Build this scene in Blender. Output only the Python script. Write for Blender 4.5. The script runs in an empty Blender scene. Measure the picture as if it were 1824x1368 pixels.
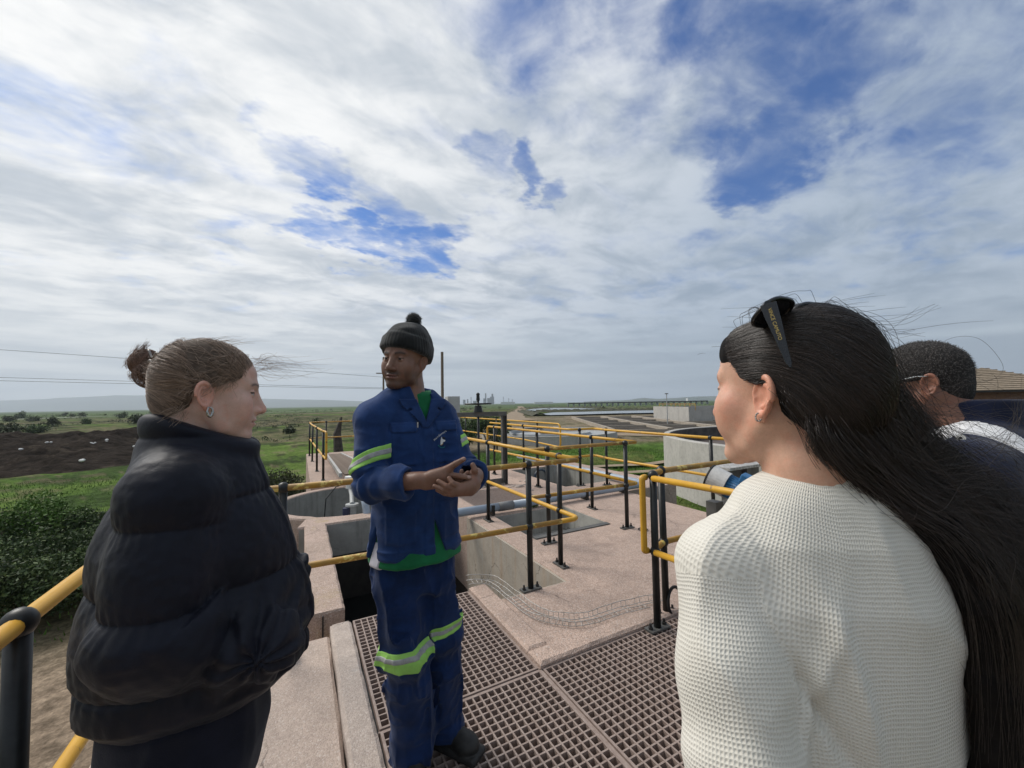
import bpy, bmesh, math, random
import numpy as np
from mathutils import Vector, Matrix, noise as mnoise
R = math.radians
rng = np.random.default_rng(7)
random.seed(7)
scene = bpy.context.scene
COL = scene.collection

# ------------------------------------------------------------------ camera
FPX = 705.0                                   # focal length in pixels of the 1824 wide picture
CAM = np.array([0.0, 0.0, 1.5])
_p, _r, _y = R(2.79), R(0.95), R(28.2)        # tilt up, roll, heading (clockwise from +Y)
FW = np.array([math.sin(_y) * math.cos(_p), math.cos(_y) * math.cos(_p), math.sin(_p)])
_rt = np.array([math.cos(_y), -math.sin(_y), 0.0])
_up = np.cross(_rt, FW)
RT = _rt * math.cos(_r) - _up * math.sin(_r)
UP = _up * math.cos(_r) + _rt * math.sin(_r)


def at(px, py, d):
    """point in the place that is d metres ahead of the camera, measured on the photograph"""
    return CAM + d * (FW + RT * (px - 912) / FPX - UP * (py - 684) / FPX)


def on(px, py, z):
    """point of the horizontal plane z, measured on the photograph"""
    d = FW + RT * (px - 912) / FPX - UP * (py - 684) / FPX
    return CAM + d * ((z - CAM[2]) / d[2])


cd = bpy.data.cameras.new('camera')
cam = bpy.data.objects.new('camera', cd)
COL.objects.link(cam)
cd.sensor_width = 36
cd.lens = FPX / 1824 * 36
cd.clip_start = 0.02
cd.clip_end = 40000
cam.matrix_world = Matrix(((RT[0], UP[0], -FW[0], CAM[0]), (RT[1], UP[1], -FW[1], CAM[1]),
                           (RT[2], UP[2], -FW[2], CAM[2]), (0, 0, 0, 1)))
scene.camera = cam
scene.view_settings.view_transform = 'Standard'
scene.view_settings.look = 'None'
scene.view_settings.exposure = 0.56
scene.view_settings.gamma = 1.0
scene.view_settings.use_curve_mapping = False
scene.render.engine = 'CYCLES'
scene.cycles.max_bounces = 6
scene.cycles.transparent_max_bounces = 12
scene.cycles.use_denoising = True
scene.cycles.sample_clamp_indirect = 4.0

# ------------------------------------------------------------------ sky and sun
SUN_AZ = 28.2 - 62.0
SUN_EL = 46.0
SUND = np.array([math.sin(R(SUN_AZ)) * math.cos(R(SUN_EL)), math.cos(R(SUN_AZ)) * math.cos(R(SUN_EL)), math.sin(R(SUN_EL))])


class NT:
    """small helper to write node trees"""

    def __init__(s, tree):
        s.t = tree
        s.n = tree.nodes
        s.l = tree.links

    def node(s, typ, **kw):
        n = s.n.new(typ)
        for k, v in kw.items():
            setattr(n, k, v)
        return n

    def put(s, sock, v):
        if v is None:
            return
        if isinstance(v, bpy.types.NodeSocket):
            s.l.new(v, sock)
        else:
            if isinstance(v, (tuple, list)) and len(v) == 3 and sock.type == 'RGBA':
                v = (*v, 1)
            sock.default_value = v

    def math(s, op, a, b=None, c=None, clamp=False):
        n = s.node('ShaderNodeMath', operation=op, use_clamp=clamp)
        for i, v in enumerate((a, b, c)):
            s.put(n.inputs[i], v)
        return n.outputs[0]

    def vmath(s, op, a, b=None, out=0):
        n = s.node('ShaderNodeVectorMath', operation=op)
        s.put(n.inputs[0], a)
        if b is not None:
            s.put(n.inputs['Scale'] if op == 'SCALE' else n.inputs[1], b)
        return n.outputs[out]

    def mix(s, f, a, b, blend='MIX'):
        n = s.node('ShaderNodeMix', data_type='RGBA', blend_type=blend)
        s.put(n.inputs[0], f)
        s.put(n.inputs[6], a)
        s.put(n.inputs[7], b)
        return n.outputs[2]

    def ramp(s, v, stops, interp='LINEAR'):
        n = s.node('ShaderNodeValToRGB')
        n.color_ramp.interpolation = interp
        e = n.color_ramp.elements
        while len(e) < len(stops):
            e.new(0.5)
        for i, (p, c) in enumerate(stops):
            e[i].position = p
            e[i].color = (c, c, c, 1) if isinstance(c, (int, float)) else (*c, 1)
        s.put(n.inputs[0], v)
        return n.outputs[0]

    def rng(s, v, a, b, c=0.0, d=1.0, smooth=True):
        n = s.node('ShaderNodeMapRange', interpolation_type='SMOOTHSTEP' if smooth else 'LINEAR')
        for i, q in enumerate((v, a, b, c, d)):
            s.put(n.inputs[i], q)
        return n.outputs[0]

    def noise(s, vec, scale, detail=5, rough=0.55, dist=0.0, out=0, dim='3D'):
        n = s.node('ShaderNodeTexNoise', noise_dimensions=dim)
        s.put(n.inputs['Vector'], vec)
        n.inputs['Scale'].default_value = scale
        n.inputs['Detail'].default_value = detail
        n.inputs['Roughness'].default_value = rough
        n.inputs['Distortion'].default_value = dist
        return n.outputs[out]


def make_world():
    w = bpy.data.worlds.new('World')
    scene.world = w
    w.use_nodes = True
    t = NT(w.node_tree)
    t.n.clear()
    tc = t.node('ShaderNodeTexCoord').outputs['Generated']
    d = t.vmath('NORMALIZE', tc)
    sx = t.node('ShaderNodeSeparateXYZ')
    t.put(sx.inputs[0], d)
    X, Y, Z = sx.outputs
    zc = t.math('ADD', t.math('MAXIMUM', Z, 0.0), 0.10)
    cmb = t.node('ShaderNodeCombineXYZ')
    # cloud deck plane, streaks run roughly along the wind
    t.put(cmb.inputs[0], t.math('DIVIDE', X, zc))
    t.put(cmb.inputs[1], t.math('DIVIDE', Y, zc))
    mp = t.node('ShaderNodeMapping')
    mp.inputs['Rotation'].default_value = (0, 0, R(-52))
    mp.inputs['Scale'].default_value = (0.85, 1.2, 1)
    t.put(mp.inputs[0], cmb.outputs[0])
    P = mp.outputs[0]
    big = t.noise(P, 0.9, 3, 0.5, 0.3)
    mid = t.noise(P, 2.3, 7, 0.58, 0.5)
    fine = t.noise(P, 5.5, 6, 0.6, 0.6)
    dens = t.math('ADD', t.math('MULTIPLY', big, 0.45), t.math('ADD', t.math('MULTIPLY', mid, 0.80), t.math('MULTIPLY', fine, 0.42)))
    # gaps of open sky in the deck
    gaps = None
    wv = t.node('ShaderNodeTexNoise')
    t.put(wv.inputs['Vector'], P)
    wv.inputs['Scale'].default_value = 3.0
    wv.inputs['Detail'].default_value = 6
    wv.inputs['Roughness'].default_value = 0.6
    dw = t.vmath('ADD', d, t.vmath('SCALE', t.vmath('SUBTRACT', wv.outputs['Color'], (0.5, 0.5, 0.5)), 0.30))
    for px, py, rad, amt in GAPS:
        v = at(px, py, 1.0) - CAM
        v = v / np.linalg.norm(v)
        dt = t.vmath('DOT_PRODUCT', t.vmath('NORMALIZE', dw), tuple(v), out=1)
        g = t.rng(dt, math.cos(R(rad * 1.7)), math.cos(R(rad * 0.1)), 0.0, amt)
        gaps = g if gaps is None else t.math('MAXIMUM', gaps, g)
    cov = t.math('SUBTRACT', t.math('ADD', dens, -0.02), t.math('MULTIPLY', gaps, 0.385))
    # higher elevation to the right of the view is thinner cloud
    thin = t.vmath('DOT_PRODUCT', d, tuple(THIN), out=1)
    cov = t.math('SUBTRACT', cov, t.rng(thin, 0.72, 0.98, 0.0, 0.10))
    low = t.rng(Z, 0.02, 0.26, 0.30, 0.0)
    cov = t.math('ADD', cov, low)
    alpha = t.rng(cov, 0.34, 0.80)
    # cloud brightness: thick patches greyer, toward the hidden sun whiter
    sd = t.vmath('DOT_PRODUCT', d, tuple(SUND), out=1)
    glow = t.rng(sd, 0.1, 1.0)
    shade = t.noise(P, 1.7, 6, 0.6, 0.4)
    shade2 = t.noise(P, 4.0, 5, 0.6, 0.8)
    sh = t.math('ADD', t.math('MULTIPLY', shade, 0.65), t.math('MULTIPLY', shade2, 0.35))
    shk = t.rng(sh, 0.36, 0.61, 0.0, 1.0)
    grey = t.mix(glow, (0.31, 0.39, 0.50), (0.60, 0.65, 0.71))
    white = t.mix(glow, (0.48, 0.56, 0.67), (1.06, 1.06, 1.05))
    cc = t.mix(shk, grey, white)
    # layered bands close to the horizon
    mb = t.node('ShaderNodeMapping')
    mb.inputs['Scale'].default_value = (0.9, 0.9, 16.0)
    t.put(mb.inputs[0], d)
    band = t.noise(mb.outputs[0], 1.6, 5, 0.55, 0.2)
    bandk = t.rng(band, 0.38, 0.62)
    hz = t.mix(bandk, t.mix(glow, (0.34, 0.41, 0.49), (0.56, 0.61, 0.66)), t.mix(glow, (0.52, 0.60, 0.67), (0.90, 0.92, 0.92)))
    cc = t.mix(t.rng(Z, 0.03, 0.26, 1.0, 0.0), cc, hz)
    sky = t.node('ShaderNodeTexSky', sky_type='NISHITA')
    sky.sun_disc = False
    sky.sun_elevation = R(SUN_EL)
    sky.sun_rotation = R(SUN_AZ)
    sky.air_density = 1.0
    sky.dust_density = 0.6
    sky.ozone_density = 2.0
    blue = t.mix(1.0, sky.outputs[0], (0.040, 0.072, 0.118), 'MULTIPLY')
    colr = t.mix(alpha, blue, cc)
    bg = t.node('ShaderNodeBackground')
    t.put(bg.inputs[0], colr)
    bg.inputs[1].default_value = 0.66
    out = t.node('ShaderNodeOutputWorld')
    t.l.new(bg.outputs[0], out.inputs[0])
    try:
        w.cycles.sampling_method = 'MANUAL'
        w.cycles.sample_map_resolution = 512
    except Exception:
        pass


GAPS = [(1300, 20, 6, .62), (1400, 60, 5, .5), (1400, 150, 6, .85), (1375, 240, 5, 1.0), (1350, 285, 3.5, 1.0), (1330, 190, 5, .8), (1480, 40, 6, .4), (1130, 10, 4, .38), (960, 40, 5, .36),
        (1240, 90, 4, .5), (1180, 210, 4, .25), (1560, 130, 7, .3),
        (500, 255, 1.8, .55), (545, 275, 1.9, .7), (590, 300, 2.2, .85), (622, 322, 2.0, .8), (660, 352, 1.8, .6), (700, 380, 2.0, .5), (540, 398, 1.6, .6), (585, 418, 1.9, .75), (630, 432, 2.0, .85),
        (680, 436, 2.0, .85), (730, 432, 2.2, .85), (785, 418, 2.4, .9), (820, 405, 1.8, .6), (420, 425, 1.6, .35),
        (870, 290, 2.4, .6), (930, 316, 1.8, .85), (985, 335, 1.7, .75), (720, 470, 2.0, .4), (1640, 210, 5, .35), (1740, 60, 7, .3), (1560, 270, 3, .3)]
THIN = at(1500, 60, 1.0) - CAM
THIN = THIN / np.linalg.norm(THIN)
make_world()

sl = bpy.data.lights.new('sun', 'SUN')
sl.energy = 2.1
sl.angle = R(28)
sl.color = (1.0, 0.955, 0.89)
sun = bpy.data.objects.new('sun', sl)
COL.objects.link(sun)
sun.rotation_euler = Vector(-SUND).to_track_quat('-Z', 'Y').to_euler()


# ------------------------------------------------------------------ materials
def principled(name):
    m = bpy.data.materials.new(name)
    m.use_nodes = True
    t = NT(m.node_tree)
    b = t.n['Principled BSDF']
    return m, t, b


def bump(t, b, h, strength, dist=0.01, prev=None):
    n = t.node('ShaderNodeBump')
    n.inputs['Strength'].default_value = strength
    n.inputs['Distance'].default_value = dist
    t.put(n.inputs['Height'], h)
    if prev is not None:
        t.l.new(prev, n.inputs['Normal'])
    t.l.new(n.outputs[0], b.inputs['Normal'])
    return n.outputs[0]


def mat(name, c1, c2=None, scale=6, rough=0.8, bmp=0.0, bscale=60, bdist=0.004, metal=0.0, spec=0.4, c3=None, s3=1.5, lo3=0.55, hi3=0.7, coat=0.0, lo=0.35, hi=0.65):
    """two-tone mottled paint / stone / soil with optional third stain colour"""
    m, t, b = principled(name)
    oc = t.node('ShaderNodeTexCoord').outputs['Object']
    col = None
    if c2 is not None:
        col = t.mix(t.rng(t.noise(oc, scale, 7, 0.62), lo, hi), c1, c2)
        if c3 is not None:
            col = t.mix(t.rng(t.noise(oc, s3, 6, 0.6, 0.4), lo3, hi3), col, c3)
        t.put(b.inputs['Base Color'], col)
    else:
        t.put(b.inputs['Base Color'], c1)
    b.inputs['Roughness'].default_value = rough
    b.inputs['Metallic'].default_value = metal
    b.inputs['Specular IOR Level'].default_value = spec
    b.inputs['Coat Weight'].default_value = coat
    if bmp:
        bump(t, b, t.noise(oc, bscale, 6, 0.6), bmp, bdist)
    return m


def concrete_mat(name, base, dark, speck=None, pebbles=True, streak=0.0, stain=None, peb=0.25):
    """exposed aggregate or cast concrete: pebbles, blotches, dirt and runs"""
    m, t, b = principled(name)
    oc = t.node('ShaderNodeTexCoord').outputs['Object']
    big = t.rng(t.noise(oc, 0.8, 6, 0.62, 0.3), 0.32, 0.68)
    col = t.mix(big, base, dark)
    md = t.rng(t.noise(oc, 7, 6, 0.65), 0.42, 0.72)
    col = t.mix(t.math('MULTIPLY', md, 0.4), col, tuple(c * 0.62 for c in dark))
    h = t.noise(oc, 30, 5, 0.6)
    if pebbles:
        v = t.node('ShaderNodeTexVoronoi')
        t.put(v.inputs['Vector'], oc)
        v.inputs['Scale'].default_value = 150
        hs = t.node('ShaderNodeSeparateColor')
        t.put(hs.inputs[0], v.outputs['Color'])
        pv = t.rng(hs.outputs[0], 0.0, 1.0, 1 - peb, 1 + peb, False)
        vm = t.vmath('SCALE', col, pv)
        col = vm
        lt = t.math('GREATER_THAN', hs.outputs[1], 0.93)
        col = t.mix(t.math('MULTIPLY', lt, 0.5), col, (0.62, 0.55, 0.50))
        h = t.math('ADD', t.math('MULTIPLY', v.outputs['Distance'], -0.9), t.math('MULTIPLY', h, 0.8))
    if streak:
        mp = t.node('ShaderNodeMapping')
        mp.inputs['Scale'].default_value = (5, 5, 0.35)
        t.put(mp.inputs[0], oc)
        st = t.rng(t.noise(mp.outputs[0], 2.2, 6, 0.6), 0.45, 0.75)
        col = t.mix(t.math('MULTIPLY', st, streak), col, stain or (0.09, 0.085, 0.075))
    if speck:
        sp = t.rng(t.noise(oc, 2.3, 7, 0.7, 0.5), 0.56, 0.74)
        col = t.mix(t.math('MULTIPLY', sp, 0.8), col, speck)
    # damp blotches, hairline cracks and pale scuffs
    dmp = t.rng(t.noise(oc, 1.7, 7, 0.68, 0.8), 0.56, 0.72, 0, 0.42)
    col = t.mix(dmp, col, tuple(c * 0.52 for c in dark))
    wp = t.vmath('ADD', oc, t.vmath('SCALE', t.noise(oc, 2.5, 5, 0.6, out=1), 0.35))
    ck = t.node('ShaderNodeTexVoronoi', feature='DISTANCE_TO_EDGE')
    t.put(ck.inputs['Vector'], wp)
    ck.inputs['Scale'].default_value = 0.9
    crk = t.math('MULTIPLY', t.rng(ck.outputs['Distance'], 0.0, 0.006, 1.0, 0.0), t.rng(t.noise(oc, 0.9, 3), 0.48, 0.58))
    col = t.mix(t.math('MULTIPLY', crk, 0.7), col, tuple(c * 0.25 for c in dark))
    sc = t.rng(t.noise(oc, 5.5, 8, 0.75, 0.4), 0.62, 0.74, 0, 0.35)
    col = t.mix(sc, col, tuple(min(1, c * 1.45) for c in base))
    t.put(b.inputs['Base Color'], col)
    b.inputs['Roughness'].default_value = 0.9
    b.inputs['Specular IOR Level'].default_value = 0.25
    bump(t, b, h, 0.55, 0.006)
    return m


MT = {}
MT['pink'] = concrete_mat('pink_concrete', (0.47, 0.35, 0.285), (0.38, 0.285, 0.235))
MT['pinklichen'] = concrete_mat('lichen_concrete', (0.45, 0.335, 0.28), (0.38, 0.29, 0.235), speck=(0.36, 0.28, 0.12))
MT['walk'] = concrete_mat('walkway_concrete', (0.50, 0.405, 0.34), (0.44, 0.35, 0.295), speck=(0.42, 0.27, 0.21), peb=0.14)
MT['kerb'] = concrete_mat('kerb_concrete', (0.48, 0.405, 0.35), (0.41, 0.34, 0.295), speck=(0.52, 0.50, 0.48), peb=0.13)
MT['grey'] = concrete_mat('cast_concrete', (0.36, 0.355, 0.325), (0.27, 0.265, 0.245), pebbles=False, streak=0.5)
MT['stain'] = concrete_mat('stained_concrete', (0.42, 0.37, 0.31), (0.37, 0.33, 0.275), pebbles=False, streak=0.35, stain=(0.33, 0.185, 0.085), speck=(0.45, 0.45, 0.41))
MT['tank'] = concrete_mat('tank_concrete', (0.47, 0.45, 0.415), (0.40, 0.385, 0.355), pebbles=False, streak=0.45, stain=(0.29, 0.275, 0.25))
MT['tankin'] = mat('tank_inside', (0.05, 0.045, 0.042), (0.11, 0.095, 0.085), 2, 0.8)
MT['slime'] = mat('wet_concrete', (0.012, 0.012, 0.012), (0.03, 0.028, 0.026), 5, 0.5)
MT['yellow'] = mat('yellow_paint', (0.62, 0.345, 0.035), (0.56, 0.30, 0.03), 14, 0.42, 0.25, 120, 0.001, c3=(0.24, 0.14, 0.05), s3=11, lo3=0.60, hi3=0.68)
MT['worn'] = mat('worn_yellow_paint', (0.40, 0.215, 0.03), (0.29, 0.17, 0.05), 9, 0.55, 0.4, 90, 0.001, c3=(0.60, 0.46, 0.13), s3=16, lo3=0.57, hi3=0.62)
MT['black'] = mat('black_post_paint', (0.008, 0.009, 0.009), (0.016, 0.017, 0.017), 20, 0.42, 0.2, 150, 0.001)
MT['steel'] = mat('galvanised_steel', (0.10, 0.10, 0.095), (0.15, 0.145, 0.135), 9, 0.55, 0.15, 80, 0.001, metal=0.35)
MT['wire'] = mat('galvanised_wire', (0.55, 0.53, 0.50), (0.30, 0.28, 0.25), 40, 0.5, metal=0.3)
MT['bolt'] = mat('bolt_steel', (0.05, 0.048, 0.045), None, rough=0.5, metal=0.6)
MT['pipe'] = mat('blue_pipe', (0.34, 0.40, 0.47), (0.28, 0.34, 0.41), 4, 0.38, c3=(0.20, 0.22, 0.25), s3=2.2)
MT['pipegrey'] = mat('grey_coupling', (0.15, 0.155, 0.16), (0.2, 0.2, 0.2), 12, 0.6)
MT['water'] = mat('dark_water', (0.006, 0.007, 0.007), None, rough=0.12, spec=0.25)
MT['grate'] = mat('grating_resin', (0.255, 0.19, 0.16), (0.33, 0.26, 0.225), 25, 0.6, 0.2, 200, 0.001)
MT['motor'] = mat('motor_blue', (0.035, 0.15, 0.32), (0.028, 0.12, 0.26), 20, 0.45)
MT['motorcap'] = mat('motor_cowl', (0.60, 0.58, 0.55), (0.50, 0.485, 0.46), 20, 0.4, metal=0.1)
MT['dark'] = mat('dark_rubber', (0.012, 0.012, 0.012), None, rough=0.6)
MT['wood'] = mat('weathered_timber', (0.16, 0.115, 0.085), (0.22, 0.17, 0.13), 18, 0.85)
MT['cabinet'] = mat('cabinet_grey', (0.42, 0.43, 0.42), (0.36, 0.36, 0.35), 5, 0.55)
MT['white'] = mat('white_paint', (0.72, 0.71, 0.68), None, rough=0.6)
MT['roof'] = mat('tan_roof_tile', (0.22, 0.18, 0.135), (0.28, 0.23, 0.175), 8, 0.85)
MT['brick'] = mat('brown_wall', (0.20, 0.12, 0.075), (0.16, 0.09, 0.06), 8, 0.85)
MT['far'] = mat('far_works', (0.22, 0.23, 0.24), None, rough=0.8)
MT['farwhite'] = mat('far_sheds', (0.62, 0.62, 0.60), None, rough=0.8)


# ------------------------------------------------------------------ mesh helpers
class MB:
    def __init__(s):
        s.v = []
        s.f = []

    def add(s, verts, faces):
        k = len(s.v)
        s.v += [tuple(map(float, q)) for q in verts]
        s.f += [tuple(i + k for i in f) for f in faces]
        return s

    def box(s, x0, x1, y0, y1, z0, z1):
        return s.add([(x0, y0, z0), (x1, y0, z0), (x1, y1, z0), (x0, y1, z0), (x0, y0, z1), (x1, y0, z1), (x1, y1, z1), (x0, y1, z1)],
                     [(0, 3, 2, 1), (4, 5, 6, 7), (0, 1, 5, 4), (1, 2, 6, 5), (2, 3, 7, 6), (3, 0, 4, 7)])

    def bar(s, a, b, w, h):
        """box beam from a to b, w wide and h high"""
        a, b = np.array(a, float), np.array(b, float)
        d = (b - a) / np.linalg.norm(b - a)
        sd = np.cross(d, (0, 0, 1))
        if np.linalg.norm(sd) < 1e-4:
            sd = np.array([1.0, 0, 0])
        sd /= np.linalg.norm(sd)
        u = np.cross(sd, d)
        q = []
        for p in (a, b):
            for i, j in ((-1, -1), (1, -1), (1, 1), (-1, 1)):
                q.append(p + sd * i * w / 2 + u * j * h / 2)
        return s.add(q, [(0, 1, 2, 3), (4, 7, 6, 5), (0, 4, 5, 1), (1, 5, 6, 2), (2, 6, 7, 3), (3, 7, 4, 0)])

    def tube(s, path, r, n=12, caps=True):
        path = [np.array(p, float) for p in path]
        rr = r if hasattr(r, '__len__') else [r] * len(path)
        ring = []
        prev = None
        for i, p in enumerate(path):
            a = path[max(i - 1, 0)]
            b = path[min(i + 1, len(path) - 1)]
            d = (b - a) / (np.linalg.norm(b - a) + 1e-12)
            if prev is None:
                u = np.cross(d, (0, 0, 1))
                if np.linalg.norm(u) < 1e-3:
                    u = np.cross(d, (0, 1, 0))
            else:
                u = prev - d * (prev @ d)
            u /= np.linalg.norm(u)
            prev = u
            w = np.cross(d, u)
            k = 1.0
            ring.append([p + (u * math.cos(2 * math.pi * j / n) + w * math.sin(2 * math.pi * j / n)) * rr[i] * k for j in range(n)])
        vs = [q for g in ring for q in g]
        fs = []
        for i in range(len(path) - 1):
            for j in range(n):
                fs.append((i * n + j, i * n + (j + 1) % n, (i + 1) * n + (j + 1) % n, (i + 1) * n + j))
        if caps:
            fs.append(tuple(range(n - 1, -1, -1)))
            fs.append(tuple((len(path) - 1) * n + j for j in range(n)))
        return s.add(vs, fs)

    def ball(s, c, r, nu=14, nv=9, sq=(1, 1, 1)):
        vs = [(c[0], c[1], c[2] - r * sq[2])]
        for i in range(1, nv):
            a = -math.pi / 2 + math.pi * i / nv
            for j in range(nu):
                b = 2 * math.pi * j / nu
                vs.append((c[0] + r * sq[0] * math.cos(a) * math.cos(b), c[1] + r * sq[1] * math.cos(a) * math.sin(b), c[2] + r * sq[2] * math.sin(a)))
        vs.append((c[0], c[1], c[2] + r * sq[2]))
        fs = []
        for j in range(nu):
            fs.append((0, 1 + (j + 1) % nu, 1 + j))
            fs.append((len(vs) - 1, 1 + (nv - 2) * nu + j, 1 + (nv - 2) * nu + (j + 1) % nu))
        for i in range(nv - 2):
            for j in range(nu):
                fs.append((1 + i * nu + j, 1 + i * nu + (j + 1) % nu, 1 + (i + 1) * nu + (j + 1) % nu, 1 + (i + 1) * nu + j))
        return s.add(vs, fs)

    def lathe(s, prof, c=(0, 0, 0), n=48, a0=0.0, a1=2 * math.pi, closed=True):
        """profile of (r, z) turned about the vertical through c"""
        full = abs(a1 - a0) > 6.28
        m = n if full else n + 1
        vs = []
        for r, z in prof:
            for j in range(m):
                a = a0 + (a1 - a0) * j / n
                vs.append((c[0] + r * math.cos(a), c[1] + r * math.sin(a), c[2] + z))
        fs = []
        for i in range(len(prof) - 1):
            for j in range(n):
                fs.append((i * m + j, i * m + (j + 1) % m, (i + 1) * m + (j + 1) % m, (i + 1) * m + j))
        return s.add(vs, fs)

    def prism(s, poly, z0, z1):
        n = len(poly)
        vs = [(x, y, z0) for x, y in poly] + [(x, y, z1) for x, y in poly]
        fs = [tuple(range(n - 1, -1, -1)), tuple(range(n, 2 * n))]
        fs += [(i, (i + 1) % n, n + (i + 1) % n, n + i) for i in range(n)]
        return s.add(vs, fs)

    def cells(s, xs, ys, solid, z0, z1):
        """slab made of grid cells, outer faces only"""
        ids = {}

        def vid(i, j, k):
            key = (i, j, k)
            if key not in ids:
                ids[key] = len(s.v)
                s.v.append((xs[i], ys[j], z1 if k else z0))
            return ids[key]
        nx, ny = len(xs) - 1, len(ys) - 1
        S = [[solid((xs[i] + xs[i + 1]) / 2, (ys[j] + ys[j + 1]) / 2) for j in range(ny)] for i in range(nx)]
        for i in range(nx):
            for j in range(ny):
                if not S[i][j]:
                    continue
                s.f.append((vid(i, j, 1), vid(i + 1, j, 1), vid(i + 1, j + 1, 1), vid(i, j + 1, 1)))
                s.f.append((vid(i, j, 0), vid(i, j + 1, 0), vid(i + 1, j + 1, 0), vid(i + 1, j, 0)))
                for di, dj, a, b in ((-1, 0, (i, j + 1), (i, j)), (1, 0, (i + 1, j), (i + 1, j + 1)), (0, -1, (i, j), (i + 1, j)), (0, 1, (i + 1, j + 1), (i, j + 1))):
                    ii, jj = i + di, j + dj
                    if not (0 <= ii < nx and 0 <= jj < ny) or not S[ii][jj]:
                        s.f.append((vid(*a, 0), vid(*b, 0), vid(*b, 1), vid(*a, 1)))
        return s

    def mesh(s, name, material, smooth=False):
        me = bpy.data.meshes.new(name)
        me.from_pydata(s.v, [], s.f)
        me.validate()
        me.materials.append(material)
        if smooth:
            me.shade_smooth()
        me.update()
        return me

    def build(s, name, material, parent=None, smooth=False, bevel=0.0, seg=2, loc=None):
        o = bpy.data.objects.new(name, s.mesh(name, material, smooth))
        COL.objects.link(o)
        if parent is not None:
            o.parent = parent
        if loc is not None:
            o.location = loc
        if bevel:
            b = o.modifiers.new('bevel', 'BEVEL')
            b.width = bevel
            b.segments = seg
            b.limit_method = 'ANGLE'
        return o


def tag(o, label=None, cat=None, group=None, kind=None):
    for k, v in (('label', label), ('category', cat), ('group', group), ('kind', kind)):
        if v:
            o[k] = v
    return o


def thing(name, label, cat, loc=(0, 0, 0), group=None):
    o = bpy.data.objects.new(name, None)
    COL.objects.link(o)
    o.location = loc
    return tag(o, label, cat, group)


def place(name, me, parent, loc=(0, 0, 0), rot=(0, 0, 0), sc=None):
    o = bpy.data.objects.new(name, me)
    COL.objects.link(o)
    o.parent = parent
    o.location = loc
    o.rotation_euler = rot
    if sc:
        o.scale = sc
    return o


def arc(c, a, b, n=6):
    """quarter bend from a to b around corner c"""
    a, b, c = map(lambda q: np.array(q, float), (a, b, c))
    return [tuple((1 - t) ** 2 * a + 2 * t * (1 - t) * c + t * t * b) for t in np.linspace(0, 1, n)]


def bent(pts, r):
    """polyline with rounded corners"""
    pts = [np.array(p, float) for p in pts]
    out = [tuple(pts[0])]
    for i in range(1, len(pts) - 1):
        u = pts[i - 1] - pts[i]
        v = pts[i + 1] - pts[i]
        lu, lv = np.linalg.norm(u), np.linalg.norm(v)
        k = min(r, lu * 0.45, lv * 0.45)
        out += arc(pts[i], pts[i] + u / lu * k, pts[i] + v / lv * k)
    out.append(tuple(pts[-1]))
    return out


# ------------------------------------------------------------------ the land
def vnoise(x, y, s, seed=0.0):
    return np.array([mnoise.fractal((a * s + seed, b * s - seed, seed * 0.37), 1.0, 2.0, 5) for a, b in zip(x, y)])


def land_z(x, y):
    k = 1 / (1 + np.exp(-(x - 1.0) / 1.5))
    k = np.where(np.hypot(x, y) > 120, 0.5, k)
    return -3.0 + 0.5 * k


def lerp(a, b, k):
    return a + (np.asarray(b) - a) * k[:, None]


def sstep(a, b, x):
    t = np.clip((x - a) / (b - a), 0, 1)
    return t * t * (3 - 2 * t)


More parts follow.
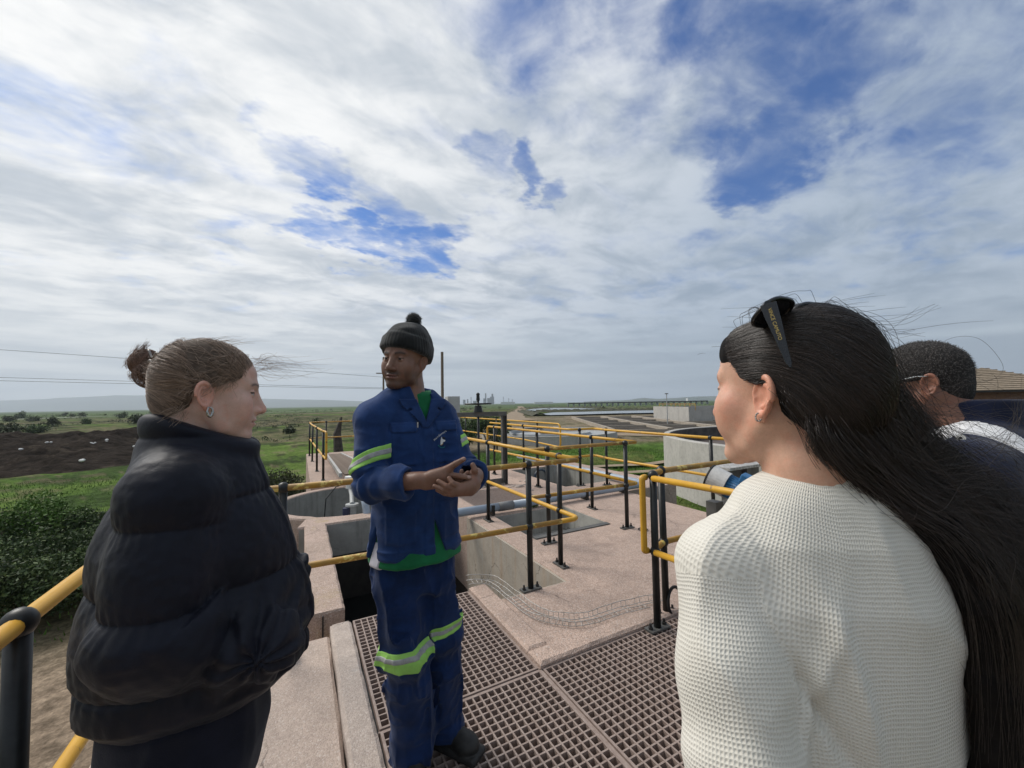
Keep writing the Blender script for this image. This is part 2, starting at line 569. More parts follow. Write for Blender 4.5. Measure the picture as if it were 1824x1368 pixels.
def make_ground():
    az = np.unique(np.concatenate([np.arange(-40, 100, 0.33), np.arange(100, 320, 6.0)]))
    rad = 3.0 * 1.036 ** np.arange(0, 232)
    A, Q = np.meshgrid(np.radians(az), rad)
    x = (np.sin(A) * Q).ravel()
    y = (np.cos(A) * Q).ravel()
    r = Q.ravel()
    z = land_z(x, y)
    n1 = vnoise(x, y, 0.035, 1.3)
    n2 = vnoise(x, y, 0.16, 7.1)
    n3 = vnoise(x, y, 0.9, 3.7)
    n4 = vnoise(x / 3.0, y, 0.006, 5.0)
    azd = np.degrees(A.ravel())
    z = z + 0.10 * n2 * sstep(8, 20, r) + 0.04 * n3
    c = np.tile(np.array([[0.075, 0.088, 0.036]]), (len(x), 1))          # scrubby plain
    c = lerp(c, (0.115, 0.105, 0.062), sstep(0.0, 0.35, n1 + 0.5 * n2))    # dry scrub
    c = lerp(c, (0.095, 0.145, 0.034), sstep(0.0, 0.3, -n1 + 0.5 * n2 - 0.05))  # fresh grass
    c = lerp(c, (0.030, 0.037, 0.020), sstep(0.06, 0.26, n2 + 0.5 * n3) * 0.85)
    c = lerp(c, (0.165, 0.140, 0.085), sstep(0.10, 0.30, n3 - 0.7 * n2 + 0.3 * n1) * 0.6)
    far = sstep(230, 420, r)
    c = lerp(c, (0.085, 0.125, 0.052), far * 0.85)
    c = lerp(c, (0.060, 0.078, 0.042), far * sstep(0.0, 0.3, n4) * 0.7)
    left = sstep(6, 0, x)
    # sandy track and bare earth below the walkway on the left
    sand = left * sstep(17, 11, y + 2.5 * n2) * sstep(-14, -6, x + 3 * n2)
    c = lerp(c, (0.30, 0.232, 0.168), sand)
    c = lerp(c, (0.20, 0.155, 0.11), sand * sstep(0.0, 0.35, n3))
    scr = left * sstep(9, 13, y) * sstep(26, 18, y + 3 * n2)
    c = lerp(c, (0.075, 0.075, 0.035), scr * 0.8)
    green = left * sstep(20, 26, y + 2 * n2) * sstep(44, 38, y) * sstep(-0.35, 0.1, n1 + 0.6 * n2 + 0.3)
    c = lerp(c, (0.070, 0.125, 0.026), green)
    c = lerp(c, (0.040, 0.062, 0.022), green * sstep(0.0, 0.25, n2 + 0.6 * n3) * 0.8)
    c = lerp(c, (0.14, 0.115, 0.075), green * sstep(0.1, 0.3, n3 - 0.6 * n2) * 0.7)
    # lawn and tracks on the right
    rt = sstep(3, 6, x)
    lawn = rt * sstep(34, 29, y + 1.2 * n2 + 0.15 * x) * sstep(45, 36, x)
    c = lerp(c, (0.075, 0.135, 0.027), lawn)
    c = lerp(c, (0.110, 0.115, 0.040), lawn * sstep(-0.10, 0.2, n2 + 0.5 * n3) * 0.85)
    c = lerp(c, (0.045, 0.080, 0.020), lawn * sstep(0.05, 0.3, n3 - 0.3 * n2) * 0.7)
    dirt = rt * sstep(31, 34, y + 1.0 * n2 + 0.12 * x) * sstep(120, 100, y + 0.15 * x + 6 * n2) * sstep(0.2, 0.32, x / (y + 1e-3))
    c = lerp(c, (0.205, 0.165, 0.120), dirt * 0.9)
    c = lerp(c, (0.115, 0.108, 0.062), dirt * sstep(0.0, 0.3, n2) * 0.8)
    nv, nr = len(az), len(rad)
    fs = []
    for i in range(nr - 1):
        for j in range(nv):
            k = (j + 1) % nv
            fs.append((i * nv + j, i * nv + k, (i + 1) * nv + k, (i + 1) * nv + j))
    fs.append(tuple(range(nv - 1, -1, -1)))
    m, t, b = principled('ground_cover')
    at_ = t.node('ShaderNodeAttribute', attribute_name='soil')
    oc = t.node('ShaderNodeTexCoord').outputs['Object']
    f1 = t.rng(t.noise(oc, 3.0, 8, 0.7), 0.3, 0.7, 0.4, 1.6, False)
    f2 = t.rng(t.noise(oc, 0.35, 6, 0.65), 0.3, 0.7, 0.7, 1.3, False)
    f3 = t.rng(t.noise(oc, 14.0, 5, 0.7), 0.3, 0.7, 0.65, 1.35, False)
    col = t.vmath('SCALE', at_.outputs['Color'], t.math('MULTIPLY', t.math('MULTIPLY', f1, f2), f3))
    t.put(b.inputs['Base Color'], col)
    b.inputs['Roughness'].default_value = 0.95
    b.inputs['Specular IOR Level'].default_value = 0.02
    bump(t, b, t.noise(oc, 7.0, 8, 0.7), 0.9, 0.09)
    mb = MB()
    mb.v = list(zip(x.tolist(), y.tolist(), z.tolist()))
    mb.f = [f[::-1] for f in fs]
    o = mb.build('ground', m, smooth=True)
    ca = o.data.color_attributes.new('soil', 'FLOAT_COLOR', 'POINT')
    ca.data.foreach_set('color', np.concatenate([c, np.ones((len(c), 1))], 1).astype(np.float32).ravel())
    tag(o, kind='structure')


make_ground()


def strip(name, pts, w, material, dz=0.06, zf=None, seg=4.0):
    """road or path laid on the land along a centre line"""
    P = []
    for a, b in zip(pts[:-1], pts[1:]):
        a, b = np.array(a, float), np.array(b, float)
        n = max(2, int(np.linalg.norm(b - a) / seg))
        for i in range(n):
            P.append(a + (b - a) * i / n)
    P.append(np.array(pts[-1], float))
    vs, fs = [], []
    for i, p in enumerate(P):
        d = P[min(i + 1, len(P) - 1)] - P[max(i - 1, 0)]
        d /= np.linalg.norm(d)
        nrm = np.array([-d[1], d[0]])
        ww = w * (1 + 0.12 * math.sin(i * 1.7) + 0.08 * math.sin(i * 0.61))
        for sgn in (-1, 0, 1):
            q = p + nrm * ww / 2 * sgn
            vs.append((q[0], q[1], float(land_z(np.array([q[0]]), np.array([q[1]]))[0]) + dz))
    for i in range(len(P) - 1):
        for k in (0, 1):
            fs.append((3 * i + k, 3 * i + k + 1, 3 * i + 4 + k, 3 * i + 3 + k))
    o = MB().add(vs, [f[::-1] for f in fs]).build(name, material)
    return tag(o, kind='structure')


M_track = mat('track_earth', (0.31, 0.25, 0.185), (0.24, 0.19, 0.14), 0.8, 0.95, 0.5, 6, 0.05, spec=0.03)
M_road = mat('pale_road', (0.34, 0.33, 0.30), (0.28, 0.27, 0.24), 0.2, 0.9)
strip('road', [(-420, 230), (-128, 288), (-115, 340), (-76, 344), (60, 400)], 7, M_road, 0.35, seg=20)
strip('road', [(-46, 250), (-20, 245), (30, 262)], 5, M_track, 0.3, seg=10)
strip('path', [(44, 78), (48.8, 91), (72, 132), (112, 200), (175, 308), (254, 454)], 6.5, M_track, 0.16, seg=6)
strip('path', [(9.5, 20.2), (13, 19.8), (19, 17.8), (26, 18.2), (34, 22)], 0.8, M_track, 0.13, seg=1.0)
strip('path', [(9.0, 17.6), (13, 17.2), (19, 15.4), (23, 15.6)], 0.7, M_track, 0.13, seg=1.0)
strip('path', [(18, 45), (30, 41), (38, 31), (46, 24)], 5.0, M_track, 0.10, seg=3)


def pond(px, z=-2.5):
    poly = [tuple(on(a, b, z)[:2]) for a, b in px]
    vs = [(x, y, z + 0.22) for x, y in poly]
    m = bpy.data.materials.get('pond_water')
    if m is None:
        m, t, b = principled('pond_water')
        t.put(b.inputs['Base Color'], (0.20, 0.22, 0.23))
        b.inputs['Roughness'].default_value = 0.25
        b.inputs['Specular IOR Level'].default_value = 0.8
        oc = t.node('ShaderNodeTexCoord').outputs['Object']
        bump(t, b, t.noise(oc, 0.6, 4), 0.1, 0.1)
    o = MB().add(vs, [tuple(range(len(vs)))]).build('pond_water', m)
    if o.data.polygons[0].normal.z < 0:
        o.data.flip_normals()
    return tag(o, kind='structure')


pond([(936, 731.2), (950, 728.6), (985, 727.0), (1030, 727.5), (1062, 728.9), (1030, 730.6), (985, 732.8), (955, 733.0)])
pond([(962, 738.6), (985, 735.6), (1030, 734.6), (1100, 732.8), (1172, 731.6), (1260, 731), (1260, 735), (1165, 736.4), (1100, 737.4), (1030, 739.4), (980, 740.6)])
M_bank = mat('pond_bank_scrub', (0.045, 0.05, 0.026), (0.075, 0.07, 0.045), 0.5, 0.95, 0.8, 3, 0.2)
for a, b_, w_ in (((955, 733.6), (1200, 730.2), 4.0), ((935, 727.2), (1075, 726.3), 5.0), ((930, 733.0), (962, 741.0), 5.0)):
    p, q = on(*a, -2.5), on(*b_, -2.5)
    n = 60
    vs, fs = [], []
    dd = (q - p)[:2] / np.linalg.norm((q - p)[:2])
    nn = np.array([-dd[1], dd[0]])
    for i in range(n + 1):
        c0 = p[:2] + (q - p)[:2] * i / n
        for k, (o_, h_) in enumerate(((-1, 0), (-.4, .5), (0, .75), (.4, .5), (1, 0))):
            hh = h_ * (0.8 + 0.6 * random.random()) * 1.1
            s_ = c0 + nn * o_ * w_ / 2
            vs.append((s_[0], s_[1], -2.5 + hh))
    for i in range(n):
        for k in range(4):
            fs.append((i * 5 + k, i * 5 + k + 1, i * 5 + 6 + k, i * 5 + 5 + k))
    o = MB().add(vs, fs).build('embankment', M_bank)
    tag(o, kind='structure')


def make_hill():
    """long low plateau far to the left, and the low rise on the right"""
    m = mat('hill_scrub', (0.075, 0.095, 0.05), (0.05, 0.066, 0.04), 0.004, 0.95)

    def ridge(prof, dist, name, depth):
        vs, fs = [], []
        xs = np.arange(prof[0][0], prof[-1][0] + 1, 12.0)
        ys = np.interp(xs, [q[0] for q in prof], [q[1] for q in prof])
        for i, (a, b) in enumerate(zip(xs, ys)):
            top = at(a, b + 0.5 * mnoise.noise((a * 0.03, 0, 2)) + 0.25 * mnoise.noise((a * 0.13, 0, 5)), dist)
            v = at(a, 700, dist) - CAM
            v[2] = 0
            v /= np.linalg.norm(v)
            base = top - v * depth * 0.9
            back = top + v * depth
            mid = top * 0.55 + base * 0.45
            vs += [(base[0], base[1], -6), (mid[0], mid[1], top[2] * 0.5), (top[0], top[1], top[2]), (back[0], back[1], top[2] * 0.9)]
        n = len(xs)
        for i in range(n - 1):
            for k in range(3):
                fs.append((4 * i + k, 4 * i + 4 + k, 4 * i + 5 + k, 4 * i + 1 + k))
        o = MB().add(vs, fs).build(name, m, smooth=True)
        tag(o, kind='structure')
    ridge([(-420, 722), (-150, 716), (0, 713.5), (90, 710.5), (100, 708.5), (125, 708), (160, 706.5), (205, 704.3), (250, 704.5), (300, 706), (420, 709.5), (560, 712), (640, 714.5), (760, 721)], 6200, 'far_hills', 1500)
    ridge([(1040, 715.5), (1120, 712.5), (1140, 709), (1155, 708.2), (1165, 711), (1200, 709.0), (1240, 706.2), (1300, 705.2), (1450, 705), (1600, 704), (1900, 704)], 4200, 'far_rise', 900)


make_hill()


# ------------------------------------------------------------------ concrete works
def make_platform():
    pit1 = (2.30, 3.40, 3.80, 4.85)
    pit2 = (4.20, 5.72, 5.86, 7.95)
    pit3 = (2.28, 3.28, 5.34, 6.42)

    def inside(p, x, y):
        return p[0] < x < p[1] and p[2] < y < p[3]

    def solid(x, y):
        if inside(pit1, x, y) or inside(pit2, x, y) or inside(pit3, x, y):
            return False
        if 1.36 < x < 4.82 and 2.12 < y < 2.80:
            return True
        if 2.46 < x < 4.82 and y < 2.12:
            return True
        if 2.0 < x < 4.82 and 2.80 < y < 5.02:
            return True
        if 2.0 < x < 6.05 and 5.02 < y < 8.7:
            return True
        if 0.19 < x < 3.25 and 8.27 < y < 14.25:
            return True
        return False
    xs = sorted({0.19, 1.36, 2.0, 2.28, 2.30, 2.46, 3.25, 3.28, 3.40, 4.20, 4.82, 5.72, 6.05})
    ys = sorted({-1.5, 2.12, 2.80, 3.80, 4.85, 5.02, 5.34, 5.86, 6.42, 7.95, 8.27, 8.7, 14.25})
    o = MB().cells(xs, ys, solid, -3.2, 0.0).build('concrete_platform', MT['pink'], bevel=0.012)
    tag(o, kind='structure')
    for nm, p, z in (('pit_floor', pit1, -0.34), ('pit_floor', pit2, -0.62)):
        q = MB().box(p[0] - .02, p[1] + .02, p[2] - .02, p[3] + .02, z - .1, z).build(nm, MT['grey'], o)
    for p, d_ in ((pit1, -.34), (pit2, -.62), (pit3, -1.1)):
        MB().box(p[0] - .006, p[0] + .012, p[2], p[3], d_, -.012).build('pit_lining', MT['grey'], o)
        MB().box(p[0] + .012, p[1], p[3] - .012, p[3] + .006, d_, -.014).build('pit_lining', MT['grey'], o)
        MB().box(p[1] - .012, p[1] + .006, p[2], p[3] - .012, d_, -.012).build('pit_lining', MT['grey'], o)
    # steel angle along the front of the square pit
    fr = thing('steel_pit_frame', 'grey steel angle lining the front edge of the square floor pit', 'steel frame', (0, 0, 0))
    MB().box(2.30, 3.36, 3.785, 3.797, -0.12, 0.012).build('upright_flange', MT['steel'], fr)
    MB().box(2.30, 3.36, 3.797, 3.86, 0.002, 0.012).build('top_flange', MT['steel'], fr)
    for x in (2.5, 2.85, 3.2):
        MB().tube([(x, 3.785, -.05), (x, 3.775, -.05)], .012, 8).build('bolt', MT['bolt'], fr)
    # stained wall of the channel
    w = MB().box(1.975, 1.998, 2.80, 5.02, -1.3, -0.010).build('channel_wall', MT['stain'])
    tag(w, 'rust stained concrete side wall of the channel under the handrail', 'wall')
    b = MB().box(1.38, 1.975, 2.802, 2.82, -1.3, -0.012).build('channel_wall', MT['stain'])
    tag(b, 'short concrete cross wall below the post at the channel corner', 'wall')
    # kerbs beside the gratings
    k1 = ragged_box(1.212, 1.362, 2.122, 3.06, -0.9, 0.028, 0.004).build('kerb', MT['pink'])
    tag(k1, 'pink aggregate kerb between the far grating and the cable tray', 'kerb')
    k2 = ragged_box(1.212, 2.47, 1.972, 2.12, -0.9, 0.028, 0.004).build('kerb', MT['pink'])
    tag(k2, 'pink aggregate kerb running along the wide grating to the twin posts', 'kerb')
    # walkway at the left and its grey kerb
    wk = ragged_box(-0.80, 0.19, -1.5, 3.03, -3.2, -0.045, 0.008, 0.14).build('walkway', MT['walk'])
    tag(wk, kind='structure')
    k3 = ragged_box(0.192, 0.328, -1.5, 3.07, -1.2, 0.004, 0.007).build('kerb', MT['kerb'])
    tag(k3, 'broad grey concrete kerb along the left edge of the gratings', 'kerb')
    # left channel wall with lichen
    lw = ragged_box(0.06, 0.31, 3.26, 5.69, -3.0, 0.0, 0.009).build('channel_wall', MT['pinklichen'])
    tag(lw, 'broad lichen stained channel wall leading to the round chamber', 'wall')
    sl_ = MB().box(0.155, 0.165, 3.249, 3.262, -1.2, -0.02).build('slot', MT['dark'], lw)
    fw = MB().box(0.31, 2.0, 5.66, 5.76, -1.3, -0.02).build('channel_end_wall', MT['grey'])
    tag(fw, 'grey concrete end wall of the channel behind the worker', 'wall')
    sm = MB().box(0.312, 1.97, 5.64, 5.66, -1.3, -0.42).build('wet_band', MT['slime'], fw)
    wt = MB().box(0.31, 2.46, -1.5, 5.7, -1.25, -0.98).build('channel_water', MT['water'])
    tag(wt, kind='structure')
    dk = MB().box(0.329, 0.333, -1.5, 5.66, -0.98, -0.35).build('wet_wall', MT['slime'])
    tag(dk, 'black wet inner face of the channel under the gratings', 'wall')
    return o


def ragged_box(x0, x1, y0, y1, z0, z1, amp, step=0.045):
    """box whose upper edges are slightly uneven and chipped, like old concrete"""
    bm = bmesh.new()
    nx = max(2, int((x1 - x0) / step))
    ny = max(2, int((y1 - y0) / step))
    b = min(0.018, (x1 - x0) * .2)
    X = np.concatenate([[x0, x0 + b], np.linspace(x0 + 2 * b, x1 - 2 * b, max(2, nx - 1)), [x1 - b, x1]])
    Y = np.concatenate([[y0, y0 + b], np.linspace(y0 + 2 * b, y1 - 2 * b, max(2, ny - 1)), [y1 - b, y1]])
    mb = MB()
    nX, nY = len(X), len(Y)
    for j in range(nY):
        for i in range(nX):
            ex = min(i, nX - 1 - i)
            ey = min(j, nY - 1 - j)
            edge = ex == 0 or ey == 0
            n = mnoise.noise((X[i] * 14, Y[j] * 14, 1.7))
            n2 = mnoise.noise((X[i] * 5, Y[j] * 5, 6.7))
            dz = -0.012 - max(0, n) * amp * 2.2 if edge else amp * 0.25 * n
            sx = (1 if i == 0 else -1 if i == nX - 1 else 0) * max(0, n2) * amp * 1.4
            sy = (1 if j == 0 else -1 if j == nY - 1 else 0) * max(0, n2 + .2) * amp * 2.5
            mb.v.append((X[i] + sx, Y[j] + sy, z1 + dz))
    for j in range(nY - 1):
        for i in range(nX - 1):
            mb.f.append((j * nX + i, j * nX + i + 1, (j + 1) * nX + i + 1, (j + 1) * nX + i))
    loop = [(i, 0) for i in range(nX)] + [(nX - 1, j) for j in range(1, nY)] + [(i, nY - 1) for i in range(nX - 2, -1, -1)] + [(0, j) for j in range(nY - 2, 0, -1)]
    k = len(mb.v)
    for i, j in loop:
        v = mb.v[j * nX + i]
        mb.v.append((v[0], v[1], z0))
    n = len(loop)
    for a in range(n):
        i, j = loop[a]
        i2, j2 = loop[(a + 1) % n]
        mb.f.append((k + a, k + (a + 1) % n, j2 * nX + i2, j * nX + i))
    return mb


make_platform()


def make_chamber():
    c = (0.75, 7.0)
    ri, ro = 1.03, 1.17
    t = thing('round_chamber', 'round open concrete chamber with pink rim behind the worker', 'chamber', (c[0], c[1], 0))
    n = 72
    top = MB()
    vs = []
    for j in range(n):
        a = 2 * math.pi * j / n
        ca, sa = math.cos(a), math.sin(a)
        # outer outline: round on the left, squared off toward the channel and the platform
        q = ro
        if sa < 0 and ca > -0.55:
            q = min((1.335) / max(-sa, 1e-3), (1.24) / max(ca, 1e-3) if ca > 0 else 9)
        elif ca > 0:
            q = min(1.24 / max(ca, 1e-3), 1.25 / max(sa, 1e-3))
        q = min(max(q, ro), 1.75)
        vs.append(((ri) * ca, (ri) * sa, q * ca, q * sa))
    m = MB()
    V = []
    for a in vs:
        V += [(a[0], a[1], -0.015), (a[0] + (a[2] - a[0]) * .1, a[1] + (a[3] - a[1]) * .1, 0.0), (a[2] * .99, a[3] * .99, 0.0), (a[2], a[3], -0.02), (a[2], a[3], -3.0)]
    F = []
    for j in range(n):
        k = (j + 1) % n
        for i in range(4):
            F.append((5 * j + i, 5 * j + i + 1, 5 * k + i + 1, 5 * k + i))
    MB().add(V, [f for f in F]).build('rim', MT['pinklichen'], t)
    V = []
    for a in vs:
        V += [(a[0], a[1], -0.015), (a[0], a[1], -1.6)]
    MB().add(V, [(2 * j, 2 * ((j + 1) % n), 2 * ((j + 1) % n) + 1, 2 * j + 1) for j in range(n)]).build('inner_wall', MT['grey'], t, smooth=True)
    V = [(a[0], a[1], -1.2) for a in vs]
    MB().add(V, [tuple(range(n))]).build('water_surface', MT['water'], t)
    MB().box(-0.75, -0.44, -1.338, -1.336, -1.0, -.03).build('front_panel', MT['grey'], t)
    return t


make_chamber()


# ------------------------------------------------------------------ floor gratings
def grating(label, x0, x1, y0, y1, z=0.0, pitch=0.0405, h=0.034):
    t = thing('floor_grating', label, 'grating', (x0, y0, z), 'floor gratings over the channel')
    w, l = x1 - x0, y1 - y0
    fr = MB()
    e = 0.012
    MB().box(0, w, 0, e, -h, 0).box(0, w, l - e, l, -h, 0).box(0, e, e, l - e, -h, 0).box(w - e, w, e, l - e, -h, 0).build('frame', MT['grate'], t)
    nx = int(round((w - 2 * e) / pitch))
    ny = int(round((l - 2 * e) / pitch))
    b = MB()
    th = 0.0078
    for i in range(1, nx):
        x = e + (w - 2 * e) * i / nx
        b.box(x - th / 2, x + th / 2, e, l - e, -h, -0.001)
    for j in range(1, ny):
        y = e + (l - 2 * e) * j / ny
        b.box(e, w - e, y - th / 2, y + th / 2, -h, -0.0022)
    o = b.build('lattice_bars', MT['grate'], t)
    o['kind'] = 'stuff'
    return t


grating('square resin grating beside the worker, far panel by the pink kerb', 0.338, 1.202, 1.985, 3.045)
grating('resin grating under the worker boots, next to the grey kerb', 0.338, 1.202, 0.90, 1.968)
grating('wide resin grating in front of the twin black posts', 1.222, 2.43, 0.90, 1.968)
grating('nearest resin grating beside the grey kerb below the camera', 0.338, 1.202, -0.25, 0.882)
grating('wide resin grating under the man in navy jacket', 1.222, 2.43, -0.25, 0.882)
MB().box(0.332, 2.44, 1.972, 1.981, -0.05, -0.006).build('grating_bearer', MT['grate'])
tag(bpy.data.objects['grating_bearer'], 'brown bearer strip between the front and far gratings', 'bearer')
gb = MB().box(1.206, 1.218, -0.25, 3.04, -0.05, -0.006).build('grating_bearer', MT['grate'])
tag(gb, 'long brown bearer strip between the square and wide gratings', 'bearer')
grating('small grey bar grating set in the slab by the gate frame', 2.30, 3.26, 5.36, 6.40, -0.012, 0.035)


# ------------------------------------------------------------------ handrails
def post_meshes():
    post = MB().tube([(0, 0, 0.01), (0, 0, 1.0)], 0.0235, 16).mesh('post', MT['black'], True)
    ball = MB().ball((0, 0, 0), 0.034, 16, 10, (1, 1, 1.05)).mesh('ball_joint', MT['black'], True)
    plate = MB().box(-0.085, 0.085, -0.035, 0.035, 0.002, 0.014).mesh('base_plate', MT['steel'])
    bolt = MB().tube([(0, 0, 0.014), (0, 0, 0.05)], 0.008, 8).tube([(0, 0, 0.014), (0, 0, 0.028)], 0.015, 6).mesh('anchor_bolt', MT['bolt'])
    return post, ball, plate, bolt


POST, BALL, PLATE, BOLT = post_meshes()


def handrail(label, posts, tubes, base=True, z0=0.0):
    t = thing('handrail', label, 'handrail', (posts[0][0], posts[0][1], z0), 'yellow and black pipe handrails')
    ox, oy = posts[0][:2]
    for q in posts:
        x, y = q[0] - ox, q[1] - oy
        lean = (random.uniform(-.012, .012), random.uniform(-.012, .012), q[2] if len(q) > 2 else 0.0)
        p = place('post', POST, t, (x, y, 0), lean)
        place('ball_joint', BALL, p, (0, 0, 1.0))
        place('ball_joint', BALL, p, (0, 0, 0.5))
        if base:
            place('base_plate', PLATE, p)
            for s in (-1, 1):
                place('anchor_bolt', BOLT, p, (0.062 * s, 0, 0))
    for nm, path, material in tubes:
        pts = [(a - ox, b - oy, c - z0) for a, b, c in path]
        MB().tube(pts, 0.0205, 14).build(nm, MT[material], t, smooth=True)
    return t


T, MZ = 1.0, 0.5
handrail('yellow handrail along the left walkway edge behind the woman in puffer jacket', [(-0.58, 1.41), (-0.58, -0.4)],
         [('top_rail', [(-0.58, -1.4, T), (-0.58, 2.86, T)], 'yellow'), ('mid_rail', [(-0.58, -1.4, MZ), (-0.58, 2.86, MZ)], 'yellow')], z0=0.0)
handrail('mustard handrail crossing behind the worker and turning along the channel', [(-0.09, 2.86), (1.65, 2.815), (2.13, 3.08, 1.57), (2.145, 4.70, 1.57), (2.15, 6.45, 1.57)],
         [('top_rail', [(-0.56, 2.87, T), (2.12, 2.79, T)], 'worn'), ('top_rail', [(2.115, 2.78, T), (2.15, 4.7, T), (2.15, 7.9, T)], 'yellow'),
          ('mid_rail', [(-0.56, 2.88, MZ), (1.95, 2.80, MZ)], 'worn'), ('mid_rail', bent([(1.95, 2.80, MZ), (2.13, 2.79, MZ), (2.13, 3.1, MZ), (2.145, 7.9, MZ)], .09), 'yellow')])
handrail('handrail guarding the square pit with a worn front bar', [(2.36, 3.62), (3.43, 3.57), (3.64, 4.46, 1.57), (3.76, 6.08, 1.57), (3.66, 7.68, 1.57)],
         [('top_rail', [(2.15, 3.64, T), (3.64, 3.60, T)], 'worn'), ('mid_rail', [(2.15, 3.65, MZ), (3.60, 3.59, MZ)], 'worn'),
          ('top_rail', bent([(3.64, 3.60, T), (3.66, 4.46, T), (3.70, 7.0, T), (3.66, 8.02, T), (3.66, 8.02, MZ), (3.70, 6.0, MZ), (3.63, 3.6, MZ)], .09), 'yellow')])
handrail('long handrail with a jog along the right edge of the platform', [(4.46, 5.77), (4.89, 5.56), (4.79, 3.40, 1.57), (4.40, 7.70, 1.57), (4.79, 1.0, 1.57)],
         [('top_rail', bent([(4.42, 9.5, T), (4.38, 5.90, T), (4.90, 5.88, T), (4.80, 5.40, T), (4.78, -1.0, T)], .14), 'yellow'),
          ('mid_rail', bent([(4.42, 9.5, MZ), (4.38, 5.90, MZ), (4.90, 5.88, MZ), (4.80, 5.40, MZ), (4.78, -1.0, MZ)], .14), 'yellow')])
handrail('handrail with a rounded loop end beyond the long jogged rail', [(5.44, 8.8, 1.57), (5.44, 11.2, 1.57), (5.42, 13.8, 1.57)],
         [('top_rail', bent([(5.42, 14.4, T), (5.44, 9.5, T), (5.34, 7.62, T), (5.34, 7.62, MZ - .04), (5.44, 9.5, MZ), (5.42, 14.4, MZ)], .12), 'yellow')], z0=0.0)
handrail('far handrail beside the ladder screen on the left platform edge', [(0.43, 8.98, 1.57), (0.36, 10.33, 1.57), (0.31, 12.25, 1.57), (0.27, 13.67, 1.57)],
         [('top_rail', bent([(0.27, 14.2, T), (0.30, 12.2, T), (0.42, 8.95, T), (0.46, 8.55, T), (0.46, 8.55, MZ - .03), (0.42, 8.95, MZ), (0.27, 14.2, MZ)], .06), 'yellow')])
handrail('farthest handrail running across the end of the left platform', [(0.75, 14.15), (2.4, 14.15)],
         [('top_rail', [(0.27, 14.2, T), (3.2, 14.17, T)], 'worn'), ('mid_rail', [(0.27, 14.2, MZ), (3.2, 14.17, MZ)], 'worn')])
handrail('near handrail with twin black posts beside the woman in cream sweater', [(2.09, 1.925), (2.285, 2.02)],
         [('top_rail', [(2.075, 1.91, .985), (2.14, 1.2, .985), (2.16, -.6, .985)], 'yellow'), ('mid_rail', [(2.075, 1.91, MZ), (2.14, 1.2, MZ), (2.16, -.6, MZ)], 'yellow'),
          ('top_rail', [(2.11, 1.95, 1.0), (2.285, 2.02, 1.0), (4.78, 2.02, 1.0)], 'worn'), ('mid_rail', [(2.11, 1.95, MZ), (2.285, 2.02, MZ), (4.78, 2.02, MZ)], 'worn'),
          ('end_loop', bent([(2.07, 1.965, .985), (2.035, 1.965, .985), (2.035, 1.965, MZ), (2.07, 1.965, MZ)], .06), 'yellow')])


# ------------------------------------------------------------------ pipework and plant
def pipework():
    t = thing('pipe', 'long blue grey pipe lying across the slab and turning away', 'pipe', (0.85, 4.95, 0.1))
    r = 0.055
    P = lambda pts: [(a - .85, b - 4.95, c - .1) for a, b, c in pts]
    MB().tube(P([(1.1, 4.97, .09), (2.42, 4.93, .09)]), r, 20).build('pipe_run', MT['pipe'], t, smooth=True)
    MB().tube(P([(2.40, 4.93, .09), (2.62, 4.925, .09)]), r * 1.12, 20).build('coupling', MT['pipegrey'], t, smooth=True)
    MB().tube(P(bent([(2.6, 4.925, .09), (5.22, 4.97, .09), (5.22, 6.4, .09), (5.2, 9.4, .07)], .22)), r, 20).build('pipe_run', MT['pipe'], t, smooth=True)
    for x, y in ((2.3, 4.94), (3.9, 4.95), (4.7, 4.96)):
        MB().box(x - .85 - .02, x - .85 + .02, y - 4.95 - .075, y - 4.95 + .075, -.1, .035).build('saddle', MT['black'], t)
    MB().tube(P([(5.215, 5.8, .09), (5.215, 5.9, .09)]), r * 1.15, 20).build('coupling', MT['black'], t, smooth=True)
    u = thing('pump', 'white and blue valve pump with a bent pipe at the chamber edge', 'pump', (0.72, 6.3, 0))
    Q = lambda pts: [(a - .72, b - 6.3, c) for a, b, c in pts]
    MB().tube(Q(bent([(0.76, 6.62, .30), (0.83, 5.98, .16), (0.85, 5.86, -.35)], .16)), .05, 18).build('outlet_pipe', MT['pipe'], u, smooth=True)
    MB().tube(Q([(0.70, 6.72, .22), (0.70, 6.72, .36)]), .062, 18).tube(Q([(0.70, 6.72, .36), (0.70, 6.72, .40)]), .075, 18).build('valve_head', MT['white'], u, smooth=False)
    MB().tube(Q([(0.78, 6.64, .31), (0.74, 6.80, .33)]), .06, 18).build('flange', MT['cabinet'], u)
    MB().tube(Q([(0.68, 6.25, -.1), (0.68, 6.25, .05)]), .055, 18).tube(Q([(0.68, 6.25, .05), (0.68, 6.25, .08)]), .09, 18).build('valve_body', MT['cabinet'], u)
    MB().tube(Q([(0.60, 6.22, -.12), (0.60, 6.22, .04)]), .05, 16).build('valve_actuator', mat('navy_cast', (.03, .035, .07), None, rough=.5), u)
    MB().tube(Q([(0.68, 6.25, .08), (0.70, 6.5, .16), (0.70, 6.72, .22)]), .03, 12).build('stem', MT['cabinet'], u)
    MB().tube(Q([(0.66, 6.7, .3), (0.5, 6.72, .26), (0.36, 6.7, .1), (0.33, 6.68, -.3), (0.36, 6.66, -.6)]), .008, 8).build('cable', MT['dark'], u)


pipework()


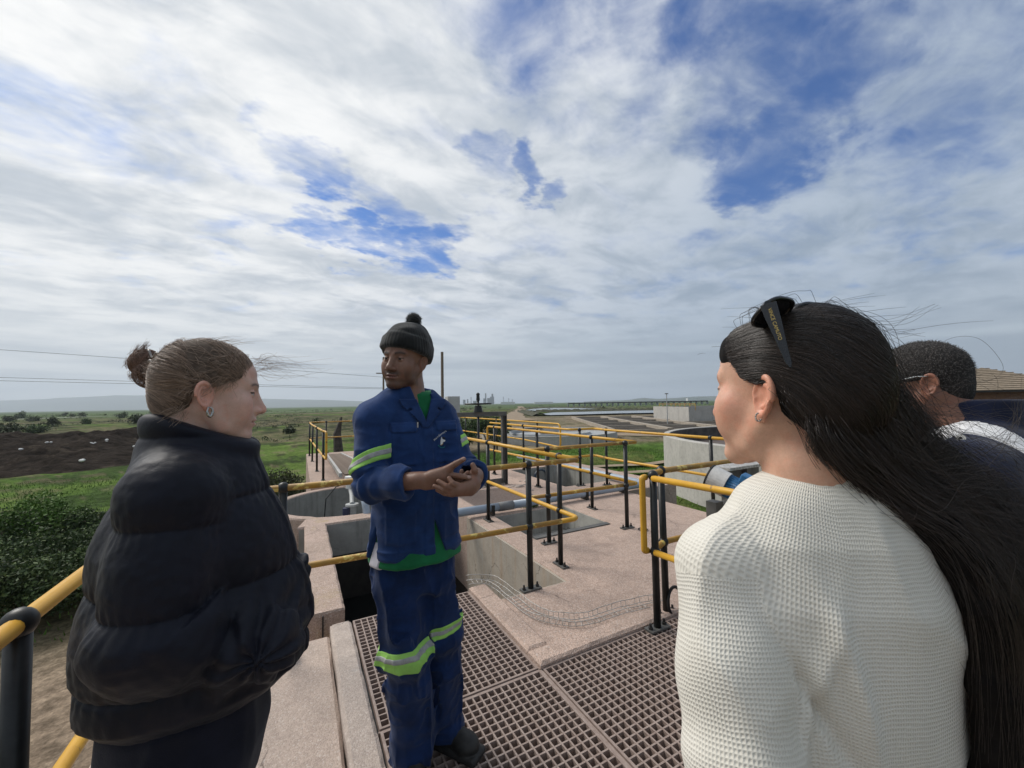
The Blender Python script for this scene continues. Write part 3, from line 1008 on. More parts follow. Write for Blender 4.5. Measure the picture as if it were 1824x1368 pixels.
def ladder_screen():
    t = thing('ladder_screen', 'pale ladder like bar screen lying on the far left platform', 'screen', (0.7, 7.1, 0.1))
    a0, a1 = np.array([0.62, 7.35, .33]), np.array([0.72, 13.2, .05])
    b0, b1 = np.array([1.22, 7.35, .33]), np.array([1.12, 13.2, .05])
    o = np.array([0.7, 7.1, 0.1])
    MB().bar(a0 - o, a1 - o, .05, .07).build('side_rail', MT['wire'], t)
    MB().bar(b0 - o, b1 - o, .05, .07).build('side_rail', MT['wire'], t)
    me = MB().box(-.24, .24, -.035, .035, -.012, .012).mesh('slat', MT['wood'])
    n = 40
    for i in range(n):
        k = (i + .5) / n
        p = (a0 + (a1 - a0) * k + b0 + (b1 - b0) * k) / 2 - o
        place('slat', me, t, tuple(p), (0, 0, 0))


ladder_screen()


def gate_frame():
    t = thing('gate_frame', 'grey steel penstock frame with a black handwheel on top', 'penstock', (2.85, 6.66, 0))
    for x in (-0.56, 0.52):
        m = MB().box(x - .05, x + .05, -.004, .004, -.2, 1.27).box(x - .05, x - .042, -.06, -.004, -.2, 1.27).box(x + .042, x + .05, -.06, -.004, -.2, 1.27)
        m.build('upright', MT['steel'], t)
    MB().box(-.61, .57, -.06, .004, 1.27, 1.35).build('crossbeam', MT['steel'], t)
    MB().tube([(0, -.03, -.5), (0, -.03, 1.56)], .022, 12).build('spindle', MT['black'], t, smooth=True)
    for z in np.arange(.0, 1.2, .05):
        pass
    hub = MB().tube([(0, -.03, 1.35), (0, -.03, 1.47)], [.085, .06], 16).tube([(0, -.03, 1.56), (0, -.03, 1.66)], [.035, .028], 12).ball((0, -.03, 1.67), .035, 10, 6)
    hub.build('gearbox', MT['black'], t)
    w = MB()
    w.tube([(.235 * math.cos(a), -.03 + .235 * math.sin(a), 1.50) for a in np.linspace(0, 2 * math.pi, 33)], .014, 8, False)
    wh = w.build('handwheel', MT['black'], t, smooth=True)
    for k in range(4):
        a = k * math.pi / 2 + .4
        MB().tube([(0, -.03, 1.49), (.23 * math.cos(a), -.03 + .23 * math.sin(a), 1.5)], .011, 8).build('spoke', MT['black'], wh)
    MB().box(-.5, .47, -.035, -.02, -.5, .12).build('gate_plate', MT['steel'], t)
    # debris heaped around the frame foot
    u = MB()
    r_ = random.Random(3)
    for k in range(26):
        c = (2.45 + r_.random() * 1.5, 5.1 + r_.random() * .9 if k < 14 else 6.2 + r_.random() * .5, 0.0)
        s_ = .03 + .05 * r_.random()
        if 2.2 < c[0] < 3.3 and 5.25 < c[1] < 6.45:
            continue
        u.ball(c, s_, 7, 5, (1, .8, .5))
    ob = u.build('rubble', MT['kerb'])
    tag(ob, 'scattered small stones and rubble beside the bar grating', 'rubble', kind='stuff')
    tuft = MB()
    for k in range(160):
        a = r_.random() * 6.28
        l = .07 + .1 * r_.random()
        b = np.array([2.95 + .07 * r_.gauss(0, 1), 5.02 + .04 * r_.gauss(0, 1), 0.0])
        e_ = b + np.array([math.cos(a) * l * .6, math.sin(a) * l * .6, l])
        s2 = np.array([-math.sin(a), math.cos(a), 0]) * .006
        tuft.add([b - s2, b + s2, e_], [(0, 1, 2)])
    ob = tuft.build('weed_tuft', mat('weed_green', (.07, .15, .03), (.1, .17, .05), 20))
    tag(ob, 'small green weed tuft growing beside the long pipe', 'plant')


gate_frame()


def motor():
    p = at(1290, 862, 2.80)
    q = at(1392, 912, 2.56)
    t = thing('gear_motor', 'blue ribbed electric gear motor with steel cowl by twin posts', 'motor', tuple(p))
    d = (q - p) / np.linalg.norm(q - p)
    L = 0.44
    A = lambda s: tuple(d * s)
    MB().tube([A(-.10), A(-.095), A(.02)], [.082, .092, .090], 28).build('fan_cowl', MT['motorcap'], t, smooth=False)
    MB().tube([A(-.108), A(-.099)], [.093, .095], 28).build('cowl_grille', MT['dark'], t)
    MB().tube([A(.02), A(.23)], .072, 24).build('housing', MT['motor'], t, smooth=True)
    side = np.cross(d, (0, 0, 1))
    side /= np.linalg.norm(side)
    up = np.cross(side, d)
    for k in range(26):
        a = 2 * math.pi * k / 26
        o = side * math.cos(a) + up * math.sin(a)
        MB().bar(o * .080 + d * .02, o * .080 + d * .225, .004, .004).add([], []).build('cooling_fin', MT['motor'], t)
    for k in range(26):
        pass
    jb = up * .10 + side * .0
    MB().bar(jb + d * .08 - side * 0, jb + d * .2, .10, .06).build('terminal_box', MT['motor'], t, bevel=.008)
    MB().tube([A(.225), A(.245), A(.26), A(.36)], [.085, .09, .075, .07], 24).build('gear_case', MT['motor'], t, smooth=False)
    MB().ball(A(.40), .10, 16, 10, (1, 1, 1)).build('gear_head', MT['motor'], t, smooth=True)
    u = thing('motor_stand', 'grey steel column and frame carrying the blue motor', 'stand', tuple(on(1275, 1010, 0)))
    c = on(1275, 1010, 0)
    s0 = at(1273, 905, 2.86) - c
    MB().box(s0[0] - .04, s0[0] + .04, s0[1] - .04, s0[1] + .04, -.0, s0[2] + .05).build('column', MT['steel'], u)
    s1 = at(1330, 832, 3.02) - c
    MB().box(s1[0] - .20, s1[0] + .19, s1[1] + .02, s1[1] + .08, s1[2] - .34, s1[2]).build('back_plate', MT['steel'], u)
    MB().box(s1[0] - .27, s1[0] + .19, s1[1] - .04, s1[1] + .10, s1[2], s1[2] + .02).build('top_plate', MT['wire'], u)
    MB().box(s1[0] - .03, s1[0] + .03, s1[1] - .02, s1[1] + .04, -.0, s1[2]).build('column', MT['steel'], u)
    MB().bar(s0 + np.array([0, 0, -.02]), s1 + np.array([0, 0, -.2]), .05, .06).build('bracket', MT['steel'], u)


motor()


def cable_tray():
    t = thing('cable_tray', 'bent wire mesh cable tray lying beside the pink kerb', 'cable tray', (1.5, 2.3, 0))
    o = np.array([1.5, 2.3, 0])
    path = bent([(1.22, 3.10, .045), (1.40, 3.08, .03), (1.44, 2.9, .012), (1.46, 2.42, .012), (1.66, 2.20, .012), (2.02, 2.18, .03), (2.36, 2.13, .02)], .2)
    path = [np.array(p) for p in path]
    # even resampling
    L = [0]
    for a, b in zip(path[:-1], path[1:]):
        L.append(L[-1] + np.linalg.norm(b - a))
    n = 46
    S = np.linspace(0, L[-1], n)
    P = np.array([[np.interp(s, L, [p[k] for p in path]) for k in range(3)] for s in S])
    D = np.gradient(P, axis=0)
    D /= np.linalg.norm(D, axis=1)[:, None]
    N = np.stack([-D[:, 1], D[:, 0], 0 * D[:, 0]], 1)
    j = np.array([[0, 0, .006 * mnoise.noise((i * .4, 0, 0))] for i in range(n)])
    rows = []
    for off, h in ((-.04, .0), (-.045, .034), (.04, .0), (.045, .038)):
        rows.append(P + N * off + np.array([0, 0, h]) + j + np.array([[0, 0, .008 * mnoise.noise((i * .25, h * 50 + off * 90, 3)) * (h > 0)] for i in range(n)]))
    for q in rows:
        MB().tube([tuple(v - o) for v in q], .0025, 6).build('long_wire', MT['wire'], t, smooth=True)
    c = MB()
    for i in range(1, n - 1):
        if i > 30 and i % 3 == 0:
            continue
        c.tube([tuple(rows[k][i] - o) for k in (1, 0, 2, 3)], .0021, 5)
    x = c.build('cross_wires', MT['wire'], t)
    x['kind'] = 'stuff'
    h = thing('hose', 'black rubber hose loop hanging by the twin posts', 'hose', tuple(on(1203, 1080, 0.05)))
    MB().tube([(.0 + .07 * math.cos(a), .03 * math.sin(a) * .3, .03 + .10 * math.sin(a)) for a in np.linspace(-1.2, 4.2, 24)], .011, 10).build('hose_loop', MT['dark'], h, smooth=True)
    r = MB().tube([(3.53 + .05 * math.cos(a), 3.42 + .05 * math.sin(a), .012) for a in np.linspace(0, 6.28, 25)], .006, 8, False).build('black_ring', MT['dark'], smooth=True)
    tag(r, 'loose black ring lying on the slab beside a post foot', 'ring')
    k = thing('hose', 'coiled dark hose hanging on the sunken pit wall', 'hose', (4.9, 7.85, -.2))
    MB().tube([(.16 * math.cos(a), -.02 - .008 * a / 6.28, .16 * math.sin(a) * 1.0) for a in np.linspace(0, 25, 90)], .022, 8).build('hose_coil', mat('navy_hose', (.03, .045, .07), None, rough=.5), k, smooth=True)
    f = MB().box(4.55, 4.72, 2.95, 3.05, .001, .006).build('paper_scrap', MT['white'])
    tag(f, 'scrap of white paper on the slab near the lawn edge', 'paper')


cable_tray()


# ------------------------------------------------------------------ tanks, beds and buildings beyond
def round_tank():
    c = (21.1, 7.8, -2.6)
    t = thing('round_tank', 'large round concrete tank beside the woman in cream sweater', 'tank', c)
    MB().lathe([(8.0, 0), (8.0, 2.46), (7.97, 2.49), (7.72, 2.49), (7.70, 2.46)], n=56).build('wall', MT['tank'], t, smooth=False)
    MB().lathe([(7.70, 2.46), (7.70, 0.9)], n=96).build('inner_wall', MT['tankin'], t, smooth=True)
    MB().add([(7.7 * math.cos(a), 7.7 * math.sin(a), 1.75) for a in np.linspace(0, 2 * math.pi, 64, endpoint=False)], [tuple(range(64))]).build('sludge_surface', mat('tank_sludge', (.09, .07, .06), (.13, .10, .085), 1.5, .7), t)


round_tank()


def clarifier():
    c = (24.5, 37.2, -2.6)
    t = thing('clarifier', 'low round clarifier basin with pale rim beyond the handrails', 'clarifier', c)
    MB().lathe([(7.4, 0), (7.4, .95), (7.1, .95), (7.1, .5)], n=80).build('wall', MT['tank'], t)
    MB().lathe([(7.1, .62), (4.6, .66), (4.55, .9), (4.3, .9), (4.25, .6), (0.2, .6)], n=64).build('inner_floor', mat('clarifier_floor', (.30, .31, .31), (.36, .37, .37), 1.5, .5), t)
    MB().lathe([(1.1, .6), (1.1, 1.35), (0, 1.36)], n=32).build('centre_pier', MT['tank'], t)
    MB().box(-7.4, .4, -.35, .35, 1.25, 1.4).build('bridge', MT['steel'], t)


clarifier()


def square_tank():
    a = np.array([60.1, 46.7])
    e1 = np.array([67.5, 61.3]) - a
    L1 = np.linalg.norm(e1)
    e1 /= L1
    e2 = np.array([e1[1], -e1[0]])
    z0, z1 = -2.7, 0.33
    t = thing('square_tank', 'tall square concrete tank standing beside the drying beds', 'tank', (a[0], a[1], z0))

    def slab(u0, u1, v0, v1, h0, h1, nm, m):
        q = [e1 * u0 + e2 * v0, e1 * u1 + e2 * v0, e1 * u1 + e2 * v1, e1 * u0 + e2 * v1]
        mb = MB().prism([tuple(w) for w in q], h0, h1)
        o = mb.build(nm, m, t)
        bm = bmesh.new()
        bm.from_mesh(o.data)
        bmesh.ops.recalc_face_normals(bm, faces=bm.faces)
        bm.to_mesh(o.data)
        bm.free()
        return o
    H = z1 - z0
    n = 4
    for k in range(n):
        slab(L1 * k / n + .02, L1 * (k + 1) / n - .02, 0, .4, 0, H, 'wall_panel', MT['tank'])
        slab(0, .4, .42 + 15 * k / n, .40 + 15 * (k + 1) / n - .02, 0, H - .01, 'wall_panel', MT['tank'])
    slab(L1 - .4, L1 - .02, .42, 15.4, 0, H - .02, 'wall_panel', MT['tank'])
    slab(.42, L1 - .42, .42, 15, H - 1.0, H - .6, 'tank_cover', MT['tankin'])
    for k in range(9):
        u = L1 * k / 8
        p = e1 * u * .98 + e2 * 1.2
        MB().tube([(p[0], p[1], H - .6), (p[0], p[1], H + .6)], .05, 6).build('rail_post', MT['yellow'], t)
    for h in (.35, .6):
        p, q = e1 * 0 + e2 * 1.2, e1 * L1 * .98 + e2 * 1.2
        MB().tube([(p[0], p[1], H + h), (q[0], q[1], H + h)], .04, 6).build('rail', MT['worn'], t)
    pl = at(1189, 751, 66)
    ps = thing('lamp_post', 'slim steel lamp post in front of the square tank', 'lamp post', (pl[0], pl[1], -2.6))
    MB().tube([(0, 0, 0), (0, 0, 5.2)], [.09, .06], 8).build('pole', MT['cabinet'], ps)
    MB().box(-.3, .3, -.1, .1, 5.2, 5.35).build('lamp_head', MT['steel'], ps)


square_tank()


def beds():
    """sludge drying beds: low kerb walls around dark sludge"""
    u = np.array([-18.6, -31.9])
    u /= np.linalg.norm(u)
    v = np.array([-u[1], u[0]])
    if v[0] < 0:
        v = -v
    o0 = np.array([58.6, 78.5])
    m1 = mat('bed_wall', (.36, .31, .25), (.29, .25, .20), 1.2, .9)
    m2 = mat('bed_sludge', (.045, .040, .036), (.095, .082, .070), .35, .95, .6, 2, .1, spec=.03)
    bay = 0
    names = ['second', 'third', 'fourth']
    for i in range(4):
        t = thing('drying_bed', ['sludge drying bed nearest the ponds and track', 'sludge drying bed second from the ponds', 'sludge drying bed third from the ponds', 'sludge drying bed closest to the square tank'][i], 'drying bed', (0, 0, -2.5), 'sludge drying beds')
        a = o0 + v * (7.4 * i)
        ln = 46
        for s_ in (0, 7.0):
            p, q = a + v * s_, a + v * s_ + u * ln
            MB().bar((p[0], p[1], .22), (q[0], q[1], .22), .38, .62).build('side_wall', m1, t)
        for k in range(6):
            p, q = a + u * (k * ln / 5) + v * .2, a + u * (k * ln / 5) + v * 6.8
            MB().bar((p[0], p[1], .16), (q[0], q[1], .16), .3, .5).build('cross_wall', m1, t)
        q4 = [a + v * .2, a + v * 6.8, a + v * 6.8 + u * ln, a + v * .2 + u * ln]
        MB().add([(w[0], w[1], .14) for w in q4], [(3, 2, 1, 0)]).build('sludge', m2, t)


beds()


def hip_building():
    c = at(1752, 700, 21.5)
    t = thing('hip_roof_building', 'building with tan pyramid roof behind the man in navy jacket', 'building', (c[0], c[1], -2.6))
    h = 3.3
    z0, z1, z2 = 0, 4.32, 5.62
    MB().box(-h + .5, h - .5, -h + .5, h - .5, 0, 4.25).build('wall', MT['brick'], t)
    MB().box(-h, h, -h, h, 4.25, 4.34).build('eave', MT['dark'], t)
    roof = MB().add([(-h, -h, 4.34), (h, -h, 4.34), (h, h, 4.34), (-h, h, 4.34), (0, 0, z2)], [(0, 1, 4), (1, 2, 4), (2, 3, 4), (3, 0, 4)]).build('roof', MT['roof'], t)
    n = 13
    for k in range(n):
        f0 = k / n
        f1 = f0 + .012
        r0 = h * (1 - f0)
        z = 4.35 + (z2 - 4.34) * f0
        m = MB()
        m.box(-r0, r0, -r0 - .02, -r0 + .05, z, z + .035).box(-r0, r0, r0 - .05, r0 + .02, z, z + .035).box(-r0 - .02, -r0 + .05, -r0 + .05, r0 - .05, z, z + .035).box(r0 - .05, r0 + .02, -r0 + .05, r0 - .05, z, z + .035)
        m.build('tile_course', MT['roof'], roof)
    t.rotation_euler = (0, 0, R(12))
    for s_ in (-1, 1):
        MB().box(s_ * 1.4 - .5, s_ * 1.4 + .5, -h + .46, -h + .498, 2.2, 3.6).build('window', MT['dark'], t)


hip_building()


def far_things():
    # refinery skyline on the horizon
    t = thing('factory', 'hazy refinery with tall twin towers on the horizon', 'factory', tuple(at(868, 719, 2600) * np.array([1, 1, 0])))
    o = np.array(t.location)

    def blk(x0, x1, ytop, d, nm):
        p, q = at(x0, ytop, d), at(x1, ytop, d)
        c, w = (p + q) / 2 - o, np.linalg.norm(q - p)
        a = math.atan2(q[1] - p[1], q[0] - p[0])
        mb = MB().box(-w / 2, w / 2, -w / 4 - 4, w / 4 + 4, -8, c[2])
        ob = mb.build(nm, MT['far'], t)
        ob.location = (c[0], c[1], 0)
        ob.rotation_euler = (0, 0, a)
    for a, b, y, nm in ((861, 866, 709.5, 'block'), (864, 866.2, 700.5, 'tower'), (868, 880, 709.0, 'block'), (875.5, 878.6, 701.5, 'tower'), (873, 880, 706.5, 'block'), (871, 873, 710, 'block'), (852.6, 853.6, 706, 'chimney'),
                        (825, 829, 712, 'block'), (832, 834, 711, 'block'), (838.6, 839.6, 707, 'chimney'), (843, 850, 714, 'shed')):
        blk(a, b, y, 2600, nm)
    for x, y, lab in ((896.5, 706.5, 'tall thin mast on the horizon, nearest the refinery'), (906, 709, 'shorter mast on the horizon, second from the refinery'), (912.6, 711, 'small mast on the horizon, third from the refinery')):
        q = at(x, y, 1800)
        m = thing('mast', lab, 'mast', (q[0], q[1], -3), 'masts on the horizon')
        MB().tube([(0, 0, 0), (0, 0, q[2] + 3)], 1.0, 6).build('pole', MT['far'], m)
        MB().box(-4, 4, -.5, .5, (q[2] + 3) * .8, (q[2] + 3) * .8 + 1.0).build('cross_arm', MT['far'], m)
    for x0, x1, y, d, lab in ((892, 917, 716.0, 1500, 'long pale shed roof far beyond the track'), (952, 985, 716.2, 1400, 'pale low sheds on the far plain right of the track'), (1225, 1262, 709.5, 1900, 'pale sheds on the distant rise')):
        p, q = at(x0, y, d), at(x1, y, d)
        m = thing('shed', lab, 'shed', (p[0], p[1], 0), 'pale sheds on the far plain')
        w = np.linalg.norm(q - p)
        ob = MB().box(0, w, 0, 20, -6, p[2]).build('shed_body', MT['farwhite'], m)
        ob.rotation_euler = (0, 0, math.atan2(q[1] - p[1], q[0] - p[0]))
    # long dark railway viaduct
    p, q = at(1012, 719.6, 380), at(1260, 716.6, 380)
    v = thing('viaduct', 'long dark low viaduct across the far plain behind the ponds', 'viaduct', (p[0], p[1], -2.6))
    w = np.linalg.norm((q - p)[:2])
    ang = math.atan2(q[1] - p[1], q[0] - p[0])
    mb = MB().box(0, w, -1.5, 1.5, 2.6, 3.7).build('deck', mat('viaduct_dark', (.05, .05, .05), (.08, .075, .07), .5), v)
    mb.rotation_euler = (0, 0, ang)
    for k in range(26):
        s_ = w * k / 25
        place('pier', bpy.data.meshes.get('pier') or MB().box(-.6, .6, -1, 1, 0, 2.6).mesh('pier', MT['far']), v, (s_ * math.cos(ang), s_ * math.sin(ang), 0), (0, 0, ang))
    # poles and overhead wires
    wp = at(787.5, 627, 24)
    t = thing('timber_pole', 'tall brown timber pole standing right behind the worker', 'pole', (wp[0], wp[1], -2.6))
    MB().tube([(0, 0, 0), (0, 0, wp[2] + 2.6)], [.10, .085], 10).build('shaft', MT['wood'], t)
    wp = at(683, 636, 40)
    t = thing('timber_pole', 'thin timber power pole half hidden by the worker head', 'pole', (wp[0], wp[1], -2.6))
    MB().tube([(0, 0, 0), (0, 0, wp[2] + 2.6)], [.11, .085], 10).build('shaft', MT['wood'], t)
    MB().box(-.7, .7, -.05, .05, wp[2] + .9, wp[2] + 1.0).build('cross_arm', MT['wood'], t)
    for k, (ya, yb, ym) in enumerate(((672, 614, 640), (691.0, 672, 683.5), (692.8, 680, 687.5))):
        a, b = at(684, ya, 40), at(-260, yb - 8, 26)
        mid = at(215, ym - 4, 34)
        pts = [tuple((1 - s) * (1 - s) * a + 2 * s * (1 - s) * mid + s * s * b) for s in np.linspace(0, 1, 24)]
        o = MB().tube(pts, .014, 5).build('power_line', MT['dark'], smooth=True)
        tag(o, ['topmost sagging power line left of the worker', 'middle power line left of the worker', 'lowest power line just above the far hills'][k], 'power line', 'overhead power lines')
    # small grey cabinet behind the worker shoulder
    p = at(806, 745, 12.5)
    t = thing('cabinet', 'tall pale grey electrical cabinet behind the worker shoulder', 'cabinet', (p[0], p[1], 0))
    MB().box(-.2, .2, -.15, .15, -2.6, at(806, 706, 12.5)[2]).build('body', MT['cabinet'], t, bevel=.01)
    MB().box(-.19, .19, -.165, -.15, -2.0, at(806, 706, 12.5)[2] - .04).build('door', MT['cabinet'], t)
    # burnt stump behind the far rail
    p = on(607, 803, 0.0)
    st = MB().tube([(p[0], p[1] + 1.2, -2.7), (p[0] + .03, p[1] + 1.2, -.2), (p[0] - .02, p[1] + 1.22, .5), (p[0] + .12, p[1] + 1.2, 1.1)], [.22, .17, .13, .03], 8)
    st = st.build('dead_trunk', mat('charred_wood', (.035, .03, .026), (.07, .06, .05), 8))
    tag(st, 'dark dead tree trunk behind the far handrail', 'tree trunk')


far_things()


# ------------------------------------------------------------------ heap, bushes, scrub
def spoil_heap():
    n1, n2 = 230, 120
    u0 = np.array([-26.0, 38.0])
    vs, fs, mask = [], [], []
    for j in range(n2):
        for i in range(n1):
            a, b = i / (n1 - 1), j / (n2 - 1)
            x = -64 + 56 * a - 4 * b
            y = 40 + 44 * b + 6 * math.sin(a * 3 + 1) * (1 - b)
            e = min(1, 6 * min(a, 1 - a)) * min(1, 5 * min(b, 1 - b))
            n = mnoise.fractal((x * .12, y * .12, 3), 1, 2, 5)
            r_ = 1 - abs(mnoise.noise((x * .10 + 4, y * .24, 1)))
            n5 = mnoise.fractal((x * .45, y * .45, 8), 1, 2, 4)
            h = -3.05 + e * (0.35 + 1.1 * max(0, n + .2) + 1.1 * r_ * r_ * (0.6 + .6 * b) + .35 * n5) - (1 - e) * .35
            vs.append((x, y, h))
    for j in range(n2 - 1):
        for i in range(n1 - 1):
            fs.append((j * n1 + i, j * n1 + i + 1, (j + 1) * n1 + i + 1, (j + 1) * n1 + i))
    m = mat('dark_compost', (.016, .0125, .010), (.038, .030, .024), 1.3, .95, 1.0, 4, .25, c3=(.065, .052, .040), s3=.7, spec=.02)
    o = MB().add(vs, fs).build('spoil_heap', m, smooth=True)
    tag(o, 'long dark heap of spoil behind the woman in puffer jacket', 'heap')
    r_ = random.Random(5)
    spots = [(88, 788, 'white scrap at the left crest of the dark heap'), (163, 790, 'small white scrap halfway along the dark heap'), (190, 785, 'largest white scrap on the dark heap'), (145, 820, 'pale scrap low on the front of the dark heap'), (240, 795, 'pale curved scrap near the puffer jacket shoulder'), (37, 800, 'grey scrap at the far left of the dark heap')]
    for k, (a, b, lab) in enumerate(spots):
        p = on(a, b, -1.75)
        mb = MB()
        for q in range(3):
            mb.ball((r_.gauss(0, .10), r_.gauss(0, .10), r_.gauss(0, .04)), .07 + .05 * r_.random(), 6, 4, (1.3, 1, .8))
        ob = mb.build('litter', MT['white'], loc=tuple(p))
        tag(ob, lab, 'litter', 'white scraps on the dark heap')


spoil_heap()


def leaf_mat(name, a, b, c):
    m, t, bs = principled(name)
    oi = t.node('ShaderNodeAttribute', attribute_name='tint')
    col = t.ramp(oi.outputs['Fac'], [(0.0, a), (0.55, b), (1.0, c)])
    t.put(bs.inputs['Base Color'], col)
    bs.inputs['Roughness'].default_value = 0.65
    bs.inputs['Specular IOR Level'].default_value = 0.2
    bs.inputs['Subsurface Weight'].default_value = 0.0
    return m


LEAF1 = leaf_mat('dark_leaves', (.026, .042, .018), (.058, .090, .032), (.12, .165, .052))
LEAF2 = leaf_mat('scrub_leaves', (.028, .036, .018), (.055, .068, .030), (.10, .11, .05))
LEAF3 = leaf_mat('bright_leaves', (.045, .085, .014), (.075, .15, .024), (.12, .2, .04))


def foliage(lobes, n, size, seed, flat=0.6):
    """leaf sized faces scattered through uneven lobes"""
    g = np.random.default_rng(seed)
    w = np.array([l[3] ** 2 for l in lobes])
    w = w / w.sum()
    k = g.choice(len(lobes), n, p=w)
    L = np.array(lobes)[k]
    d = g.normal(size=(n, 3))
    d /= np.linalg.norm(d, axis=1)[:, None]
    rr = 1 - 0.55 * g.random(n) ** 2.2
    P = L[:, :3] + d * (L[:, 3] * rr)[:, None] * np.array([1, 1, 0.85])
    P += g.normal(size=(n, 3)) * size * 1.2
    a = g.normal(size=(n, 3)) + d * flat
    a /= np.linalg.norm(a, axis=1)[:, None]
    b = np.cross(a, g.normal(size=(n, 3)))
    b /= np.linalg.norm(b, axis=1)[:, None]
    c = np.cross(a, b)
    s = size * (0.55 + 0.9 * g.random(n))[:, None]
    V = np.stack([P - b * s, P + c * s * .45, P + b * s, P - c * s * .45], 1).reshape(-1, 3)
    F = np.arange(4 * n).reshape(-1, 4)
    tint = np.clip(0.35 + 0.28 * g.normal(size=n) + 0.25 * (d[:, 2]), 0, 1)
    return V, F, np.repeat(tint, 4)


def mesh_np(name, V, F, material, smooth=False, attrs=None):
    me = bpy.data.meshes.new(name)
    V = np.asarray(V, np.float32)
    F = np.asarray(F, np.int32)
    me.vertices.add(len(V))
    me.vertices.foreach_set('co', V.ravel())
    k = F.shape[1]
    me.loops.add(F.size)
    me.loops.foreach_set('vertex_index', F.ravel())
    me.polygons.add(len(F))
    me.polygons.foreach_set('loop_start', np.arange(0, F.size, k, dtype=np.int32))
    me.polygons.foreach_set('loop_total', np.full(len(F), k, np.int32))
    me.update(calc_edges=True)
    me.validate()
    if material:
        me.materials.append(material)
    if smooth:
        me.shade_smooth()
    for nm, (typ, data) in (attrs or {}).items():
        a = me.attributes.new(nm, typ, 'POINT')
        a.data.foreach_set({'FLOAT': 'value', 'FLOAT_COLOR': 'color', 'FLOAT_VECTOR': 'vector'}[typ], np.asarray(data, np.float32).ravel())
    return me


def bush(name, label, base, lobes, n, size, material, seed, group, trunk=True, cat='bush'):
    t = thing(name, label, cat, tuple(base), group)
    V, F, ti = foliage(lobes, n, size, seed)
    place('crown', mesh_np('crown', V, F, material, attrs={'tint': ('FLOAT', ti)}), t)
    if trunk:
        m = MB()
        for l in lobes[:5]:
            m.tube([(0, 0, -.2), (l[0] * .3, l[1] * .3, l[2] * .45), (l[0] * .8, l[1] * .8, l[2])], [.09, .06, .02], 7)
        m.build('trunk', MT['wood'], t)
    return t


def lobes_of(seed, w, h, n, r):
    g = np.random.default_rng(seed)
    out = []
    for k in range(n):
        a = g.random() * 6.28
        q = w * math.sqrt(g.random())
        out.append((q * math.cos(a), q * math.sin(a), h * (.3 + .6 * g.random()) * (1 - .35 * q / w), r * (.6 + .6 * g.random())))
    return out


GB = 'leafy bushes below the walkway'
for k, (px, py, d, w, h, n, r, mt, lab) in enumerate([
        (10, 985, 8.2, 1.1, 1.5, 9, .55, LEAF1, 'dark leafy bush at the left picture edge below the walkway'),
        (120, 950, 9.6, 1.2, 1.7, 10, .55, LEAF1, 'large dark leafy bush next to the puffer jacket sleeve'),
        (-70, 930, 10.5, 1.4, 1.6, 9, .6, LEAF1, 'dark bush mostly cut off by the left picture edge'),
        (55, 905, 12.0, 1.2, 1.2, 8, .5, LEAF3, 'brighter green low bush behind the dark bushes'),
        (175, 905, 12.5, 1.0, 1.1, 8, .45, LEAF1, 'small dark bush showing beside the jacket shoulder'),
        (505, 850, 12.5, .95, 1.7, 11, .48, LEAF2, 'grey green tree growing below the far left platform edge'),
        (470, 880, 13.5, .9, 1.1, 7, .45, LEAF1, 'dark shrub between the puffer jacket and the round chamber')]):
    p = at(px, py, d)
    z = float(land_z(np.array([p[0]]), np.array([p[1]]))[0])
    top = p[2] + .45
    hh = max(1.0, top - z)
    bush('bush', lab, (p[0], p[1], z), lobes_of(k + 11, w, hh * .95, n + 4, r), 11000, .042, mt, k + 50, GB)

GT = 'dark trees behind the penstock frame'
for k, (px, ytop, d, w, lab) in enumerate([(832, 716, 34, 1.6, 'dark rounded tree right of the grey cabinet'), (868, 727, 40, 1.6, 'dark tree behind the black handwheel'), (800, 722, 44, 1.5, 'dark tree partly hidden by the worker shoulder'), (893, 735, 46, 1.2, 'low dark bush right of the penstock frame')]):
    p = at(px, ytop, d)
    bush('tree', lab, (p[0], p[1], -2.6), lobes_of(k + 40, w, p[2] + 2.3, 11, .75), 2600, .13, LEAF1, k + 90, GT, cat='tree')

GP = 'bushes dotted over the left plain'
for k, (px, py, w, hh, lab) in enumerate([
        (63, 773, 2.0, 2.6, 'dark rounded bush on the plain above the dark heap'), (93, 760, 1.7, 2.8, 'bush on the plain behind the rounded one'), (242, 757, 3.0, 3.4, 'broad bush on the plain nearest the woman hair bun'),
        (40, 746, 4.5, 5.0, 'bush clump just beyond the far left road'), (139, 743, 6.0, 4.0, 'long low bush clump at the middle of the road'), (12, 782, 2.6, 2.4, 'dark bush at the left edge above the heap'),
        (216, 746, 3.2, 3.4, 'bush standing on the road verge'), (58, 752, 3.4, 2.6, 'low bush in front of the left road'), (20, 752, 3.4, 3.0, 'low bush by the road at the left edge'), (150, 757, 2.0, 1.8, 'small bush in the middle of the plain'),
        (275, 738, 4.0, 4.0, 'small far bush beside the hair bun'), (118, 741, 5.0, 3.0, 'little far bush left of the long clump'), (560, 757, 1.8, 1.6, 'bush on the plain between woman and worker'), (520, 772, 1.6, 1.2, 'low bush on the plain in front of the far field')]):
    p = on(px, py, -3.0)
    bush('bush', lab, (p[0], p[1], -3.1), lobes_of(k + 70, w * .6, hh, 7, hh * .33), 700, .12 + .05 * hh, LEAF2 if k % 3 else LEAF1, k + 130, GP, trunk=False)


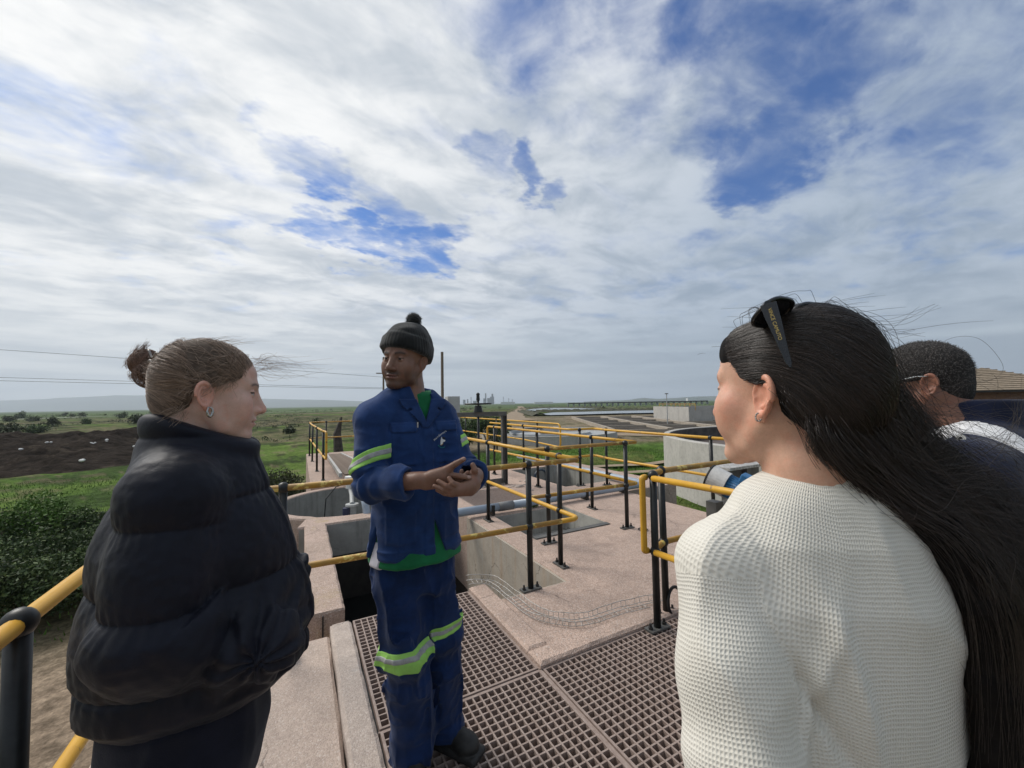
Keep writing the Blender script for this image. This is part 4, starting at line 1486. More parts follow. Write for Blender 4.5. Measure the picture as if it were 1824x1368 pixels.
def scrub():
    """low scrub over the plain, too dense to count"""
    g = np.random.default_rng(21)
    Vs, Fs, Ts = [], [], []
    k = 0
    for i in range(1500):
        az = g.uniform(-34, 62)
        r = 60 * (10 ** (g.random() * .95))
        x, y = r * math.sin(R(az)), r * math.cos(R(az))
        if az > 10 and r < 130:
            continue
        if mnoise.noise((x * .02, y * .02, 1)) < -0.05:
            continue
        s = (.25 + .6 * g.random()) * (1 + r / 220)
        V, F, t_ = foliage([(x + g.normal() * s, y + g.normal() * s, -3.0 + s * .2, s * (.4 + .4 * g.random())) for q in range(3)], 80, s * .15, i)
        Vs.append(V)
        Fs.append(F + k)
        Ts.append(t_)
        k += len(V)
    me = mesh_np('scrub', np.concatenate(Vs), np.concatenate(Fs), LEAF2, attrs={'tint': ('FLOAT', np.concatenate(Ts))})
    o = bpy.data.objects.new('scrub', me)
    COL.objects.link(o)
    tag(o, 'low scrub covering the wide plain', 'scrub', kind='stuff')


scrub()


def grass():
    """grass blades on the lawn and the field at the left"""
    g = np.random.default_rng(31)
    n = 42000
    V = np.zeros((n, 3, 3), np.float32)
    x = np.where(np.arange(n) < n * .6, g.uniform(6.2, 26, n), g.uniform(-26, -1.5, n))
    y = np.where(np.arange(n) < n * .6, 5 + 23 * g.random(n), 11 + 26 * g.random(n))
    k = (np.arange(n) >= n * .6) | (np.hypot(x - 21.1, y - 7.8) > 8.1)
    x, y = x[k], y[k]
    n = len(x)
    V = V[:n]
    z = land_z(x, y) - .03
    h = g.uniform(.07, .2, n)
    a = g.uniform(0, 6.28, n)
    w = g.uniform(.010, .03, n)
    V[:, 0] = np.stack([x - np.cos(a) * w, y - np.sin(a) * w, z], 1)
    V[:, 1] = np.stack([x + np.cos(a) * w, y + np.sin(a) * w, z], 1)
    V[:, 2] = np.stack([x + g.normal(size=n) * .05, y + g.normal(size=n) * .05, z + h], 1)
    me = mesh_np('grass', V.reshape(-1, 3), np.arange(3 * n).reshape(-1, 3), LEAF3, attrs={'tint': ('FLOAT', np.repeat(g.random(n), 3))})
    o = bpy.data.objects.new('grass', me)
    COL.objects.link(o)
    tag(o, 'short grass blades on the lawn and field', 'grass', kind='stuff')


grass()

# ------------------------------------------------------------------ air
hz = MB().box(-9500, 9500, -3500, 11500, -9, 330).build('haze', None) if False else None


def make_haze():
    m = bpy.data.materials.new('haze_air')
    m.use_nodes = True
    t = NT(m.node_tree)
    t.n.clear()
    v = t.node('ShaderNodeVolumePrincipled')
    v.inputs['Color'].default_value = (0.80, 0.90, 1.0, 1)
    v.inputs['Density'].default_value = 0.00016
    v.inputs['Anisotropy'].default_value = 0.2
    o = t.node('ShaderNodeOutputMaterial')
    t.l.new(v.outputs[0], o.inputs['Volume'])
    h = MB().box(-9800, 9800, -9800, 9800, -12, 420).build('haze', m)
    tag(h, 'thin pale haze filling the air over the plain', 'haze', kind='stuff')


make_haze()


# ------------------------------------------------------------------ sculpting kit: distance fields turned into meshes
F32 = np.float32
_lat = np.random.default_rng(3).random((32, 32, 32)).astype(F32)


def vn(P, s, seed=0):
    """smooth value noise in 0..1"""
    q = P * F32(s) + F32(seed * 7.31)
    i = np.floor(q).astype(np.int32)
    f = (q - i).astype(F32)
    f = f * f * (3 - 2 * f)
    i &= 31
    j = (i + 1) & 31
    x0, y0, z0 = i.T
    x1, y1, z1 = j.T
    fx, fy, fz = f.T
    a = _lat[x0, y0, z0] * (1 - fx) + _lat[x1, y0, z0] * fx
    b = _lat[x0, y1, z0] * (1 - fx) + _lat[x1, y1, z0] * fx
    c = _lat[x0, y0, z1] * (1 - fx) + _lat[x1, y0, z1] * fx
    d = _lat[x0, y1, z1] * (1 - fx) + _lat[x1, y1, z1] * fx
    a = a * (1 - fy) + b * fy
    c = c * (1 - fy) + d * fy
    return a * (1 - fz) + c * fz


def smin(a, b, k):
    h = np.clip(0.5 + 0.5 * (b - a) / k, 0, 1)
    return b + (a - b) * h - k * h * (1 - h)


def smax(a, b, k):
    return -smin(-a, -b, k)


def ball(P, c, r):
    return np.linalg.norm(P - np.asarray(c, F32), axis=1) - F32(r)


def ell(P, c, r, M=None):
    q = P - np.asarray(c, F32)
    if M is not None:
        q = q @ np.asarray(M, F32)
    r = np.asarray(r, F32)
    k0 = np.linalg.norm(q / r, axis=1)
    k1 = np.linalg.norm(q / (r * r), axis=1)
    return k0 * (k0 - 1) / (k1 + F32(1e-9))


def cone(P, a, b, ra, rb):
    a, b = np.asarray(a, F32), np.asarray(b, F32)
    ab = b - a
    t = np.clip(((P - a) @ ab) / (ab @ ab + F32(1e-12)), 0, 1)
    return np.linalg.norm(P - a - t[:, None] * ab, axis=1) - (F32(ra) + t * F32(rb - ra))


def chain(P, pts, rad, k=0.01):
    d = None
    for i in range(len(pts) - 1):
        e = cone(P, pts[i], pts[i + 1], rad[i], rad[i + 1])
        d = e if d is None else smin(d, e, k)
    return d


def along(P, pts):
    """arc length parameter and closest distance to a polyline"""
    best = np.full(len(P), 1e9, F32)
    S = np.zeros(len(P), F32)
    acc = 0.0
    for a, b in zip(pts[:-1], pts[1:]):
        a, b = np.asarray(a, F32), np.asarray(b, F32)
        ab = b - a
        L = float(np.linalg.norm(ab))
        t = np.clip(((P - a) @ ab) / (L * L), 0, 1)
        d = np.linalg.norm(P - a - t[:, None] * ab, axis=1)
        k = d < best
        best[k] = d[k]
        S[k] = acc + t[k] * L
        acc += L
    return S, best


def slab(P, c, half, r, M=None):
    q = P - np.asarray(c, F32)
    if M is not None:
        q = q @ np.asarray(M, F32)
    q = np.abs(q) - (np.asarray(half, F32) - F32(r))
    return np.linalg.norm(np.maximum(q, 0), axis=1) + np.minimum(q.max(axis=1), 0) - F32(r)


def prof(P, zs, a, bf, bb, xo=None, yo=None, p=2.0):
    """upright body with oval sections: half width a, front bf, back bb at heights zs (local frame)"""
    x, y, z = P.T
    zc = np.clip(z, zs[0], zs[-1])
    A = np.interp(zc, zs, a).astype(F32)
    B = np.where(y > 0, np.interp(zc, zs, bf), np.interp(zc, zs, bb)).astype(F32)
    if xo is not None:
        x = x - np.interp(zc, zs, xo)
    if yo is not None:
        yc = y - np.interp(zc, zs, yo)
        B = np.where(yc > 0, np.interp(zc, zs, bf), np.interp(zc, zs, bb)).astype(F32)
        y = yc
    e = (np.abs(x / A) ** p + np.abs(y / B) ** p) ** (1 / p)
    d = (e - 1) * np.minimum(A, B)
    d = smax(d, z - F32(zs[-1]), 0.03)
    return smax(d, F32(zs[0]) - z, 0.02)


class Frame:
    """local axes: x to the person's right, y forward, z up"""

    def __init__(s, o, phi=None, pitch=0.0, roll=0.0, fwd=None, scale=1.0):
        s.o = np.asarray(o, float)
        if fwd is None:
            fwd = RTH * math.sin(R(phi)) + FWH * math.cos(R(phi))
        f = np.asarray(fwd, float)
        f = f / np.linalg.norm(f)
        f = f * math.cos(R(pitch)) + np.array([0, 0, math.sin(R(pitch))])
        r = np.cross(f, (0, 0, 1.0))
        r /= np.linalg.norm(r)
        u = np.cross(r, f)
        r, u = r * math.cos(R(roll)) + u * math.sin(R(roll)), u * math.cos(R(roll)) - r * math.sin(R(roll))
        s.M = np.stack([r, f, u], 1)          # columns are the axes
        s.s = scale

    def loc(s, P):
        return ((P - s.o.astype(F32)) @ s.M.astype(F32)) / F32(s.s)

    def w(s, x, y, z):
        return s.o + s.M @ (np.array([x, y, z]) * s.s)

    def ws(s, Q):
        return s.o + (np.asarray(Q) * s.s) @ s.M.T


FWH = np.array([FW[0], FW[1], 0]) / np.linalg.norm(FW[:2])
RTH = np.array([FWH[1], -FWH[0], 0])


def poly(f, lo, hi, h):
    """sparse sampling of a distance field followed by surface nets"""
    B = 8
    lo = np.asarray(lo, float) - h * 2
    n = np.ceil((np.asarray(hi) + h * 2 - lo) / h / B).astype(int)
    N = n * B
    ci = np.stack(np.meshgrid(*[np.arange(k) for k in n], indexing='ij'), -1).reshape(-1, 3)
    cen = (lo + (ci * B + (B - 1) / 2) * h).astype(F32)
    dc = f(cen)
    D = np.repeat(np.repeat(np.repeat(np.where(dc > 0, 1.0, -1.0).astype(F32).reshape(n), B, 0), B, 1), B, 2)
    act = np.abs(dc) < B * h * 0.87 * 1.45 + 2 * h
    off = np.stack(np.meshgrid(*[np.arange(B)] * 3, indexing='ij'), -1).reshape(-1, 3)
    ac = ci[act]
    for s in range(0, len(ac), 600):
        blk = ac[s:s + 600]
        idx = (blk[:, None, :] * B + off[None]).reshape(-1, 3)
        P = (lo + idx * h).astype(F32)
        D[idx[:, 0], idx[:, 1], idx[:, 2]] = f(P)
    S = D < 0
    cs = np.zeros(tuple(N - 1), np.int8)
    for dx in (0, 1):
        for dy in (0, 1):
            for dz in (0, 1):
                cs += S[dx:N[0] - 1 + dx, dy:N[1] - 1 + dy, dz:N[2] - 1 + dz]
    cell = np.argwhere((cs > 0) & (cs < 8))
    vid = np.full(tuple(N - 1), -1, np.int32)
    vid[cell[:, 0], cell[:, 1], cell[:, 2]] = np.arange(len(cell))
    acc = np.zeros((len(cell), 3))
    cnt = np.zeros(len(cell))
    cor = [(a, b, c) for a in (0, 1) for b in (0, 1) for c in (0, 1)]
    for a in cor:
        for ax in range(3):
            if a[ax]:
                continue
            b = list(a)
            b[ax] = 1
            da = D[cell[:, 0] + a[0], cell[:, 1] + a[1], cell[:, 2] + a[2]]
            db = D[cell[:, 0] + b[0], cell[:, 1] + b[1], cell[:, 2] + b[2]]
            k = (da < 0) != (db < 0)
            t = da[k] / (da[k] - db[k])
            p = np.array(a, float)[None].repeat(k.sum(), 0)
            p[:, ax] += t
            acc[k] += p
            cnt[k] += 1
    V = lo + (cell + acc / cnt[:, None]) * h
    Q = []
    for ax in range(3):
        u, w = (ax + 1) % 3, (ax + 2) % 3
        sl0 = [slice(None)] * 3
        sl1 = [slice(None)] * 3
        sl0[ax] = slice(0, N[ax] - 1)
        sl1[ax] = slice(1, N[ax])
        e = np.argwhere(S[tuple(sl0)] != S[tuple(sl1)])
        e = e[(e[:, u] > 0) & (e[:, w] > 0) & (e[:, u] < N[u] - 1) & (e[:, w] < N[w] - 1)]
        inside = S[e[:, 0], e[:, 1], e[:, 2]]
        ids = []
        for du, dw in ((1, 1), (0, 1), (0, 0), (1, 0)):
            q = e.copy()
            q[:, u] -= du
            q[:, w] -= dw
            ids.append(vid[q[:, 0], q[:, 1], q[:, 2]])
        q = np.stack(ids, 1)
        q[~inside] = q[~inside][:, ::-1]
        Q.append(q)
    Q = np.concatenate(Q)
    return V, Q[(Q >= 0).all(1)]


def relax(V, Q, it=1, k=0.5):
    n = len(V)
    for _ in range(it):
        s = np.zeros((n, 3))
        c = np.zeros(n)
        for a, b in ((0, 1), (1, 2), (2, 3), (3, 0)):
            np.add.at(s, Q[:, a], V[Q[:, b]])
            np.add.at(c, Q[:, a], 1)
            np.add.at(s, Q[:, b], V[Q[:, a]])
            np.add.at(c, Q[:, b], 1)
        V = V * (1 - k) + k * s / np.maximum(c, 1)[:, None]
    return V


def sculpt(name, f, lo, hi, h, material, parent=None, smooth_it=1, attrs=None, extra=None, rlx=0.5):
    """mesh object from a distance field; attrs: name -> (type, function of world points)"""
    V, Q = poly(f, lo, hi, h)
    if smooth_it:
        V = relax(V, Q, smooth_it, rlx)
    if extra:
        for v2, q2 in extra:
            Q = np.concatenate([Q, q2 + len(V)])
            V = np.concatenate([V, v2])
    at_ = {k: (t, fn(V.astype(F32))) for k, (t, fn) in (attrs or {}).items()}
    me = mesh_np(name, V, Q, material, True, at_)
    o = bpy.data.objects.new(name, me)
    COL.objects.link(o)
    if parent is not None:
        reparent(o, parent)
    return o


def rgba(c):
    return np.concatenate([c, np.ones((len(c), 1))], 1)


def hair_curves(name, S, radius, material, parent, taper=0.25):
    """S: list of (k,3) arrays"""
    cu = bpy.data.hair_curves.new(name)
    sizes = [len(s) for s in S]
    cu.add_curves(sizes)
    cu.position_data.foreach_set('vector', np.concatenate(S).astype(F32).ravel())
    ra = cu.attributes.get('radius') or cu.attributes.new('radius', 'FLOAT', 'POINT')
    r = np.concatenate([radius * (1 - (1 - taper) * np.linspace(0, 1, k) ** 2) for k in sizes])
    ra.data.foreach_set('value', r.astype(F32))
    ti = cu.attributes.new('tint', 'FLOAT', 'CURVE')
    ti.data.foreach_set('value', rng.random(len(S)).astype(F32))
    cu.materials.append(material)
    o = bpy.data.objects.new(name, cu)
    COL.objects.link(o)
    if parent is not None:
        reparent(o, parent)
    return o


def hair_mat(name, a, b, rough=0.42, spec=0.5):
    m, t, bs = principled(name)
    an = t.node('ShaderNodeAttribute', attribute_name='tint')
    t.put(bs.inputs['Base Color'], t.mix(an.outputs['Fac'], a, b))
    bs.inputs['Roughness'].default_value = rough
    bs.inputs['Specular IOR Level'].default_value = spec
    return m


def hair_mass_mat(name, a, b, scale=(60, 60, 6)):
    m, t, bs = principled(name)
    oc = t.node('ShaderNodeTexCoord').outputs['Object']
    t.put(bs.inputs['Base Color'], t.mix(t.rng(t.noise(oc, 70, 5, .6), .3, .7), a, b))
    bs.inputs['Roughness'].default_value = 0.8
    bs.inputs['Specular IOR Level'].default_value = 0.12
    bump(t, bs, t.noise(oc, 120, 4, .6), .4, .003)
    return m


def skin_mat(name, sss=0.12, rough=0.5, tint=(1.0, 0.35, 0.2)):
    m, t, b = principled(name)
    an = t.node('ShaderNodeAttribute', attribute_name='skin')
    oc = t.node('ShaderNodeTexCoord').outputs['Object']
    n = t.rng(t.noise(oc, 60, 5, .6), .3, .7, .93, 1.07, False)
    n2 = t.rng(t.noise(oc, 400, 3, .6), .3, .7, .95, 1.05, False)
    blot = t.rng(t.noise(oc, 34, 6, .65, .3), .45, .70, 0, .38)
    fr = t.rng(t.noise(oc, 260, 3, .6), .60, .72, 0, .22)
    base = t.vmath('SCALE', an.outputs['Color'], t.math('MULTIPLY', n, n2))
    base = t.mix(blot, base, t.mix(1.0, base, (1.10, .74, .66), 'MULTIPLY'))
    t.put(b.inputs['Base Color'], t.mix(fr, base, t.mix(1.0, base, (.72, .58, .50), 'MULTIPLY')))
    b.inputs['Roughness'].default_value = rough
    b.inputs['Specular IOR Level'].default_value = 0.35
    b.inputs['Subsurface Weight'].default_value = sss
    b.inputs['Subsurface Radius'].default_value = tint
    b.inputs['Subsurface Scale'].default_value = 0.006
    bump(t, b, t.math('ADD', t.noise(oc, 620, 3, .6), t.math('MULTIPLY', t.noise(oc, 130, 4, .6), .9)), .22, .0010)
    return m


def cloth_mat(name, c, c2=None, rough=0.85, weave=900, strength=0.25, sheen=0.15, wear=None, spec=0.2):
    m, t, b = principled(name)
    oc = t.node('ShaderNodeTexCoord').outputs['Object']
    col = t.mix(t.rng(t.noise(oc, 11, 6, .65), .35, .65), c, c2 or tuple(v * .78 for v in c))
    if wear:
        col = t.mix(t.rng(t.noise(oc, 26, 7, .7), .58, .78, 0, .5), col, wear)
    t.put(b.inputs['Base Color'], col)
    b.inputs['Roughness'].default_value = rough
    b.inputs['Specular IOR Level'].default_value = spec
    b.inputs['Sheen Weight'].default_value = sheen
    b.inputs['Sheen Roughness'].default_value = 0.5
    bump(t, b, t.math('ADD', t.noise(oc, weave, 2, .5), t.math('MULTIPLY', t.noise(oc, 45, 4, .6), 1.5)), strength, .002)
    return m


# ------------------------------------------------------------------ heads
def head_field(p, fem=True, ear=(1, 1), smile=0.0, ny=-.050):
    """canonical head, origin between the ears, metres; returns bare head with ears"""
    x, y, z = p.T
    q = p.copy()
    q[:, 0] = np.abs(q[:, 0])                              # mirror
    d = ell(q, (0, -.010, .040), (.0745, .0945, .083))
    d = smin(d, ell(q, (0, .030, .052), (.058, .058, .052)), .02)          # forehead
    d = smin(d, ell(q, (0, .030, -.022), (.0575, .056, .074)), .025)
    jw = .045 if fem else .050
    d = smin(d, chain(q, [(jw + .004, -.002, -.032), (jw - .004, .030, -.070), (.016, .070, -.090)], [.020, .018, .017], .01), .022)
    d = smin(d, ell(q, (0, .076, -.090), (.020, .017, .016)), .016)        # chin
    d = smin(d, ball(q, (.040, .056, -.016), .026 + .003 * smile), .022)   # cheek
    d = smin(d, ball(q, (.034, .060, -.045), .022), .025)
    d = smin(d, cone(q, (.012, .084, .030), (.040, .070, .032), .011, .010), .014 if fem else .010)   # brow
    d = smax(d, -ell(q, (.031, .098, .010), (.017, .016, .012)), .012)     # socket
    # eyeball and lids
    d = smin(d, ball(q, (.0305, .0735, .0105), .0125), .002)
    lid = smax(ball(q, (.0305, .0735, .0105), .0139), .0125 - q[:, 2], .002)
    lid2 = smax(ball(q, (.0305, .0735, .0105), .0137), q[:, 2] - .0065, .002)
    d = smin(d, smin(lid, lid2, .001), .003)
    # nose
    w = 1.0 if fem else 1.22
    d = smin(d, cone(q, (0, .078, .022), (0, .090, -.026), .010, .014), .012)
    d = smin(d, cone(q, (0, .085, .022), (0, .107, -.020), .0075, .0088 * w), .011)
    d = smin(d, ball(q, (0, .1095, -.0270), .0095 * w), .008)
    d = smin(d, cone(q, (0, .094, -.036), (0, .106, -.030), .0055, .0065), .006)
    d = smin(d, ell(q, (.0125 * w, .0955, -.030), (.0078 * w, .011, .0075)), .006)
    d = smax(d, -ball(q, (.0070 * w, .0985, -.0400), .0030), .003)
    # mouth
    d = smin(d, ell(q, (0, .080, -.056), (.028, .016, .020)), .016)
    lf = 1.0 if fem else 1.25
    d = smin(d, ell(q, (0, .0925, -.0525), (.0215, .0070 * lf, .0052 * lf)), .004)
    d = smin(d, ell(q, (0, .0910, -.0635), (.0190, .0078 * lf, .0058 * lf)), .004)
    d = smax(d, -ell(q, (0, .0985, -.0580), (.0235, .011, .0014 + .001 * smile)), .0025)
    d = smax(d, -ball(q, (.0255, .0885, -.0575), .0028), .004)
    # neck
    nr = .049 if fem else .056
    nk = chain(q, [(0, -.030, -.035), (0, (ny - .030) / 2, -.11), (0, ny, -.175)], [nr + .002, nr, nr + .012], .03)
    d = smin(d, nk, .022)
    d = smin(d, cone(q, (.030, -.022, -.045), (.014, .010, -.155), .014, .012), .02)
    # ear
    e = np.array([.0765, -.012, -.004], F32)
    c_, s_ = math.cos(R(24)), math.sin(R(24))
    t = q - e
    t = np.stack([t[:, 0] * c_ + t[:, 1] * s_, -t[:, 0] * s_ + t[:, 1] * c_, t[:, 2]], 1)   # swing the ear outward
    tl = R(12)
    t = np.stack([t[:, 0], t[:, 1] * math.cos(tl) + t[:, 2] * math.sin(tl), -t[:, 1] * math.sin(tl) + t[:, 2] * math.cos(tl)], 1)
    a_, b_ = .0165, .0265
    up_ = np.where(t[:, 2] > 0, 1.0, 0.80)
    ee = np.sqrt((t[:, 1] / (a_ * up_)) ** 2 + ((t[:, 2] - .004) / b_) ** 2)
    rim = np.sqrt(((ee - 1) * .0185) ** 2 + (t[:, 0] - .004) ** 2) - .0036
    pan = smax(np.abs(t[:, 0] + .001) - .0024, (ee - 1) * .018, .002)
    rim2 = np.sqrt(((ee - .58) * .0185) ** 2 + (t[:, 0] - .0022) ** 2) - .0026
    rim2 = smax(rim2, -(t[:, 1] * -1 + .004), .004)
    lobe = ell(t, (.001, .002, -.0265), (.0042, .0075, .0085))
    trg = ell(t, (.002, .0145, -.004), (.0045, .0045, .0075))
    er = smin(smin(smin(rim, pan, .003), rim2, .002), smin(lobe, trg, .002), .004)
    er = smax(er, -ell(t, (.004, .006, -.003), (.0052, .0062, .0085)), .002)
    root = cone(q, (.066, -.008, .010), (.066, -.004, -.016), .011, .010)
    er = smin(er, root, .004)
    on_ = np.where(x >= 0, ear[0], ear[1])
    er = np.where(on_ > 0, er, 1.0)
    return smin(d, er, .003)


def head_colour(p, skin, lip, fem=True, brow=(.05, .035, .028), beard=None, blush=0.25, closed=0.0, iris=(.03, .02, .015)):
    """colour of each point of the face"""
    x, y, z = p.T
    ax = np.abs(x)
    n = len(p)
    c = np.tile(np.asarray(skin, F32), (n, 1))

    def mixin(col, k):
        nonlocal c
        c = c + (np.asarray(col, F32) - c) * np.clip(k, 0, 1)[:, None]
    red = np.asarray(skin) * np.array([1.12, .78, .72])
    mixin(red, blush * np.exp(-((ax - .040) ** 2 + (y - .065) ** 2 + (z + .022) ** 2) / .022 ** 2) * 1.6)
    mixin(red, blush * np.exp(-((ax) ** 2 + (y - .108) ** 2 + (z + .026) ** 2) / .013 ** 2) * 1.6)
    mixin(red, blush * 1.2 * ((ax > .070) & (y < .02) & (z > -.04) & (z < .05) & (y > -.05)))
    if beard is not None:
        k = np.exp(-((np.maximum(ax - .022, 0)) ** 2 + (z + .046) ** 2 * 3.2) / .018 ** 2) * (y > .07)
        mixin(beard, .85 * k)
        k = sstep(-.060, -.078, z) * sstep(.02, .05, y) * sstep(-.125, -.105, z)
        mixin(beard, .6 * k)
        k = sstep(.045, .052, ax) * sstep(-.02, -.05, z) * sstep(-.10, -.085, z) * (y > -.005)
        mixin(beard, .45 * k)
    lipk = np.exp(-(np.maximum(ax - .014, 0) / .007) ** 2 - ((z + .058) / .0078) ** 4) * (y > .083)
    mixin(lip, lipk * .9)
    mixin(np.asarray(lip) * .25, np.exp(-((z + .058) / .0016) ** 2) * (ax < .023) * (y > .083) * .8)
    # brows
    bz = .0305 + .004 * np.sin(np.clip((ax - .012) / .036, 0, 1) * 2.6) - .10 * np.maximum(ax - .036, 0)
    bk = np.exp(-((z - bz) / (.0036 if fem else .0050)) ** 2) * sstep(.011, .016, ax) * sstep(.052, .046, ax) * (y > .045)
    mixin(brow, bk * .9)
    # eyes
    ex, ez = ax - .0305, z - .0100
    r2 = np.sqrt(ex ** 2 + (y - .0735) ** 2 + (ez - .0005) ** 2)
    op = (np.abs(ez) < .0036 * (1 - closed)) & (r2 < .0134) & (y > .078) & (np.abs(ex) < .0115)
    c[op] = np.minimum(np.asarray(skin) * 1.3 + .06, (.5, .46, .44))
    ir = op & (np.sqrt(ex ** 2 + ez ** 2) < .0058)
    c[ir] = iris
    lash = (np.abs(ez - .0042 * (1 - closed)) < .0016) & (r2 < .0150) & (y > .070) & (np.abs(ex) < .0135)
    c[lash] = np.asarray(brow) * .5
    mixin(np.asarray(skin) * .45, np.exp(-((ax - .0065) ** 2 + (z + .0365) ** 2) / .0035 ** 2) * (y > .09))
    return c


def make_person(label, frame):
    t = thing('person', label, 'person', tuple(frame.o))
    return t


def reparent(o, t):
    """keep world shape when parented to an Empty that stands somewhere"""
    o.parent = t
    o.matrix_parent_inverse = Matrix.Translation(-Vector(t.location))
    return o


# ------------------------------------------------------------------ the worker in blue overalls
def hand_field(P, palm, fingers, pk=.012):
    """palm: list of (a, b, ra, rb); fingers: list of joint lists with radii"""
    d = None
    for a, b, ra, rb in palm:
        e = cone(P, a, b, ra, rb)
        d = e if d is None else smin(d, e, pk)
    for pts, rad in fingers:
        d = smin(d, chain(P, pts, rad, .003), .0045)
    return d


def text_mesh(name, cu, material):
    tmp = bpy.data.objects.new(name + '_outline', cu)
    COL.objects.link(tmp)
    dg = bpy.context.evaluated_depsgraph_get()
    me = bpy.data.meshes.new_from_object(tmp.evaluated_get(dg))
    bpy.data.objects.remove(tmp)
    bpy.data.curves.remove(cu)
    me.materials.clear()
    me.materials.append(material)
    o = bpy.data.objects.new(name, me)
    COL.objects.link(o)
    return o


def worker():
    g0 = at(742, 1200, 1.66)
    t = thing('person', 'worker in blue overalls and dark bobble hat with clasped hands', 'person', (g0[0], g0[1], 0))
    TF = Frame((g0[0], g0[1], 0), 146)                      # trunk frame on the floor
    A = at
    # ---- joints measured on the photograph
    nb = A(724, 700, 1.672)
    rs, ls = A(663, 746, 1.58), A(786, 744, 1.74)
    re, le = A(656, 862, 1.51), A(828, 846, 1.69)
    rw, lw = A(742, 856, 1.415), A(842, 858, 1.50)
    rh, lh = A(707, 1000, 1.63), A(772, 1000, 1.72)
    rk, lk = A(722, 1165, 1.585), A(786, 1130, 1.72)
    ra, la = A(737, 1312, 1.645), A(786, 1280, 1.765)
    # ---- head
    HF = Frame(A(721, 646, 1.665), 197, pitch=-2, roll=4, scale=1.02)
    skin = np.array([.205, .112, .076])

    def body_f(P):
        d = head_field(HF.loc(P), fem=False) * F32(HF.s)
        d = smin(d, chain(P, [A(726, 690, 1.675), A(728, 720, 1.685)], [.055, .075], .02), .02)
        # right hand (pointing to the picture's right)
        return d
    D = 1.405
    hand_r = hand_field  # alias
    rpalm = [(A(728, 857, 1.43), A(752, 855, 1.415), .030, .027), (A(752, 855, 1.415), A(790, 849, D), .027, .024), (A(760, 862, 1.41), A(800, 858, D), .022, .018), (A(770, 848, D), A(800, 836, D), .022, .016)]
    rf = [([A(796, 836, D), A(812, 826, D - .005), A(826, 818, D - .01)], [.0135, .0110, .0085]),               # thumb
          ([A(800, 846, D), A(818, 848, D - .012), A(836, 851, D - .010)], [.0115, .0098, .0080]),              # index
          ([A(800, 853, D + .012), A(822, 853, D + .005), A(833, 842, D + .012)], [.011, .0095, .0078]),
          ([A(798, 858, D + .02), A(820, 857, D + .02), A(822, 839, D + .03)], [.0105, .009, .0075]),
          ([A(794, 861, D + .03), A(812, 861, D + .03), A(816, 848, D + .04)], [.0095, .008, .007])]
    E_ = 1.375
    lpalm = [(A(848, 846, 1.47), A(842, 862, 1.42), .027, .026), (A(842, 864, 1.42), A(818, 872, E_), .026, .020), (A(838, 874, 1.40), A(806, 876, E_), .019, .016), (A(844, 848, 1.44), A(838, 866, 1.40), .022, .022)]
    lf = [([A(820, 866, E_), A(806, 861, E_ - .012), A(800, 852, E_ - .002)], [.0112, .0098, .0080]),
          ([A(812, 872, E_), A(795, 866, E_ - .014), A(781, 857, E_ - .004)], [.0112, .0098, .0082]),
          ([A(808, 877, E_), A(790, 872, E_ - .012), A(774, 866, E_ - .004)], [.0108, .0092, .0078]),
          ([A(806, 881, E_ + .005), A(792, 879, E_ - .004), A(779, 873, E_)], [.0095, .0082, .0070]),
          ([A(845, 850, 1.43), A(846, 838, 1.42), A(842, 828, 1.425)], [.0135, .0115, .009])]

    def hands_f(P):
        d = hand_field(P, rpalm, rf)
        d = smin(d, cone(P, A(700, 860, 1.47), rw, .034, .029), .01)
        d2 = hand_field(P, lpalm, lf)
        d2 = smin(d2, cone(P, lw, A(846, 850, 1.46), .03, .028), .01)
        return np.minimum(d, d2)
    hv = poly(hands_f, np.min([A(690, 890, 1.36), A(690, 805, 1.5), A(860, 890, 1.36), A(860, 800, 1.52)], 0) - .05, np.max([A(690, 890, 1.36), A(690, 805, 1.5), A(860, 890, 1.36), A(860, 800, 1.52)], 0) + .05, .0026)

    def trunk_f(P):
        p = TF.loc(P)
        d = prof(p, [.80, .95, 1.15, 1.35, 1.42], [.13, .12, .13, .13, .07], [.09, .08, .09, .08, .06], [.09, .09, .09, .08, .06])
        for a, b, c in ((rs, re, rw), (ls, le, lw)):
            d = smin(d, chain(P, [a, b, c], [.045, .036, .026], .01), .03)
        for a, b, c in ((rh, rk, ra), (lh, lk, la)):
            d = smin(d, chain(P, [a, b, c], [.06, .045, .03], .01), .03)
        return d
    tv = poly(trunk_f, TF.w(0, 0, .8) + np.array([-.5, -.5, -.8]), TF.w(0, 0, .8) + np.array([.5, .5, .75]), .016)

    def sk(V):
        p = HF.loc(V)
        c = head_colour(p, skin, (.21, .098, .080), False, (.020, .014, .011), beard=(.038, .023, .017), blush=.12, closed=.15, iris=(.012, .008, .006))
        far = np.linalg.norm(p, axis=1) > .22
        c[far] = skin * 1.0
        # nails
        for q in (rf[0][0][-1], rf[1][0][-1]):
            k = np.linalg.norm(V - (q + np.array([0, 0, .004]) - FWH * .006), axis=1) < .0065
            c[k] = (.36, .24, .20)
        return rgba(c)
    body = sculpt('body', body_f, HF.o - .16 - np.array([0, 0, .06]), HF.o + .17, .0026, skin_mat('worker_skin', .06, .45), t, 1, {'skin': ('FLOAT_COLOR', sk)}, [hv, tv])

